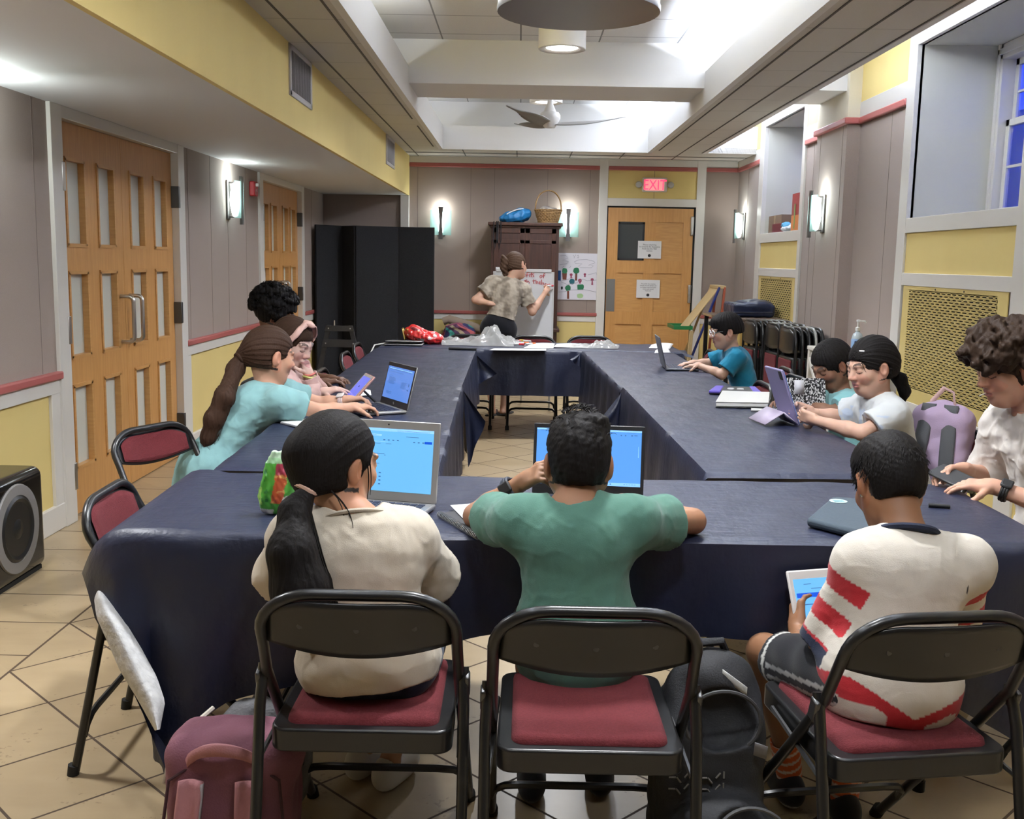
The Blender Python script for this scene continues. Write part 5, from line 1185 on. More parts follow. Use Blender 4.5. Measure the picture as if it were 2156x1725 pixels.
# right tables: binder, tablets, notebook
RN = TZ['RN']
def quadbox(pts, z0, h, name, mat, parent=None, bevel=.004, m2=None):
    p = [V((q.x, q.y, z0)) for q in pts]; vs = p+[q+V((0, 0, h)) for q in p]
    return MB().add(vs, [(3, 2, 1, 0), (4, 5, 6, 7), (0, 1, 5, 4), (1, 2, 6, 5), (2, 3, 7, 6), (3, 0, 4, 7)]).build(name, mat, parent, bevel=bevel)
t = thing('tablet_case', 'rugged black and purple cased tablet lying flat behind the white binder', 'tablet', atz(1545, 828, RN+.01))
bq = [atz(*q, RN) for q in ((1492, 831), (1606, 836), (1590, 822), (1506, 820))]
quadbox(bq, RN+.002, .018, 'case_shell', black, t, bevel=.006)
pq = lambda k0, k1: [bq[0].lerp(bq[1], k0), bq[0].lerp(bq[1], k1), bq[3].lerp(bq[2], k1), bq[3].lerp(bq[2], k0)]
purp = M('purple_rubber', (.10, .065, .42), .5)
quadbox(pq(.0, .22), RN+.004, .019, 'purple_grip', purp, t, bevel=.006); quadbox(pq(.84, 1), RN+.004, .019, 'purple_grip', purp, t, bevel=.006)
for k in (.40, .60): MB().lathe([(0, 0), (.02, 0), (.018, .005), (0, .006)], bq[0].lerp(bq[1], k).lerp(bq[3].lerp(bq[2], k), .5)+V((0, 0, .020)), 14).build('white_clip', M('white_clip_plastic', (.6, .6, .6), .4), t)
t = thing('binder', 'thick white binder lying on the right table before the tablet case', 'binder', atz(1562, 848, RN))
wq = [atz(*q, RN) for q in ((1506, 859), (1618, 861), (1620, 838), (1520, 835))]
bind = M('white_binder_vinyl', (.70, .70, .67), .35)
quadbox(wq, RN+.002, .004, 'back_cover', M('dark_binder_edge', (.03, .03, .03), .5), t); quadbox([q.lerp((wq[0]+wq[2])/2, .02) for q in wq], RN+.006, .022, 'pages', bind, t, bevel=.004); quadbox(wq, RN+.028, .004, 'front_cover', bind, t)
lav = M('lavender_tablet_cover', (.21, .19, .33), .5); lav2 = M('pale_lavender_flap', (.42, .36, .48), .5)
t = thing('tablet', 'tablet in a lavender folding cover held up by the girl in white', 'tablet', atz(1665, 895, RN))
tb = [atz(1640, 897, RN)+V((.0, .0, .0)), atz(1712, 905, RN)]
e = V((.045, -.262, 0)).normalized(); L0 = V((1.215, 4.735, RN+.006)); wv = e*.19; up_ = V((-.34, -.02, .94)).normalized()*.262; nn = wv.cross(up_).normalized()
bk = MB(); vs = [L0, L0+wv, L0+wv+up_, L0+up_]; vs2 = [v+nn*.012 for v in vs]
MB().add(vs+vs2, [(0, 3, 2, 1), (4, 5, 6, 7), (0, 1, 5, 4), (1, 2, 6, 5), (2, 3, 7, 6), (3, 0, 4, 7)]).build('back_cover', lav, t, bevel=.007, seg=3)
of = nn*.0135 if nn.x > 0 else nn*-.0015
MB().add([v.lerp((vs[0]+vs[2])/2, .06)+of for v in vs], [(0, 1, 2, 3)]).build('screen', scr_blue, t)
cm = L0+wv*.88+up_*.90+(nn*-.001 if nn.x > 0 else nn*.013)
MB().box(cm, (.03, .004, .04), Matrix((wv.normalized(), nn, up_.normalized())).transposed()).build('camera_bump', black, t, bevel=.006)
fl0 = [L0+V((-.005, 0, 0)), L0+wv+V((-.005, 0, 0)), L0+wv+V((-.075, 0, .055)), L0+V((-.075, 0, .055))]
fl1 = [fl0[3], fl0[2], L0+wv+V((-.155, .0, .0)), L0+V((-.155, 0, 0))]
for f_ in (fl0, fl1): MB().add(f_, [(0, 1, 2, 3)]).build('cover_flap', lav2, t, solid=.005)
def compmat():
    m = M('marbled_composition_cover', (.02, .02, .02), .5); q = NT(m); n_ = q.noise(150, 2, (1, 1, .7)); f = q.math('GREATER_THAN', n_, .53); q.out(q.mix(f, (.010, .010, .012), (.72, .72, .72)), 'Base Color'); return m
t = thing('composition_notebook', 'black and white marbled composition notebook standing open on the right table', 'notebook', atz(1690, 865, RN))
ca, cb_ = aty(1634, 862, 4.98), aty(1738, 866, 5.02); ct, cu_ = aty(1634, 795, 4.99), aty(1737, 797, 5.03)
bz0 = RN+.004; ca.z = bz0; cb_.z = bz0
q4 = [ca, cb_, cu_, ct]; nb = (cb_-ca).cross(ct-ca).normalized()
MB().add(q4+[v+nb*.004 for v in q4], [(0, 3, 2, 1), (4, 5, 6, 7), (0, 1, 5, 4), (1, 2, 6, 5), (2, 3, 7, 6), (3, 0, 4, 7)]).build('cover', compmat(), t)
lk = [ca.lerp(cb_, .36).lerp(ct.lerp(cu_, .36), .52), ca.lerp(cb_, .56).lerp(ct.lerp(cu_, .56), .52), ca.lerp(cb_, .56).lerp(ct.lerp(cu_, .56), .94), ca.lerp(cb_, .36).lerp(ct.lerp(cu_, .36), .94)]
sg = -1 if nb.y > 0 else 1
MB().add([v+nb*(sg*.003+(.004 if sg > 0 else 0)) for v in lk], [(0, 1, 2, 3)]).build('title_label', M('white_cover_label', (.62, .62, .66), .7), t, solid=.001)
MB().add([v.lerp((ca+cu_)/2, .04)-nb*sg*.012 for v in q4]+[v.lerp((ca+cu_)/2, .04)-nb*sg*.002 for v in q4], [(0, 3, 2, 1), (4, 5, 6, 7), (0, 1, 5, 4), (1, 2, 6, 5), (2, 3, 7, 6), (3, 0, 4, 7)]).build('pages', paper, t)
marker(atz(1608, 868, RN), -.25, 'sky', 'white and sky blue marker on the right table beside the lavender cover', .12)
# nearest table: sleeve, pens, candy, notebook
F = TZ['F']
slv = M('slate_blue_felt_sleeve', (.045, .065, .085), .85, bump=(90, .15))
t = thing('laptop_sleeve', 'slate blue laptop sleeve with round sticker on the nearest table', 'laptop sleeve', atz(1790, 1095, F))
sq = [atz(*q, F+.02) for q in ((1698, 1096), (1838, 1132), (1905, 1062), (1752, 1050))]
quadbox(sq, F+.002, .026, 'sleeve_body', slv, t, bevel=.010)
MB().lathe([(0, 0), (.026, 0), (.026, .0012), (0, .0014)], sq[3].lerp(sq[1], .14)+V((.0, -.01, .0085)), 24).build('round_sticker', M('pale_teal_sticker', (.42, .60, .62), .4), t)
b = MB()
for k in range(3): b.box(sq[3].lerp(sq[1], .14)+V((0, -.022+.010*k, .0102)), (.030, .003, .0006))
b.build('sticker_print', M('teal_sticker_print', (.12, .28, .32), .5), t)
tag(MB().tube([atz(1955, 1064, F+.006), atz(2000, 1067, F+.006)], .0065, 10).build('pen', black), 'black pen lying near the right end of the nearest table', 'pen')
t = thing('candy_bag', 'bright green printed candy bag standing on the nearest table at left', 'candy bag', atz(575, 1085, F))
c0 = V((-.665, 2.86, F))
def candycol(X):
    c = np.tile(np.array([[.07, .33, .04]], np.float32), (len(X), 1)); q = X-np.array([c0.x, c0.y, c0.z]); u_ = (q[:, 0]-q[:, 2]*.16); z_ = q[:, 2]
    a = vnoise(X, 46, 3); c[a > .4] = (.30, .52, .10); c[a < -.55] = (.02, .15, .03)
    red_ = (np.abs(u_+.004) < .016+.006*a) & (z_ > .035) & (z_ < .145); c[red_] = (.50, .09, .03); c[red_ & (vnoise(X, 70, 5) > .3)] = (.60, .30, .10); c[red_ & (z_ > .115)] = (.30, .03, .06)
    c[(z_ > .145)] = (.30, .55, .30); c[(z_ > .160)] = (.42, .60, .42)
    w_ = ((u_-.022)**2+(z_-.045)**2 < .011**2); c[w_] = (.65, .65, .62); c[(z_ < .016) & (u_ < -.01)] = (.60, .60, .58); return c
s = SDF().ell(c0+V((-.006, 0, .045)), (.052, .028, .058), k=.02).ell(c0+V((.006, 0, .095)), (.047, .024, .062), k=.03).box(c0+V((.018, 0, .145)), (.036, .006, .034), .005, k=.03).box(c0+V((0, 0, -.2)), (.3, .3, .2005), .001, neg=True, k=.003)
P, Q = s.mesh(.003, disp=lambda X: .005*vnoise(X, 60, 7)); pmesh('bag_body', P, Q, colmat('printed_candy_foil', .3, .6), t, candycol)
t = thing('spiral_notebook', 'dark spiral notebook under a loose page beside the boy in green', 'notebook', atz(990, 1105, F))
nq = [atz(*q, F) for q in ((1008, 1137), (1100, 1128), (1045, 1072), (925, 1088))]
quadbox(nq, F+.001, .010, 'cover', M('charcoal_notebook_cover', (.03, .03, .035), .6), t, bevel=.002)
b = MB()
for k in range(30): p = nq[3].lerp(nq[0], (k+.5)/30); b.tube([p+V((.008*math.cos(a), .004*math.cos(a), F+.0075-p.z+.008*math.sin(a))) for a in [2*PI*j/8 for j in range(8)]], .0014, 4, closed=True)
b.build('wire_spiral', alu, t)
sheet('paper_sheet', 'loose white ruled page on the spiral notebook at the elbow of the boy in green', [atz(*q, F) for q in ((990, 1118), (1075, 1110), (1092, 1068), (948, 1074))], F+.012, lift=.004)
t = thing('pen', 'clear pen with orange end standing out behind the shoulder of the boy in green', 'pen', atz(1105, 1062, F))
MB().tube([atz(1096, 1068, F+.004), atz(1112, 1056, F+.004)], .005, 8).build('barrel', M('pale_teal_pen', (.30, .45, .50), .3), t); MB().tube([atz(1110, 1057, F+.006), atz(1120, 1052, F+.006)], .008, 8).build('pen_cap', M('orange_marker_cap', mk_c['orange'], .4), t)
# left table: notebook, tablet, papers
LN = TZ['LN']
t = thing('notebook', 'white page notebook on the left table edge below the teal shirt girl', 'notebook', atz(625, 895, LN))
nq = [atz(*q, LN) for q in ((590, 893), (640, 905), (668, 888), (610, 882))]
quadbox(nq, LN+.001, .006, 'cover', M('grey_notebook_back', (.2, .2, .22), .6), t, bevel=.001); quadbox([q.lerp((nq[0]+nq[2])/2, .03) for q in nq], LN+.007, .003, 'pages', paper, t, bevel=0)
sheet('paper_sheet', 'folded white paper between the pink cased tablet and the laptop', [atz(*q, LN) for q in ((722, 838), (782, 834), (780, 826), (738, 822))], LN+.003, lift=.012)
t = thing('tablet', 'tablet in a rose coloured case leaning on the left table before the pink sweater girl', 'tablet', atz(722, 825, LN))
tp = [aty(690, 848, 5.0), aty(712, 851, 4.9), aty(748, 803, 5.07), aty(720, 789, 5.17)]
tp[0] = V((-.865, 5.06, LN+.012)); tp[1] = V((-.80, 4.90, LN+.012)); dz = V((.115, .06, .135)); tp[2] = tp[1]+dz; tp[3] = tp[0]+dz
tn = (tp[1]-tp[0]).cross(dz).normalized(); tn = tn if tn.x < 0 else -tn
MB().add([p-tn*.012 for p in tp]+tp, [(3, 2, 1, 0), (4, 5, 6, 7), (0, 1, 5, 4), (1, 2, 6, 5), (2, 3, 7, 6), (3, 0, 4, 7)]).build('tablet_case', M('rose_rubber_case', (.42, .21, .17), .5), t, bevel=.008, seg=3)
cc = (tp[0]+tp[2])/2
MB().add([p.lerp(cc, .06)+tn*.0006 for p in tp], [(0, 1, 2, 3)]).build('bezel', M('pale_tablet_bezel', (.45, .42, .40), .4), t)
MB().add([p.lerp(cc, .20)+tn*.0014 for p in tp], [(0, 1, 2, 3)]).build('screen', scr_vio, t)
MB().tube([cc-tn*.012+V((.0, 0, .02)), V((cc.x+.09, cc.y+.03, LN+.006))], .006, 6).build('case_stand', black, t)
# ---- bags on the floor
plum = M('plum_canvas', (.20, .075, .105), .85, bump=(200, .2), vary=(5, (.165, .06, .09), .7)); rose = M('rose_strap_webbing', (.36, .155, .165), .8, bump=(250, .2)); pip = M('dark_plum_piping', (.05, .015, .025), .7); greyf = M('grey_fleece', (.12, .12, .125), .95, bump=(150, .4))
by = 2.36; bx = -.662
t = thing('backpack', 'plum coloured backpack with rose straps on the floor beside the front left chair', 'backpack', (bx, by, 0))
s = SDF().box((bx, by, .172), (.150, .095, .172), .05, k=.03).ell((bx+.01, by, .285), (.15, .09, .07), k=.05).box((bx, by, -.2), (.5, .5, .201), .001, neg=True, k=.003)
P, Q = s.mesh(.005, disp=lambda X: .006*vnoise(X, 18, 2)); pmesh('bag_body', P, Q, plum, t)
yf = by-.098
MB().tube([(bx-.135, yf-.004, .02), (bx-.14, yf-.006, .16), (bx-.125, yf-.004, .265), (bx-.06, yf+.012, .305), (bx+.06, yf+.012, .31), (bx+.13, yf-.002, .27), (bx+.14, yf-.006, .16), (bx+.135, yf-.004, .02)], .004, 6).build('piping', pip, t)
for sx in (-.068, .062):
    st = MB().grid(lambda a, b, sx=sx: (bx+sx+(a-.5)*.052-.012*(1-b)*(1 if sx < 0 else -1), yf-.022-.026*math.sin(PI*min(1, b*1.1))+.012*(2*a-1)**2*-1+.03*max(0, b-.9)*10*.3, .02+.255*b), 6, 16).build('shoulder_strap', rose, t, solid=.012)
    MB().grid(lambda a, b, sx=sx: (bx+sx+.027+(a-.5)*.006-.012*(1-b)*(1 if sx < 0 else -1), yf-.026-.026*math.sin(PI*min(1, b*1.1)), .02+.25*b), 1, 16).build('reflective_edge', M('grey_reflective_edge', (.30, .27, .28), .5), st, solid=.013)
    MB().box((bx+sx, yf-.052, .10), (.05, .006, .05)).build('strap_patch', M('salmon_strap_patch', (.40, .16, .13), .8), st, bevel=.003)
MB().grid(lambda a, b: (bx-.085+.17*a, yf+.01-.045*math.sin(PI*a)+(.0), .300+.058*math.sin(PI*a)**.7+(b-.5)*.028), 20, 2).build('grab_handle', rose, t, solid=.010)
t = thing('jacket', 'grey drawstring hood bundled on the floor behind the plum backpack', 'jacket', (bx+.0, by+.22, 0))
s = SDF().ell((bx+.03, by+.20, .17), (.12, .085, .16), k=.04).ell((bx-.01, by+.18, .285), (.075, .06, .05), k=.05).box((bx, by, -.2), (.8, .8, .201), .001, neg=True, k=.003)
P, Q = s.mesh(.006, disp=lambda X: .010*vnoise(X, 20, 8)); pmesh('hood', P, Q, greyf, t)
MB().tube([(bx-.09, by+.14, .335), (bx-.145, by+.06, .30), (bx-.165, by+.02, .25), (bx-.17, by+.0, .205), (bx-.155, by, .20)], .006, 6).build('drawstring', M('cream_drawstring', (.50, .46, .40), .8), t)
blk = M('black_nylon', (.012, .0125, .015), .75, bump=(250, .2)); blk2 = M('black_lining', (.003, .003, .0035), .95); tag_m = M('grey_fabric_label', (.16, .155, .16), .7)
t = thing('backpack', 'open black backpack on the floor between the middle and right front chairs', 'backpack', (.47, 2.37, 0))
ox, oy = .470, 2.37
s = SDF().box((ox, oy, .22), (.128, .105, .22), .06, k=.03).ell((ox+.01, oy+.02, .44), (.112, .095, .12), k=.06).ell((ox+.025, oy-.15, .12), (.15, .12, .15), k=.03).box((ox, oy, -.2), (.8, .8, .201), .001, neg=True, k=.003)
s.ell((ox+.015, oy-.09, .43), (.082, .07, .072), k=.012, neg=True).ell((ox+.060, oy-.235, .235), (.074, .07, .050), k=.012, neg=True)
P, Q = s.mesh(.005, disp=lambda X: .007*vnoise(X, 17, 6)); pmesh('bag_body', P, Q, blk, t)
MB().tube([(ox+.015+.086*math.cos(a), oy-.104-.008*math.sin(a), .43+.079*math.sin(a)) for a in [2*PI*k/30 for k in range(30)]], .0045, 6, closed=True).build('zip_edge', M('dark_grey_zip', (.05, .05, .052), .5), t)
MB().tube([(ox+.060+.078*math.cos(a), oy-.232-.020*math.cos(a)**2, .24+.054*math.sin(a)) for a in [2*PI*k/30 for k in range(30)]], .0045, 6, closed=True).build('zip_edge', M('dark_grey_zip', (.05, .05, .052), .5), t)
MB().tube([(ox-.05, oy+.06, .52), (ox-.03, oy+.03, .57), (ox+.03, oy+.03, .575), (ox+.05, oy+.06, .53)], .011, 8).build('grab_loop', blk, t)
MB().grid(lambda a, b: (ox+.02+.055*a, oy-.045-.02*a, .515-.035*a+.02*b), 4, 2).build('white_tab', M('cream_tab', (.40, .40, .38), .6), t, solid=.004)
MB().grid(lambda a, b: (ox+.085+.03*a, oy-.115-.01*b, .36+.035*b-.01*a), 3, 3).build('fabric_label', tag_m, t, solid=.002)
MB().grid(lambda a, b: (ox+.105+.016*a, oy-.268-.012*b, .15+.065*b-.02*a), 3, 3).build('fabric_label', tag_m, t, solid=.002)
b = MB(); rr_ = random.Random(5)
for k in range(16):
    x = ox-.105+.018*(k % 8); z = .272+.028*(k//8); a = (0, PI/2, .9, -.9)[k*7 % 4]; l_ = .016
    b.tube([(x, oy-.112, z), (x+l_*math.cos(a), oy-.112, z+l_*math.sin(a))], .0022, 5)
tag(b.build('printed_lettering', M('grey_screen_print', (.17, .16, .145), .7), t), kind='stuff')
lil = M('lilac_canvas', (.36, .27, .39), .8, bump=(220, .15)); gst = M('slate_grey_mesh', (.075, .078, .085), .85, bump=(300, .2)); pk = M('pale_pink_webbing', (.55, .36, .34), .7)
t = thing('backpack', 'lilac backpack with two grey straps hung on the chair behind the girl in white', 'backpack', (1.845, 4.50, .44))
LBc, LBr = V((1.845, 4.50, 0)), Matrix.Rotation(math.radians(48), 3, 'Z')
def LB(x, y, z): return LBr @ V((x, y, z))+LBc
s = SDF().box((0, 0, .66), (.075, .125, .205), .05, R=((.985, 0, .17), (0, 1, 0), (-.17, 0, .985)), k=.03).ell((.02, 0, .83), (.06, .10, .07), k=.05)
P, Q = s.mesh(.006, disp=lambda X: .005*vnoise(X, 18, 5)); P = P @ np.array(LBr, np.float32).T+A3(LBc); pmesh('bag_body', P, Q, lil, t)
for sy in (-.062, .062):
    MB().grid(lambda a, b, sy=sy: LB(-.104+.078*b-.015*math.sin(PI*b)+.004*(2*a-1)**2, sy*(1.15-.40*b)+(a-.5)*.058, .475+.41*b), 6, 16).build('shoulder_strap', gst, t, solid=.014)
MB().tube([LB(.0, -.05, .885), LB(-.01, -.045, .94), LB(0, .0, .955), LB(.0, .05, .89)], .010, 8, flat=.4).build('grab_loop', pk, t)
# ================================================================== people
skinm = colmat('skin', .52, .35, sss=.12)
clothm = colmat('woven_cloth', .9, .2, sheen=.15, bump=(420, .12))
hairm = {}
def hair_mat(n, c, rough=.62):
    if n not in hairm:
        m = M('hair_'+n, c, rough, spec=.10); q = NT(m); f = q.noise(240, 3, (1, 1, .12)); q.out(q.mix(f, tuple(x*.65 for x in c), tuple(x*1.35 for x in c)), 'Base Color'); q.out(q.bump(f, .35, .004), 'Normal'); hairm[n] = m
    return hairm[n]
def nrm(v): v = np.array(v, float); return v/np.linalg.norm(v)
def rows(*a): return np.stack([np.array(x, float) for x in a], axis=1)
def headframe(hf, tilt=0.0):
    f = nrm(hf); r = nrm(np.cross(f, (0, 0, 1))); u = np.cross(r, f); c, s_ = math.cos(tilt), math.sin(tilt)
    return r*c+u*s_, f, u*c-r*s_
def head_sdf(s, c, fr, h, girl=False):
    r, f, u = fr; R_ = rows(r, f, u); c = np.array(c, float)
    at = lambda x, y, z: c+(r*x+f*y+u*z)*h
    E = lambda p, q, k=.02, **kw: s.ell(at(*p), [v*h for v in q], R_, k*h, **kw)
    E((0, -.012, .026), (.071, .090, .082)); E((0, .030, -.030), (.060, .060, .074), .03)
    E((0, .052, -.085), (.026, .024, .020), .03)                     # chin
    for sx in (-1, 1):
        s.cap(at(sx*.050, .0, -.045), at(sx*.022, .050, -.085), .020*h, .018*h, .03*h)   # jaw
        E((sx*.036, .062, -.022), (.022, .020, .020), .025)            # cheek
        E((sx*.075, -.004, -.008), (.011, .019, .032), .006); E((sx*.083, .006, -.004), (.007, .010, .018), .006, neg=True)
        E((sx*.031, .096, .006), (.017, .013, .010), .016, neg=True)  # eye socket
        E((sx*.031, .074, .004), (.0145, .0140, .0125), .006)          # eye and lids
        s.cap(at(sx*.014, .086, .024), at(sx*.046, .074, .026), .007*h, .006*h, .014*h)
    s.cap(at(0, .082, .012), at(0, .103, -.022), .007*h, .0105*h, .014*h)
    for sx in (-1, 1): E((sx*.010, .092, -.026), (.0085, .010, .007), .010)
    E((0, .084, -.050), (.021, .010, .0065), .010); E((0, .084, -.061), (.018, .010, .0065), .008)
    s.box(at(0, .097, -.0555), (.020*h, .006*h, .0012*h), .0005, R_, .004*h, neg=True)
def face_color(X, c, fr, h, skin, brow, eyes='down', lip=None, hairline=None, scalp=(.02, .015, .013)):
    r, f, u = fr; q = (X-np.array(c, np.float32))/h; x, y, z = q@A3(r), q@A3(f), q@A3(u); ax = np.abs(x)
    col = np.tile(np.array([skin], np.float32), (len(X), 1)); near = (ax < .11) & (np.abs(y) < .13) & (z > -.12) & (z < .13)
    front = near & (y > .045)
    def mixin(m, c2, a=1.0): col[m] = col[m]*(1-a)+np.array(c2, np.float32)*a
    sk = np.array(skin)
    mixin(front & (((ax-.036)/.026)**2+((z+.028)/.024)**2 < 1), sk*(1.08, .86, .84), .6)
    mixin(near & (ax > .066) & (y < .03) & (y > -.03) & (z < .03), sk*(1.05, .82, .78), .6)
    mixin(front & (ax < .016) & (z < -.012) & (z > -.035), sk*(1.05, .86, .84), .6)
    lp = lip if lip is not None else tuple(sk*(.86, .52, .52))
    mixin(front & ((x/.0215)**2+((z+.0555)/.0115)**2 < 1), lp, .85); mixin(front & (ax < .019) & (np.abs(z+.0555) < .0016), sk*.30, .8)
    zb = .026+.006*(1-((ax-.032)/.02)**2); mixin(front & (ax > .013) & (ax < .050) & (np.abs(z-zb) < .0042*(1-.5*np.clip((ax-.03)/.02, 0, 1))), brow, .85)
    ex = (ax-.031)/.0150
    if eyes == 'down':
        zl = -.0015-.004*(1-ex**2); mixin(front & (np.abs(ex) < 1.02) & (np.abs(z-zl) < .0017), (.02, .012, .01), .95); mixin(front & (np.abs(ex) < 1) & (np.abs(z-.0105-.003*(1-ex**2)) < .0011), sk*.5, .7)
    else:
        zz = (z-.004)/(.0058*np.sqrt(np.clip(1-ex**2, .02, 1))); eye = front & (np.abs(ex) < 1) & (np.abs(zz) < 1)
        mixin(eye, (.62, .60, .58)); mixin(eye & ((ax-.031)**2+(z-.0025)**2 < .0062**2), (.03, .018, .012)); mixin(front & (np.abs(ex) < 1.08) & (np.abs(z-.004-.0062*np.sqrt(np.clip(1-ex**2, 0, 1))) < .0016), (.02, .012, .01), .95)
    mixin(front & (((ax-.0085)/.0036)**2+((z+.0325)/.0022)**2 < 1), sk*.35, .8)
    if hairline is not None: mixin(near & hairline(x, y, z) & ~((ax > .064) & (np.abs(y+.003) < .027) & (np.abs(z+.008) < .037)), scalp)
    return col
def hand_sdf(s, wr, d, n, side, k, curl=(.5, .55, .6, .65), spread=.10, thumb=.5, point=None):
    """wr wrist, d towards the finger tips, n out of the palm; side=+1 puts the thumb on d x n"""
    d, n = nrm(d), np.array(n, float); n = nrm(n-d*np.dot(n, d)); sd = np.cross(d, n)*side; wr = np.array(wr, float)
    R_ = rows(sd, d, n); P_ = lambda x, y, z: wr+(sd*x+d*y+n*z)*k
    s.box(P_(0, .042, 0), (.036*k, .044*k, .0135*k), .0125*k, R_, .012*k); s.cap(wr-d*.012*k, P_(0, .02, 0), .021*k, .024*k, .02*k)
    s.ell(P_(.020, .030, .010), (.016*k, .026*k, .012*k), R_, .012*k)
    for i, (x, l) in enumerate(((.0275, .070), (.0095, .078), (-.0085, .072), (-.0255, .056))):
        a = 0.0; p = P_(x, .080-.004*abs(i-1), 0); sp_ = spread*(1.5-i)/1.5; c_ = curl[i]
        for j, fr_ in enumerate((.44, .32, .24)):
            a += c_*(.75, 1.0, .75)[j]; dd = nrm(d*math.cos(a)+n*math.sin(a)+sd*sp_*math.cos(a)); q = p+dd*l*fr_*k
            s.cap(p, q, (.0092-.0009*j)*k, (.0086-.0011*j)*k, .0035*k); p = q
    p = P_(.028, .016, .006)
    for j, l in enumerate((.036, .032, .024)):
        dd = nrm(d*(.45+.35*j*(1-thumb))+sd*(.85-.42*j)+n*(.25+thumb*.45*j)); q = p+dd*l*k; s.cap(p, q, (.0125-.0017*j)*k, (.0112-.0019*j)*k, .006*k); p = q
def torso_axes(J):
    up = nrm(np.array(J['neck'], float)-np.array(J['pel'], float)); r = nrm(np.array(J['shR'], float)-np.array(J['shL'], float)); r = nrm(r-up*np.dot(r, up)); return r, np.cross(up, r), up
def lerp(a, b, t): return np.array(a, float)*(1-t)+np.array(b, float)*t
def torso_sdf(s, J, k, e=0.0, w=1.0):
    r, f, up = torso_axes(J); R_ = rows(r, f, up); n, p = np.array(J['neck'], float), np.array(J['pel'], float); L_ = np.linalg.norm(n-p); bow = f*-.018*k
    s.ell(lerp(p, n, .70)+bow, (.128*k*w+e, .088*k+e, .30*L_+e), R_, .05*k); s.ell(lerp(p, n, .36)+bow*.8, (.112*k*w+e, .084*k+e, .30*L_+e), R_, .05*k); s.ell(p+up*.01, (.130*k*w+e, .105*k+e, .105*k+e), R_, .05*k)
    for sd in 'LR':
        sh = np.array(J['sh'+sd], float); s.cap(n-up*.015*k, sh, .036*k+e, .041*k+e, .035*k); s.cap(sh, lerp(lerp(p, n, .62), sh, .55), .042*k+e, .05*k+e, .05*k)
def body(name, J, k, skin, label_t, head=None, res=.006, regions=(), hands=True, shoes_off=True, legs=True, cb=None):
    s = SDF(); torso_sdf(s, J, k)
    n = np.array(J['neck'], float); hc = np.array(J['head'], float); fr = headframe(J['hf'], J.get('tilt', 0)); h = J['hs']; r, f, u = fr
    s.cap(n-torso_axes(J)[2]*.01, hc-(f*.022+u*.050)*h, .050*k, .047*h, .03); head_sdf(s, hc, fr, h)
    for sd in 'LR':
        sh, el, wr = (np.array(J[q+sd], float) for q in ('sh', 'el', 'wr'))
        s.cap(sh, el, .040*k, .033*k, .02*k); s.cap(el, lerp(el, wr, .3), .0335*k, .034*k, .02*k); s.cap(lerp(el, wr, .3), wr, .034*k, .0215*k, .02*k)
        hd = J.get('hand'+sd)
        if hd: hand_sdf(s, wr, hd[0], hd[1], (1 if sd == 'L' else -1)*hd[2] if len(hd) > 2 else 1, k*.88, **(hd[3] if len(hd) > 3 else {}))
        if legs:
            hp, kn, an = (np.array(J[q+sd], float) for q in ('hip', 'kn', 'an'))
            s.cap(hp, kn, .074*k, .050*k, .03*k); s.cap(kn, lerp(kn, an, .35), .050*k, .047*k, .02*k); s.cap(lerp(kn, an, .35), an, .048*k, .030*k, .02*k)
            ft = nrm(J['ft'+sd] if 'ft'+sd in J else J['ft']); s.cap(an-(0, 0, .02), an+ft*.03-np.array((0, 0, an[2]-.03)), .030*k, .030*k, .02); s.cap(an+ft*-.03-np.array((0, 0, an[2]-.032)), an+ft*.12*k-np.array((0, 0, an[2]-.024)), .028*k, .022*k, .02)
    b = 0.135*h; regs = [(hc-b, hc+b, .003 if regions is not None else .006)]
    if regions is not None:
        for sd in 'LR':
            if J.get('hand'+sd): w_ = np.array(J['wr'+sd], float)+nrm(J['hand'+sd][0])*.075*k; regs.append((w_-.105*k, w_+.105*k, .0028))
    P, Q = s.mesh_multi(res, regs)
    t = thing('person', label_t, 'person', (J['pel'][0], J['pel'][1], 0))
    o = pmesh('body', P, Q, skinm, t, cb(hc, fr, h) if cb else (lambda X: face_color(X, hc, fr, h, skin, J.get('brow', (.02, .014, .012)), J.get('eyes', 'down'), J.get('lip'), J.get('hairline'))))
    return t, s, fr, hc, h
def const(c): return lambda X: np.tile(np.array([c], np.float32), (len(X), 1))
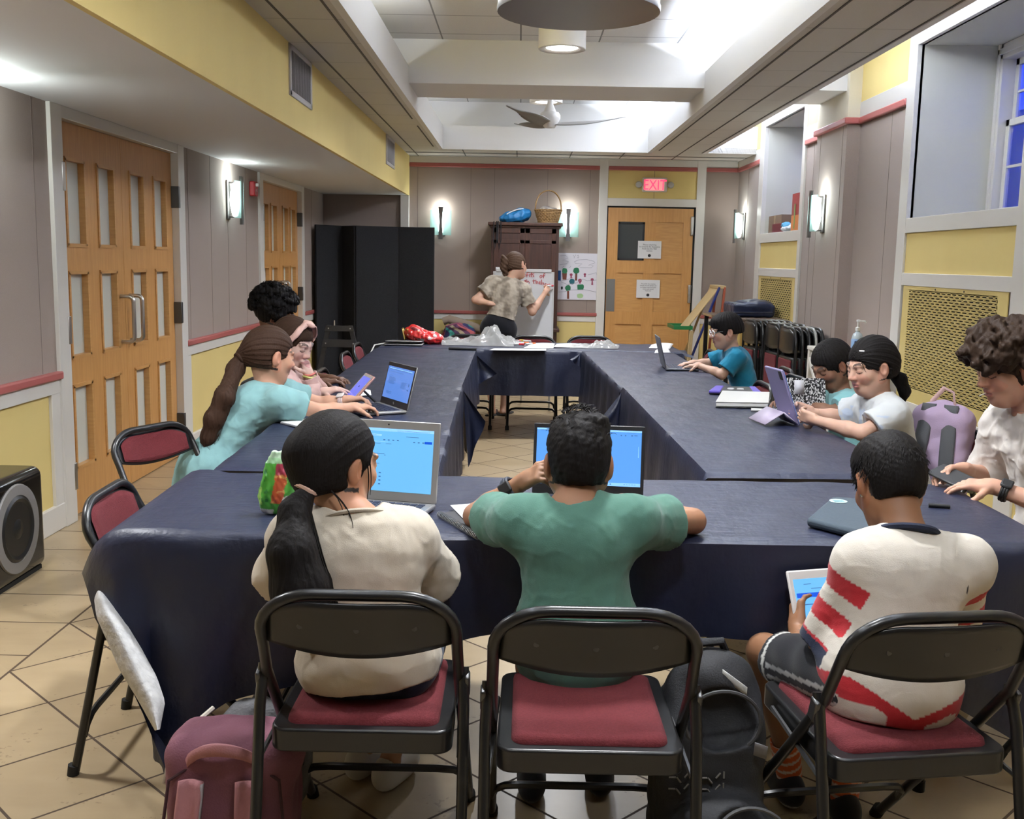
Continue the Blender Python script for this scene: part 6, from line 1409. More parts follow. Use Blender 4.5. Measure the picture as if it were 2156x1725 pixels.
def shirt(t, J, k, col, sl=.62, hem=-.10, ease=.012, flare=.016, name='shirt', w=1.0, seed=1, res=.005, wr_amp=.0045, neck_r=.060, long=False, mat=None, cuff_r=None, below=0.0):
    s = SDF(); r, f, up = torso_axes(J); n, p = np.array(J['neck'], float), np.array(J['pel'], float); ends = []
    for sd in 'LR':
        sh, el, wr = (np.array(J[q+sd], float) for q in ('sh', 'el', 'wr'))
        if long:
            s.cap(sh, el, .043*k+ease, .040*k+ease, .03); s.cap(el, lerp(el, wr, .95), .041*k+ease, .028*k+ease, .02); ends.append((lerp(el, wr, .93), nrm(wr-el)))
        else:
            e_ = lerp(sh, el, sl); d_ = nrm(el-sh); s.cap(sh, e_+d_*.02, .042*k+ease, .040*k+ease+flare, .03); ends.append((e_, d_))
    for e_, d_ in ends:
        a = nrm(np.cross(d_, (.3, .2, 1))); b_ = np.cross(d_, a); s.box(e_+d_*.10, (.14*k, .14*k, .10), .002, rows(a, b_, d_), .004, neg=True)
        s.cap(e_-d_*.02, e_+d_*.03, .030*k+ease*.2, .036*k+ease*.55+flare*.6, .004, neg=True)
    torso_sdf(s, J, k, ease, w)
    if below: s.ell(p-up*below*.6, (.135*k*w+ease, .115*k+ease, .10*k+below), rows(r, f, up), .06)
    s.cap(n-f*.004+up*.012-f*.0, n+up*.12+f*.03, neck_r*k, neck_r*1.5*k, .01, neg=True)
    hp = p+up*hem*1.0
    def cut(X): return -((X-A3(hp))@A3(up))+.006*vnoise(X, 9, seed+3)
    def disp(X):
        q = X-A3(p); a = vnoise(X, 15, seed, (1, 1, 1.5)); b_ = vnoise(X, 34, seed+1, (1.2, 1.2, .8)); c_ = 1-np.abs(vnoise(X, 13, seed+2, (1, 1, 1.7))); e_ = 1-np.abs(vnoise(X, 23, seed+5, (1.3, 1, 1)))
        return wr_amp*(.75*a+.40*b_)-wr_amp*(np.clip(c_-.86, 0, 1)*2.6+np.clip(e_-.88, 0, 1)*1.6)
    P, Q = s.mesh(res, None, disp, cut)
    return pmesh(name, P, Q, mat or clothm, t, col if callable(col) else const(col)), s
def shorts(t, J, k, col, frac=.75, ease=.014, name='shorts', waist=.07, res=.006, seed=4):
    s = SDF(); r, f, up = torso_axes(J); p = np.array(J['pel'], float); R_ = rows(r, f, up)
    s.ell(p+up*.01, (.132*k+ease, .108*k+ease, .11*k+ease), R_, .05)
    for sd in 'LR':
        hp, kn, an = (np.array(J[q+sd], float) for q in ('hip', 'kn', 'an'))
        if frac <= 1:
            e_ = lerp(hp, kn, frac); d_ = nrm(kn-hp); s.cap(hp, e_, .078*k+ease, .060*k+ease*1.3, .04)
        else:
            s.cap(hp, kn, .078*k+ease, .056*k+ease, .03); e_ = lerp(kn, an, frac-1); d_ = nrm(an-kn); s.cap(kn, e_, .056*k+ease, .040*k+ease, .02)
        a = nrm(np.cross(d_, (.3, .9, .2))); b_ = np.cross(d_, a); s.box(e_+d_*.10, (.10*k, .10*k, .10), .002, rows(a, b_, d_), .004, neg=True)
    P, Q = s.mesh(res, None, lambda X: .004*vnoise(X, 18, seed), lambda X: ((X-A3(p+up*waist))@A3(up)))
    return pmesh(name, P, Q, clothm, t, col if callable(col) else const(col))
def shoe(t, an, ft, k, col, sole=(.55, .54, .50), low=False):
    ft = nrm((ft[0], ft[1], 0)); sd = np.array((ft[1], -ft[0], 0)); an = np.array(an, float); R_ = rows(sd, ft, (0, 0, 1)); g = np.array((an[0], an[1], 0))
    s = SDF(); s.ell(g+ft*.045*k+(0, 0, .045), (.043*k, .105*k, .042), R_, .02); s.ell(g-ft*.02*k+(0, 0, .055), (.038*k, .055*k, .05 if not low else .03), R_, .02); s.box(g+(0, 0, -.2), (.4, .4, .203), .001, neg=True, k=.002)
    s.cap(g+(0, 0, .085), g+(0, 0, .2), .030*k, neg=True, k=.006)
    P, Q = s.mesh(.005); o = pmesh('shoe', P, Q, clothm, t, lambda X: np.where((X[:, 2] < .024)[:, None], np.array([sole], np.float32), np.array([col], np.float32)))
    return o
def strands(t, lines, r, mat, name='loose_strands', seg=4):
    mb = MB()
    for ln in lines: mb.tube(ln, [r*(1-.7*i/(len(ln)-1)) for i in range(len(ln))], seg)
    return tag(mb.build(name, mat, t), kind='stuff')
def bez(p, n=10):
    p = [np.array(q, float) for q in p]; o = []
    for i in range(n+1):
        q = list(p); u_ = i/n
        while len(q) > 1: q = [q[j]*(1-u_)+q[j+1]*u_ for j in range(len(q)-1)]
        o.append(V(q[0]))
    return o
def hair_head(c, fr, h, th, front=.062, low=-.045, nape=-.085, top=0.0, k=.02, part=0.0, side_front=.035, ear=1.0, back=.066, bz=.075):
    """hair shell over the skull; front = how far forward it reaches at brow height"""
    r, f, u = fr; R_ = rows(r, f, u); c = np.array(c, float); at = lambda x, y, z: c+(r*x+f*y+u*z)*h; s = SDF()
    s.ell(at(0, -.014, .028), [(v+th)*h for v in (.072, .090, .083)], R_, .02); s.ell(at(0, -.030, -.015), [(v+th)*h for v in (back, .066, bz)], R_, .03*h)
    if top: s.ell(at(0, .012, .072), (.060*h, .075*h, (.030+top)*h), R_, .04*h)
    s.box(at(0, front+.10, -.045), (.2*h, .1*h, .090*h), .02*h, R_, .012*h, neg=True)                 # open the face
    s.box(at(0, side_front+.10, -.10), (.2*h, .1*h, .10*h), .02*h, R_, .012*h, neg=True)
    s.box(at(0, .0, nape-.10), (.3*h, .3*h, .10*h), .01*h, R_, .012*h, neg=True)
    for sx in (-1, 1): s.ell(at(sx*.083, -.002, -.014), (.022*h*ear, .026*h*ear, .034*h*ear), R_, .010*h, neg=True)
    return s, at, R_
def streak(c, ax, amp, n=46, seed=0):
    """grooves that run from the crown along axis ax"""
    ax = nrm(ax); a = nrm(np.cross(ax, (.31, .2, .9))); b_ = np.cross(ax, a); c = np.array(c, float)
    def d(X):
        q = X-A3(c); th = np.arctan2(q@A3(b_), q@A3(a)); return amp*(np.sin(th*n+1.5*np.sin(th*7+seed))*.6+np.sin(th*n*.43+seed)*.7)
    return d
def watch(t, el, wr, k, strap, face, side, r=.024, name='wrist_watch'):
    el, wr = np.array(el, float), np.array(wr, float); d = nrm(wr-el); p = wr-d*.02; n = nrm(np.array(side, float)-d*np.dot(side, d)); b_ = np.cross(d, n)
    o = MB().tube([V(p+(n*math.cos(a)+b_*math.sin(a))*r*1.12) for a in [2*PI*i/24 for i in range(24)]], .0065, 8, closed=True).build('watch_strap', strap, t)
    MB().tube([V(p-d*.007+(n*math.cos(a)+b_*math.sin(a))*r*1.10) for a in [2*PI*i/24 for i in range(24)]], .0055, 8, closed=True).tube([V(p+d*.007+(n*math.cos(a)+b_*math.sin(a))*r*1.10) for a in [2*PI*i/24 for i in range(24)]], .0055, 8, closed=True).build('strap_edge', strap, o)
    MB().box(V(p+n*(r*1.15+.004)), (.034, .036, .010), Matrix((V(b_), V(d), V(n))).transposed()).build('watch_case', face, o, bevel=.005)
def seated(J, dx=(0, 1), foot=.38, kz=.50, spread=.085, thigh=.40, k=.9):
    """legs of somebody on a folding chair looking along dx"""
    f = np.array((dx[0], dx[1], 0.0)); f /= np.linalg.norm(f); r = np.array((f[1], -f[0], 0)); p = np.array(J['pel'], float)
    for sd, sg in (('L', -1), ('R', 1)):
        J.setdefault('hip'+sd, p+r*sg*spread*.85+(0, 0, -.015)); J.setdefault('kn'+sd, np.array((p[0], p[1], kz))+f*thigh+r*sg*spread*1.2); J.setdefault('an'+sd, np.array((p[0], p[1], .085))+f*foot+r*sg*spread*1.1)
    J.setdefault('ft', f); return J
hlshort = lambda x, y, z: ((z > .045) & (y < .085)) | ((y < -.0) & (z > -.05)) | (z > .068)
hllong = lambda x, y, z: (z > .052) | ((y < .012) & (z > -.055)) | ((y < .035) & (z > .02))
# ---- 1 boy in green at the black laptop
J = dict(pel=(.158, 2.46, .56), neck=(.143, 2.495, .885), shL=(.008, 2.495, .832), shR=(.288, 2.495, .836), head=(.156, 2.565, .970), hf=(0, .95, -.16), hs=1.02,
         elL=(-.105, 2.735, .787), wrL=(.022, 2.70, .893), elR=(.476, 2.725, .787), wrR=(.31, 2.88, .80), hairline=hlshort,
         handL=((.45, -.45, .35), (.6, .3, -.5), 1, dict(curl=(.7, .75, .8, .85))), handR=((-.6, .7, -.05), (0, 0, -1), 1, dict(curl=(.35, .35, .4, .4))))
seated(J, (0, 1), foot=.30, thigh=.36); J['anL'] = (.06, 2.70, .085); J['anR'] = (.25, 2.74, .085)
SK1 = (.30, .150, .082)
t, s_, fr, hc, h = body('p', J, .94, SK1, 'person in a green t-shirt leaning on one elbow at the black laptop')
GRN = (.075, .175, .135)
shirt(t, J, .94, lambda X: np.tile(np.array([GRN], np.float32), (len(X), 1)), sl=.50, hem=-.13, ease=.016, flare=.022, seed=2, below=.05, wr_amp=.0042, w=1.07)
shorts(t, J, .9, (.04, .05, .06), .8)
for sd in 'LR': shoe(t, J['an'+sd], J['ft'], .95, (.012, .012, .013), (.03, .03, .03))
s, at, R_ = hair_head(hc, fr, h, .008, front=.060, nape=-.052, top=.008, ear=1.45, back=.052, bz=.058)
s.ell(at(-.012, .055, .098), (.052*h, .050*h, .020*h), R_, .03); s.ell(at(.028, -.01, .104), (.042*h, .06*h, .016*h), R_, .03)
ts = lambda X: .0022*vnoise(X, 95, 3, (1, .35, .6))+.0014*vnoise(X, 190, 5, (1, .4, .5))
P, Q = s.mesh(.003, None, ts); hb = hair_mat('black', (.010, .0085, .008)); pmesh('hair', P, Q, hb, t)
rr_ = random.Random(11); L_ = []
for i in range(420):
    a, b_ = rr_.uniform(-2.9, 2.9), rr_.uniform(.05, 1.15); p = at(.079*math.sin(a)*math.sin(b_), -.012+.098*math.cos(a)*math.sin(b_), .028+.098*math.cos(b_)+(.012 if b_ < .6 else 0)); q = p+(fr[1]*rr_.uniform(.0, .034)+fr[0]*rr_.uniform(-.016, .022)+fr[2]*rr_.uniform(-.002, .010))*h; L_.append(bez([p, lerp(p, q, .5)+fr[2]*.008, q], 4))
strands(t, L_, .0012, hb, 'hair_tufts', 3)
watch(t, J['elL'], lerp(J['elL'], J['wrL'], .86), .9, M('navy_watch_strap', (.018, .022, .035), .6), black, (-.3, -.9, .45), .029)
# ---- 2 girl in cream sweatshirt, ponytail
J = dict(pel=(-.335, 2.335, .55), neck=(-.372, 2.375, .872), shL=(-.505, 2.385, .81), shR=(-.255, 2.41, .805), head=(-.425, 2.43, .985), hf=(.66, .70, -.18), hs=1.04,
         elL=(-.575, 2.52, .66), wrL=(-.43, 2.60, .62), elR=(-.205, 2.56, .655), wrR=(-.33, 2.62, .64), hairline=hllong,
         handL=((.8, .3, -.1), (0, 0, -1), 1), handR=((-.8, .3, -.1), (0, 0, -1), 1))
seated(J, (0, 1), foot=.43); J['anR'] = (-.335, 2.74, .085); J['anL'] = (-.42, 2.80, .085); J['ft'] = np.array((.45, .9, 0))
SK2 = (.40, .215, .125)
t, s_, fr, hc, h = body('p', J, .92, SK2, 'person in a cream sweatshirt with a long black ponytail at the silver laptop')
CRM = (.50, .445, .36)
o, _ = shirt(t, J, .92, CRM, sl=.88, hem=-.060, ease=.024, flare=.024, name='sweatshirt', seed=5, wr_amp=.004, neck_r=.066, below=.03, w=1.08)
r, f, up = torso_axes(J); n_ = np.array(J['neck'])
MB().tube([V(n_+r*.073*math.cos(a)+f*(.064*math.sin(a)-.004)+up*(-.006-.024*math.sin(a))) for a in [2*PI*i/30 for i in range(30)]], .010, 8, closed=True, flat=.6).build('neck_band', M('cream_ribbed_band', (.47, .415, .335), .95, bump=(500, .3)), t)
shorts(t, J, .93, lambda X: const((.022, .040, .085))(X)*(1+.35*vnoise(X, 60, 3))[:, None], .55, ease=.020, name='denim_shorts', waist=-.01)
for sd in 'LR': shoe(t, J['an'+sd], J['ft'], .92, (.60, .57, .53), (.62, .60, .55))
s, at, R_ = hair_head(hc, fr, h, .011, front=.050, nape=-.060, side_front=.028)
knot = np.array((-.475, 2.345, .955)); s.cap(at(0, -.085, .01), knot, .050, .026, .05)
P, Q = s.mesh(.003, None, streak(knot, np.array(hc)-knot, .0007, 64, 2)); pmesh('hair', P, Q, hb, t)
def tie(c, ax, r_, mat, t, nm='hair_tie'):
    ax = nrm(ax); a = nrm(np.cross(ax, (.2, .9, .3))); b_ = np.cross(ax, a); mb = MB()
    for off in (-.006, .005): mb.tube([V(np.array(c)+ax*(off+.004*math.sin(2*q))+(a*math.cos(q)+b_*math.sin(q))*r_) for q in [2*PI*i/22 for i in range(22)]], .0075, 8, closed=True)
    return mb.build(nm, mat, t)
tie(knot+(-.002, -.006, -.012), (-.25, -.45, -.9), .024, M('blush_hair_tie', (.55, .36, .28), .8), t)
pt = [knot+(0, -.01, -.02), np.array((-.495, 2.285, .90)), np.array((-.490, 2.235, .82)), np.array((-.470, 2.23, .74)), np.array((-.452, 2.245, .665)), np.array((-.44, 2.255, .625))]
s = SDF().chain(pt, (.020, .030, .050, .062, .056, .026), .03)
P, Q = s.mesh(.0035, None, lambda X: .0022*vnoise(X, 150, 4, (1, 1, .08))+.0015*vnoise(X, 70, 8, (1, 1, .10))); pmesh('ponytail', P, Q, hb, t)
L_ = []
for i in range(330):
    a = rr_.uniform(0, 6.28); w_ = rr_.uniform(.7, 1.10); j = lambda q, R: np.array(q)+np.array((math.cos(a)*R*w_, math.sin(a)*R*.75*w_-.004, 0)); L_.append(bez([pt[0], j(pt[1], .034), j(pt[2], .058), j(pt[3], .076), j(pt[4], .072), j(pt[5], .055)-(0, 0, rr_.uniform(-.05, .0))], 12))
for x1, z1 in ((-.345, .80), (-.385, .74), (-.36, .845)): L_.append(bez([(-.42, 2.33, .94), (-.36, 2.30, .90), (x1, 2.27, z1+.03), (x1, 2.27, z1-.03)], 10))
strands(t, L_, .0018, hb)
strands(t, [bez([at(.074, .02, .03), at(.080, .035, -.01), at(.072, .045, -.05), at(.074, .042, -.075)], 8), bez([at(.070, .03, .03), at(.078, .045, -.01), at(.073, .05, -.06)], 8)], .002, hb, 'face_strands')
# ---- 3 boy in striped jersey with tablet in his lap
J = dict(pel=(.862, 2.275, .55), neck=(.898, 2.34, .862), shL=(.800, 2.325, .800), shR=(1.035, 2.335, .795), head=(.885, 2.435, .965), hf=(-.10, .80, -.52), hs=.98,
         elL=(.712, 2.375, .515), wrL=(.722, 2.555, .560), elR=(1.075, 2.47, .56), wrR=(.95, 2.63, .56), hairline=lambda x, y, z: ((z > .045) & (y < .085)) | ((y < -.0) & (z > -.045)) | (z > .068),
         handL=((.1, .55, .75), (.75, .35, .1), 1, dict(curl=(.5, .55, .6, .6))), handR=((-.85, .2, .3), (-.1, .5, .6), 1))
J.update(hipL=(.785, 2.26, .53), hipR=(.945, 2.28, .53), knL=(.655, 2.60, .475), knR=(.965, 2.66, .50), anL=(.765, 2.70, .12), anR=(.885, 2.60, .10)); J['ft'] = np.array((-.1, 1, 0))
SK3 = (.255, .122, .062)
t, s_, fr, hc, h = body('p', J, .90, SK3, 'person in a white jersey with red striped sleeves holding a tablet in the lap')
WH, RD, NV = (.56, .52, .455), (.42, .022, .030), (.012, .018, .042)
def jersey(X):
    c = const(WH)(X); sh, el = A3(J['shL']), A3(J['elL'])
    for sd in 'LR':
        sh, el = A3(J['sh'+sd]), A3(J['el'+sd]); d = (el-sh); q = (X-sh)@d/float(d@d); dist = np.linalg.norm((X-sh)-q[:, None]*d, axis=1)
        sgn = -1 if sd == 'L' else 1; arm = (dist < .10) & (q > -.02) & ((X-sh)@A3(torso_axes(J)[0])*sgn > -.024-.03*np.clip(q, 0, 1))
        fq = ((q-.10)/.27) % 1.0; red = arm & (fq < .55) & (q > .05); c[red] = RD; c[arm & (q > .665)] = NV
        seam = (np.abs((X-sh)@A3(torso_axes(J)[0])*sgn+.026+.03*np.clip(q, 0, 1)) < .0022) & (dist < .10) & (q > -.1) & (q < .95); c[seam] = (.02, .02, .03)
    r_, f_, u_ = torso_axes(J); q = X-A3(J['pel']); z = q@A3(u_); x = q@A3(r_)
    lo = z < -.005; k1 = z+.060-.50*np.abs(x-.01); m1 = lo & (k1 < -.012) & (k1 > -.065); m2 = lo & (z < -.055) & (np.floor((x+.3)/.085).astype(int) % 2 == 0)
    c[m1 & ~m2] = RD; c[m2 & (k1 > -.04)] = RD; return c
shirt(t, J, .92, jersey, sl=.74, hem=-.095, ease=.016, flare=.010, w=1.08, name='jersey', seed=7, wr_amp=.0026, neck_r=.054, below=.05, res=.0042)
r, f, up = torso_axes(J); n_ = np.array(J['neck'])
MB().tube([V(n_+r*.060*math.cos(a)+f*(.054*math.sin(a)-.006)+up*(.004-.016*math.sin(a))) for a in [2*PI*i/30 for i in range(30)]], .013, 8, closed=True, flat=.7).build('collar', M('navy_rib_collar', NV, .9, bump=(500, .3)), t)
BLK = (.011, .011, .014)
def sportshort(X):
    c = const(BLK)(X); hp, kn = A3(J['hipL']), A3(J['knL']); d = kn-hp; L0_ = np.linalg.norm(d); q = (X-hp)@d/L0_; e = q-L0_*.80; perp = X-hp-(q/L0_)[:, None]*d
    c[(np.abs(e+.020) < .005) & (np.linalg.norm(perp, axis=1) < .12)] = (.55, .55, .52)
    a = np.arctan2(perp[:, 2], perp[:, 0]*-1); c[(np.abs(((perp[:, 2]+.045) % .028)-.014) < .0055) & (X[:, 0] < hp[0]-.02) & (perp[:, 2] < .012) & (perp[:, 2] > -.06) & (e < -.032)] = (.45, .45, .45); return c
shorts(t, J, .90, sportshort, .80, ease=.012, waist=.05, res=.0045)
for sd in 'LR':
    an = np.array(J['an'+sd], float); kn = np.array(J['kn'+sd], float); d = nrm(kn-an)
    s = SDF().cap(an-(0, 0, .03), an+d*.085, .035, .040, .01); s.cap(an+d*.085, an+d*.3, .034, neg=True, k=.003); s.box(an+d*.185, (.1, .1, .1), .002, rows(nrm(np.cross(d, (0, 1, .2))), np.cross(d, nrm(np.cross(d, (0, 1, .2)))), d), .003, neg=True)
    P, Q = s.mesh(.004); pmesh('sock', P, Q, clothm, t, lambda X: np.where((np.sin(((X-A3(an))@A3(d))*230) > .55)[:, None], np.array([(.60, .50, .42)], np.float32), np.array([(.58, .12, .03)], np.float32)))
    shoe(t, J['an'+sd], J['ft'], .95, (.013, .013, .015), (.55, .52, .50))
s, at, R_ = hair_head(hc, fr, h, .009, front=.062, nape=-.060, top=.004, ear=1.45, back=.053, bz=.058)
P, Q = s.mesh(.003, None, lambda X: .0012*vnoise(X, 150, 3)+.0008*vnoise(X, 260, 5)); pmesh('hair', P, Q, hb, t)
L_ = []
for i in range(1500):
    a, b_ = rr_.uniform(-3.1, 3.1), math.acos(rr_.uniform(-.35, 1)); dr = fr[0]*math.sin(a)*math.sin(b_)+fr[1]*math.cos(a)*math.sin(b_)+fr[2]*math.cos(b_); p = at(.078*math.sin(a)*math.sin(b_), -.014+.096*math.cos(a)*math.sin(b_), .028+.089*math.cos(b_))
    if math.cos(a)*math.sin(b_) > .55: continue
    fl_ = (fr[1] if math.cos(b_) > .5 else -fr[2])+fr[0]*rr_.uniform(-.5, .5); L_.append([V(p), V(p+dr*.004+fl_*.005), V(p+dr*.006+fl_*.012)])
strands(t, L_, .0013, hb, 'hair_tufts', 3)
MB().lathe([(0, -.004), (.0035, -.003), (.0042, 0), (.0035, .003), (0, .004)], V(at(-.078, -.004, -.036)), 10).build('ear_stud', M('silver_stud', (.6, .58, .55), .2, .9), t)
tb = thing('tablet', 'white framed tablet with a lit page held in the lap of the jersey boy', 'tablet', (.74, 2.62, .5))
T0, T1 = np.array((.700, 2.612, .688)), np.array((.828, 2.632, .694)); T3 = np.array((.748, 2.545, .545)); ex_ = nrm(T1-T0); dn = T3-T0; dn = nrm(dn-ex_*np.dot(dn, ex_)); nn_ = np.cross(ex_, dn); nn_ = nn_ if nn_[1] < 0 else -nn_
W_, H_ = .165, .235; tc = T0+ex_*W_/2+dn*H_/2; RR = Matrix((V(ex_), V(np.cross(nn_, ex_)), V(nn_))).transposed()
MB().box(V(tc), (W_, H_, .009), RR).build('frame', M('white_tablet_frame', (.64, .62, .60), .35), tb, bevel=.006, seg=3)
MB().box(V(tc+nn_*.0048), (W_*.84, H_*.80, .001), RR).build('screen', scr_cyan, tb)
for m_, bs in ((ui_dk, ((-.2, .34, .12, .006), (.18, .34, .08, .006), (0, .29, .3, .006), (-.22, .12, .35, .01), (-.33, .0, .03, .01), (-.25, -.08, .25, .008), (-.2, -.14, .3, .008))), (ui_bt, ((0, .22, .80, .05),)), (ui_lt, ((-.1, -.12, .55, .05), (-.1, -.2, .55, .05)))):
    mb = MB()
    for x, y, w_, h_ in bs: mb.box(V(tc+ex_*x*W_-dn*y*H_+nn_*.0058), (w_*W_, h_*H_, .0006), RR)
    tag(mb.build('screen_bar', m_, tb, smooth=0), kind='stuff')
# ---- 4 girl in teal, long brown ponytail, leaning over the left table
hbr = hair_mat('brown', (.042, .022, .014)); hbr2 = hair_mat('light_brown', (.075, .043, .027))
J = dict(pel=(-1.315, 4.42, .555), neck=(-1.085, 4.545, .890), shR=(-1.010, 4.425, .845), shL=(-1.045, 4.685, .845), head=(-1.085, 4.555, 1.035), hf=(.78, .58, -.22), hs=1.08,
         elR=(-.845, 4.52, .795), wrR=(-.735, 4.63, .80), elL=(-.90, 4.78, .79), wrL=(-.785, 4.75, .815), hairline=hllong,
         handR=((.85, .45, .02), (.1, .1, -1), 1, dict(curl=(.5, .55, .6, .7))), handL=((.85, .25, .1), (.2, -.2, -.9), 1, dict(curl=(.55, .6, .65, .7))))
seated(J, (1, .15), foot=.36); SK4 = (.50, .275, .185)
t, s_, fr, hc, h = body('p', J, .98, SK4, 'person in a teal t-shirt with long brown ponytail reaching to the grey laptop')
TEAL = (.195, .360, .365)
shirt(t, J, .98, lambda X: const(TEAL)(X)*(1+.10*vnoise(X, 24, 4))[:, None], sl=.50, hem=-.16, ease=.016, flare=.018, seed=9, wr_amp=.005, below=.06)
shorts(t, J, .97, (.03, .035, .05), 1.9, name='trousers', waist=-.02)
for sd in 'LR': shoe(t, J['an'+sd], J['ft'], 1, (.5, .5, .5))
s, at, R_ = hair_head(hc, fr, h, .010, front=.048, nape=-.058, side_front=.022); knot = at(-.02, -.105, -.020); s.cap(at(0, -.07, .01), knot, .05, .028, .05)
P, Q = s.mesh(.0035, None, streak(knot, np.array(hc)-knot, .0016, 60, 1)); pmesh('hair', P, Q, hbr, t)
tie(knot-(.008, .01, .012), (-.6, -.4, -.7), .025, hbr, t)
pt = [knot, knot+(-.03, -.02, -.06), np.array((-1.235, 4.36, .87)), np.array((-1.275, 4.345, .78)), np.array((-1.30, 4.34, .70)), np.array((-1.305, 4.34, .655))]
s = SDF().chain(pt, (.024, .034, .038, .036, .027, .012), .03); P, Q = s.mesh(.004, None, lambda X: .0036*vnoise(X, 120, 4, (1, 1, .12))+.003*vnoise(X, 60, 8, (1, 1, .15))); pmesh('ponytail', P, Q, hbr, t)
L_ = []
for i in range(70):
    a = rr_.uniform(0, 6.28); w_ = rr_.uniform(.6, 1.1); j = lambda q, R: np.array(q)+np.array((math.cos(a)*R*w_, math.sin(a)*R*w_, 0)); L_.append(bez([pt[0], j(pt[1], .036), j(pt[2], .044), j(pt[3], .046), j(pt[4], .040), j(pt[5], .030)-(0, 0, rr_.uniform(-.03, .05))], 10))
strands(t, L_, .0019, hbr)
tag(MB().tube(bez([(-1.13, 4.50, .885), (-1.06, 4.45, .915), (-1.02, 4.52, .895)], 8), .003, 6).build('necklace_cord', black, t))
watch(t, J['elL'], J['wrL'], .98, M('pale_pink_watch_strap', (.55, .42, .40), .6), M('pale_watch_case', (.55, .5, .48), .3), (0, -.4, .9), .024)
# ---- 5 girl in pink with twisted headband
J = dict(pel=(-1.225, 5.19, .555), neck=(-1.175, 5.165, .905), shR=(-1.135, 5.045, .85), shL=(-1.165, 5.295, .85), head=(-1.115, 5.15, 1.045), hf=(.80, -.33, -.40), hs=1.06,
         elR=(-1.06, 5.00, .795), wrR=(-.945, 5.03, .815), elL=(-1.00, 5.16, .790), wrL=(-1.030, 5.125, .890), hairline=hllong, lip=(.42, .17, .17), brow=(.05, .028, .02),
         handR=((.85, .10, .20), (.2, .2, -.9), 1, dict(curl=(.35, .30, .35, .4))), handL=((-.25, .10, .75), (-.75, .25, -.05), 1, dict(curl=(.8, .85, .9, .95))))
seated(J, (1, 0), foot=.36); SK5 = (.60, .40, .335)
t, s_, fr, hc, h = body('p', J, .95, SK5, 'person in a pale pink sweater with a twisted pink headband, hand at the mouth')
shirt(t, J, .95, (.54, .36, .33), hem=-.14, ease=.018, name='sweater', seed=12, long=True, wr_amp=.0055, below=.05)
shorts(t, J, .95, (.05, .05, .07), 1.9, name='trousers', waist=-.02)
for sd in 'LR': shoe(t, J['an'+sd], J['ft'], 1, (.45, .45, .47))
s, at, R_ = hair_head(hc, fr, h, .010, front=.058, nape=-.075, side_front=.030)
P, Q = s.mesh(.0035, None, streak(at(0, .05, .12), fr[2], .0014, 50, 5)); pmesh('hair', P, Q, hbr, t)
MB().grid(lambda a, b: V(at(.088*math.cos(PI*a)*1.0, .030+.030*(b-.5)+.016*math.sin(PI*a)+.008*math.sin(a*9), .020+.097*math.sin(PI*a)+.006*math.sin(b*PI)*1.5+.004*math.sin(a*30+b*6))), 30, 6).build('headband', M('blush_satin_headband', (.60, .38, .33), .5, bump=(60, .3)), t, solid=.006)
s = SDF().ell(at(.0, .052, .118), (.020*h, .026*h, .014*h), R_, .01).ell(at(.012, .040, .122), (.016*h, .02*h, .012*h), R_, .01); P, Q = s.mesh(.003); pmesh('headband_knot', P, Q, MATS['blush_satin_headband'], t)
w5 = np.array(J['wrL']); MB().tube([V(w5-(0, 0, .012)+np.array((math.cos(a)*.029, math.sin(a)*.029, .004*math.sin(2*a)))) for a in [2*PI*i/18 for i in range(18)]], .006, 6, closed=True).build('bracelet', M('lime_bracelet', (.50, .52, .16), .5), t)
MB().tube([V(w5+(0, 0, .002)+np.array((math.cos(a)*.028, math.sin(a)*.028, .004*math.cos(2*a)))) for a in [2*PI*i/18 for i in range(18)]], .005, 6, closed=True).build('bracelet', M('coral_bracelet', (.60, .16, .13), .5), t)
# ---- 6 person with curly black hair behind
J = dict(pel=(-1.335, 5.76, .56), neck=(-1.34, 5.755, .99), shR=(-1.335, 5.61, .925), shL=(-1.345, 5.90, .925), head=(-1.335, 5.74, 1.150), hf=(.92, .12, -.32), hs=1.05,
         elR=(-1.22, 5.56, .775), wrR=(-1.065, 5.68, .785), elL=(-1.2, 5.95, .775), wrL=(-1.06, 5.86, .785), hairline=hllong, handR=((.9, .2, .1), (0, 0, -1), 1), handL=((.9, -.2, 0), (0, 0, -1), 1))
seated(J, (1, 0), foot=.36); SK6 = (.15, .072, .045)
t, s_, fr, hc, h = body('p', J, 1.0, SK6, 'person with curly black hair behind the girl with the headband', res=.007)
shirt(t, J, 1.0, (.10, .10, .11), sl=.6, hem=-.12, seed=14, below=.04); shorts(t, J, 1., (.03, .03, .04), 1.9, name='trousers', waist=-.02)
for sd in 'LR': shoe(t, J['an'+sd], J['ft'], 1, (.05, .05, .05))
s = SDF(); r_, f_, u_ = fr; at = lambda x, y, z: np.array(hc)+(r_*x+f_*y+u_*z)*h
s.ell(at(0, -.015, .035), (.105*h, .115*h, .105*h), rows(*fr), .02)
for i in range(330):
    a, b_ = rr_.uniform(-PI, PI), math.acos(rr_.uniform(-.45, 1)); 
    if math.cos(a)*math.sin(b_) > .45 and math.cos(b_) < .45: continue
    s.ell(at(.112*math.sin(a)*math.sin(b_), -.02+.122*math.cos(a)*math.sin(b_), .040+.112*math.cos(b_)), (rr_.uniform(.010, .018),)*3, None, .006)
s.box(at(0, .16, -.045), (.2*h, .1*h, .085*h), .02*h, rows(*fr), .01, neg=True)
P, Q = s.mesh(.004, None, lambda X: .003*vnoise(X, 160, 3)); hcur = hair_mat('curly_black', (.007, .006, .006), .6); pmesh('hair', P, Q, hcur, t)
L_ = []
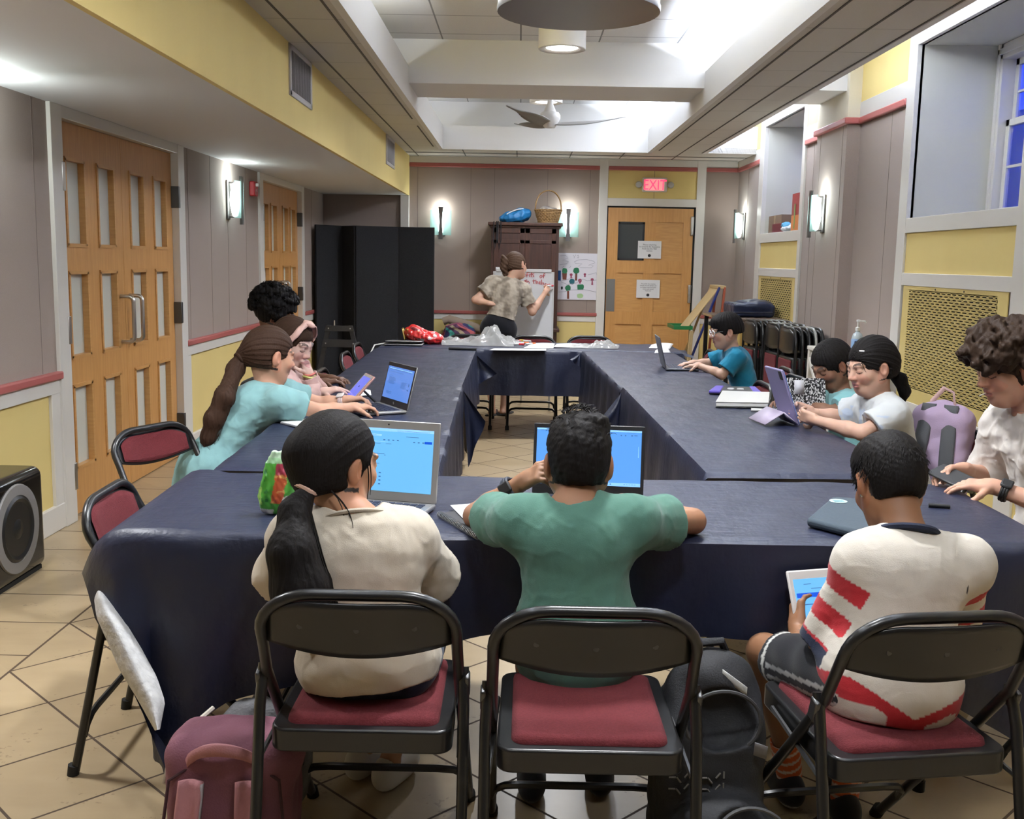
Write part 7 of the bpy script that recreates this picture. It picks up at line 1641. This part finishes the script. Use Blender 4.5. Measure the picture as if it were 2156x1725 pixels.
for i in range(220):
    a, b_ = rr_.uniform(-PI, PI), math.acos(rr_.uniform(-.3, 1)); dr = r_*math.sin(a)*math.sin(b_)+f_*math.cos(a)*math.sin(b_)+u_*math.cos(b_); ca_ = nrm(np.cross(dr, (.2, .5, .8))); cb2 = np.cross(dr, ca_)
    if np.dot(dr, f_) > .5 and np.dot(dr, u_) < .45: continue
    p = at(.118*math.sin(a)*math.sin(b_), -.02+.128*math.cos(a)*math.sin(b_), .040+.118*math.cos(b_)); q0 = rr_.uniform(0, 6); R0 = rr_.uniform(.007, .012)
    L_.append([V(p+dr*(.014*u2/7)+(ca_*math.cos(q0+u2*.8)+cb2*math.sin(q0+u2*.8))*R0) for u2 in range(8)])
strands(t, L_, .0022, hcur, 'curls')
# ---- 7 woman writing on the board
J = dict(pel=(-.185, 9.72, .86), neck=(-.085, 9.80, 1.285), shL=(-.245, 9.78, 1.245), shR=(.035, 9.84, 1.185), head=(-.035, 9.83, 1.415), hf=(.62, .72, -.28), tilt=.30, hs=1.06,
         elL=(-.405, 9.70, 1.095), wrL=(-.27, 9.66, 1.065), elR=(.125, 9.86, .985), wrR=(.245, 9.99, 1.165), hairline=hllong,
         handL=((.75, .4, -.1), (.2, .3, -.8), 1, dict(curl=(.9, .95, 1, 1))), handR=((.35, .55, .55), (-.2, .7, .2), 1, dict(curl=(.75, .8, .9, 1.0))),
         hipL=(-.27, 9.72, .84), hipR=(-.105, 9.72, .82), knL=(-.26, 9.78, .47), knR=(-.10, 9.80, .46), anL=(-.24, 9.80, .085), anR=(-.13, 9.86, .085)); J['ft'] = np.array((.35, .9, 0)); SK7 = (.55, .33, .235)
t, s_, fr, hc, h = body('p', J, 1.02, SK7, 'person in a camouflage t-shirt and black shorts writing on the white board')
def tiedye(X):
    a = vnoise(X, 16, 3)+.6*vnoise(X, 38, 6); return (np.array([(.36, .31, .245)], np.float32)*(1-np.clip(a*.9+.35, 0, 1))[:, None]+np.array([(.155, .125, .095)], np.float32)*np.clip(a*.9+.35, 0, 1)[:, None])
shirt(t, J, 1.02, tiedye, sl=.62, hem=.07, ease=.018, flare=.022, name='camouflage_shirt', seed=16, wr_amp=.006)
shorts(t, J, 1.02, (.006, .006, .009), .36, ease=.012, waist=.105)
for sd in 'LR':
    an = np.array(J['an'+sd]); ft_ = nrm(J['ft']); g_ = np.array((an[0], an[1], 0)); sdv = np.array((ft_[1], -ft_[0], 0))
    s = SDF().box(g_+ft_*.05+(0, 0, .009), (.042, .125, .009), .008, rows(sdv, ft_, (0, 0, 1)), .003); P, Q = s.mesh(.005); so = pmesh('sandal_sole', P, Q, clothm, t, const((.02, .018, .017)))
    MB().tube(bez([V(g_+ft_*.03+sdv*.040+V((0, 0, .02))), V(g_+ft_*.08+sdv*.02+V((0, 0, .075))), V(g_+ft_*.125+V((0, 0, .03)))], 8), .006, 6).build('sandal_strap', black, so)
    MB().tube(bez([V(g_+ft_*.03-sdv*.040+V((0, 0, .02))), V(g_+ft_*.08-sdv*.02+V((0, 0, .075))), V(g_+ft_*.125+V((0, 0, .03)))], 8), .006, 6).build('sandal_strap', black, so)
s, at, R_ = hair_head(hc, fr, h, .012, front=.052, nape=-.062, side_front=.026); knot = at(-.035, -.115, .005); P, Q = s.mesh(.004, None, streak(knot, np.array(hc)-knot, .0018, 50, 4)); pmesh('hair', P, Q, hbr2, t)
s = SDF().ell(knot+(0, 0, .0), (.040, .040, .050)).ell(knot+(-.01, -.01, -.055), (.034, .032, .040), k=.03).ell(knot+(-.015, 0, .045), (.020, .02, .024), k=.015).ell(knot+(.008, 0, -.098), (.026, .022, .032), k=.02)
P, Q = s.mesh(.004, None, lambda X: .005*np.sin(X[:, 2]*150+X[:, 0]*120)*.6+.003*vnoise(X, 80, 2)); pmesh('hair_bun', P, Q, hbr2, t)
mkp = V(J['wrR'])+V((.045, .065, .055)); marker(mkp+V((0, 0, 0)), .9, 'red', 'red marker in the hand of the person writing on the board', .10)
# ---- 8 boy in blue with glasses
J = dict(pel=(1.555, 7.02, .555), neck=(1.425, 7.0, .905), shL=(1.440, 6.875, .855), shR=(1.430, 7.125, .855), head=(1.385, 7.0, 1.022), hf=(-.95, -.12, -.15), hs=1.02,
         elL=(1.345, 6.86, .745), wrL=(1.21, 6.99, .790), elR=(1.30, 7.17, .785), wrR=(1.20, 7.15, .790), hairline=lambda x, y, z: (z > .03) | ((y < .02) & (z > -.02)), eyes='open', brow=(.015, .012, .012),
         handL=((-.92, .25, -.1), (0, 0, -1), 1, dict(curl=(.3, .3, .3, .35))), handR=((-.9, -.1, -.1), (0, 0, -1), 1, dict(curl=(.3, .3, .35, .4))))
seated(J, (-1, 0), foot=.36); SK8 = (.50, .315, .235)
t, s_, fr, hc, h = body('p', J, .90, SK8, 'person in a bright blue t-shirt and white glasses typing on the far right laptop')
shirt(t, J, .90, (.012, .175, .285), sl=.75, hem=-.12, ease=.014, flare=.018, seed=21, below=.04); shorts(t, J, .9, (.03, .035, .05), .9)
for sd in 'LR': shoe(t, J['an'+sd], J['ft'], .95, (.2, .2, .2))
s, at, R_ = hair_head(hc, fr, h, .015, front=.082, nape=-.020, top=.008, side_front=.045); P, Q = s.mesh(.0035, None, streak(at(0, -.01, .12), fr[2], .0016, 60, 3)); pmesh('hair', P, Q, hb, t)
gw = M('white_glasses_frame', (.68, .68, .70), .3); gl = MB()
for sx in (-1, 1): gl.tube([V(at(sx*.034+.023*math.cos(a), .098-.010*(sx*.034+.023*math.cos(a))**2*100, .002+.018*math.sin(a))) for a in [2*PI*i/20 for i in range(20)]], .0030, 6, closed=True)
gl.tube([V(at(-.012, .101, .006)), V(at(.012, .101, .006))], .0028); go = gl.build('glasses_frame', gw, t)
for sx in (-1, 1): MB().tube([V(at(sx*.056, .088, .008)), V(at(sx*.074, .03, .010)), V(at(sx*.076, -.004, .008))], .0026, 6).build('glasses_temple', gw if 0 else darksteel, go)
# ---- 9 girl behind with loose black hair
J = dict(pel=(1.66, 5.13, .555), neck=(1.575, 5.09, .865), shL=(1.585, 4.965, .815), shR=(1.575, 5.215, .815), head=(1.525, 5.075, .995), hf=(-.80, -.30, -.55), hs=1.0,
         elL=(1.50, 4.95, .775), wrL=(1.40, 5.06, .80), elR=(1.45, 5.25, .785), wrR=(1.34, 5.13, .80), hairline=hllong, brow=(.012, .009, .008),
         handL=((-.7, .3, .1), (0, .6, -.6), 1), handR=((-.8, -.3, .1), (0, -.5, -.7), 1))
seated(J, (-1, 0), foot=.36); SK9 = (.215, .108, .068)
t, s_, fr, hc, h = body('p', J, .90, SK9, 'person with black hair and pale teal shirt bent behind the girl in white')
shirt(t, J, .90, (.20, .42, .43), sl=.6, hem=-.12, seed=23, below=.04); shorts(t, J, .9, (.04, .04, .06), 1.9, name='trousers', waist=-.02)
for sd in 'LR': shoe(t, J['an'+sd], J['ft'], .95, (.3, .3, .3))
s, at, R_ = hair_head(hc, fr, h, .012, front=.064, nape=-.085, side_front=.032); s.ell(at(0, -.07, -.05), (.06*h, .04*h, .07*h), R_, .04)
P, Q = s.mesh(.0035, None, streak(at(0, .0, .13), fr[2], .0014, 70, 8)); pmesh('hair', P, Q, hb, t)
# ---- 10 girl in white with tablet
J = dict(pel=(1.635, 4.42, .56), neck=(1.525, 4.40, .925), shL=(1.550, 4.275, .865), shR=(1.525, 4.525, .865), head=(1.490, 4.40, 1.055), hf=(-.90, -.30, -.26), hs=1.05,
         elL=(1.425, 4.255, .790), wrL=(1.275, 4.425, .815), elR=(1.44, 4.62, .80), wrR=(1.31, 4.615, .820), hairline=lambda x, y, z: (z > .050) | ((y < .022) & (z > -.05)) | ((y < .05) & (z > .03)), eyes='down', brow=(.015, .012, .012), lip=(.42, .16, .16),
         handL=((-.70, .62, .22), (.35, .55, .2), 1, dict(curl=(.75, .8, .85, .9), thumb=.3)), handR=((-.85, .2, .3), (0, -.6, -.2), 1, dict(curl=(.7, .7, .75, .8))))
seated(J, (-1, 0), foot=.36); SK10 = (.50, .305, .225)
t, s_, fr, hc, h = body('p', J, .92, SK10, 'person in a white t-shirt with low black ponytail holding the lavender tablet')
shirt(t, J, .92, lambda X: np.where((vnoise(X, 30, 6) > .25)[:, None] & (np.abs((X-A3(J['neck']))@A3(torso_axes(J)[1])-.09) < .04)[:, None] & (np.abs(X[:, 2]-.83) < .04)[:, None], np.array([(.40, .46, .56)], np.float32), np.array([(.48, .50, .505)], np.float32)), sl=.68, hem=-.13, ease=.017, flare=.024, seed=27, wr_amp=.005, below=.05)
shorts(t, J, .92, (.10, .13, .18), 1.9, name='trousers', waist=-.02)
for sd in 'LR': shoe(t, J['an'+sd], J['ft'], .95, (.5, .5, .5))
s, at, R_ = hair_head(hc, fr, h, .011, front=.064, nape=-.058, side_front=.022); knot = at(.01, -.095, -.060); s.cap(at(0, -.07, -.01), knot, .045, .022, .05)
P, Q = s.mesh(.003, None, streak(knot, np.array(hc)-knot, .0014, 60, 6)); pmesh('hair', P, Q, hb, t)
pt = [knot, knot+(.035, -.01, -.025), knot+(.055, -.015, -.075), knot+(.055, -.01, -.125)]; s = SDF().chain(pt, (.020, .026, .022, .008), .02); P, Q = s.mesh(.0035, None, lambda X: .002*vnoise(X, 140, 4, (1, 1, .15))); pmesh('ponytail', P, Q, hb, t)
strands(t, [bez([at(-.045, .075, .06), at(-.058, .082, .03), at(-.060, .07, .0)], 8), bez([at(.05, .07, .06), at(.064, .07, .02), at(.062, .06, -.03)], 8)], .0022, hb, 'face_strands')
MB().tube([V(at(-.030, .064, .083)), V(at(-.045, .052, .080))], .0035, 6).build('hair_clip', M('white_hair_clip', (.7, .7, .7), .3), t)
# ---- 11 teen with curly brown hair at the right end
J = dict(pel=(1.80, 3.36, .57), neck=(1.665, 3.36, 1.015), shL=(1.685, 3.205, .945), shR=(1.66, 3.52, .945), head=(1.585, 3.36, 1.160), hf=(-.93, -.12, -.32), hs=1.08,
         elL=(1.715, 3.13, .725), wrL=(1.515, 3.265, .785), elR=(1.66, 3.60, .745), wrR=(1.505, 3.455, .800), hairline=lambda x, y, z: (z > .045) | ((y < .02) & (z > -.03)), brow=(.045, .026, .018), lip=(.45, .17, .15),
         handL=((-.85, .45, -.02), (0, .2, -.95), 1, dict(curl=(.3, .3, .35, .4))), handR=((-.90, -.25, .02), (-.1, -.5, -.8), 1, dict(curl=(.55, .6, .65, .7))))
seated(J, (-1, 0), foot=.38); J['knL'] = (1.42, 3.22, .52); J['knR'] = (1.42, 3.52, .52); J['anL'] = (1.40, 3.22, .085); J['anR'] = (1.42, 3.54, .085); SK11 = (.54, .305, .215)
t, s_, fr, hc, h = body('p', J, 1.04, SK11, 'person in a white t-shirt with curly brown hair sitting at the right edge')
shirt(t, J, 1.06, (.60, .56, .52), sl=.88, hem=-.14, ease=.022, flare=.022, seed=31, wr_amp=.008, below=.06); shorts(t, J, 1.03, (.46, .40, .31), .9)
for sd in 'LR': shoe(t, J['an'+sd], J['ft'], 1.05, (.35, .28, .2))
s, at, R_ = hair_head(hc, fr, h, .018, front=.075, nape=-.050, top=.025, side_front=.030)
for i in range(90):
    a, b_ = rr_.uniform(-PI, PI), math.acos(rr_.uniform(.0, 1)); p = at(.094*math.sin(a)*math.sin(b_), .002+.105*math.cos(a)*math.sin(b_), .040+.105*math.cos(b_)); q = p+(fr[1]*rr_.uniform(-.02, .04)+fr[0]*rr_.uniform(-.03, .03)+fr[2]*rr_.uniform(-.025, .012)); s.cap(p, q, .017, .013, .018)
P, Q = s.mesh(.0032, None, lambda X: .0030*vnoise(X, 90, 3, (1, .45, .7))+.0045*vnoise(X, 34, 6)); hwb = hair_mat('dark_wavy_brown', (.030, .018, .012), .5); pmesh('hair', P, Q, hwb, t)
watch(t, J['elL'], lerp(J['elL'], J['wrL'], .92), 1.04, M('black_watch_strap', (.012, .012, .013), .6), black, (-.2, -.55, .8), .0275)
m0 = at(.004, .090, -.054); tag(MB().tube([V(m0-(fr[1]*.004)), V(m0+fr[1]*.030-fr[0]*.012+fr[2]*.002)], .0022, 8).build('lollipop_stick', M('white_paper_stick', (.65, .63, .60), .6)), 'thin white lollipop stick in the mouth of the teen at the right edge', 'lollipop')
ph = thing('phone', 'dark phone in the hands of the teen at the right edge', 'phone', (1.44, 3.40, .76)); MB().box((1.432, 3.385, .792), (.075, .15, .008), (.15, -.35, .3)).build('phone_body', black, ph, bevel=.004)
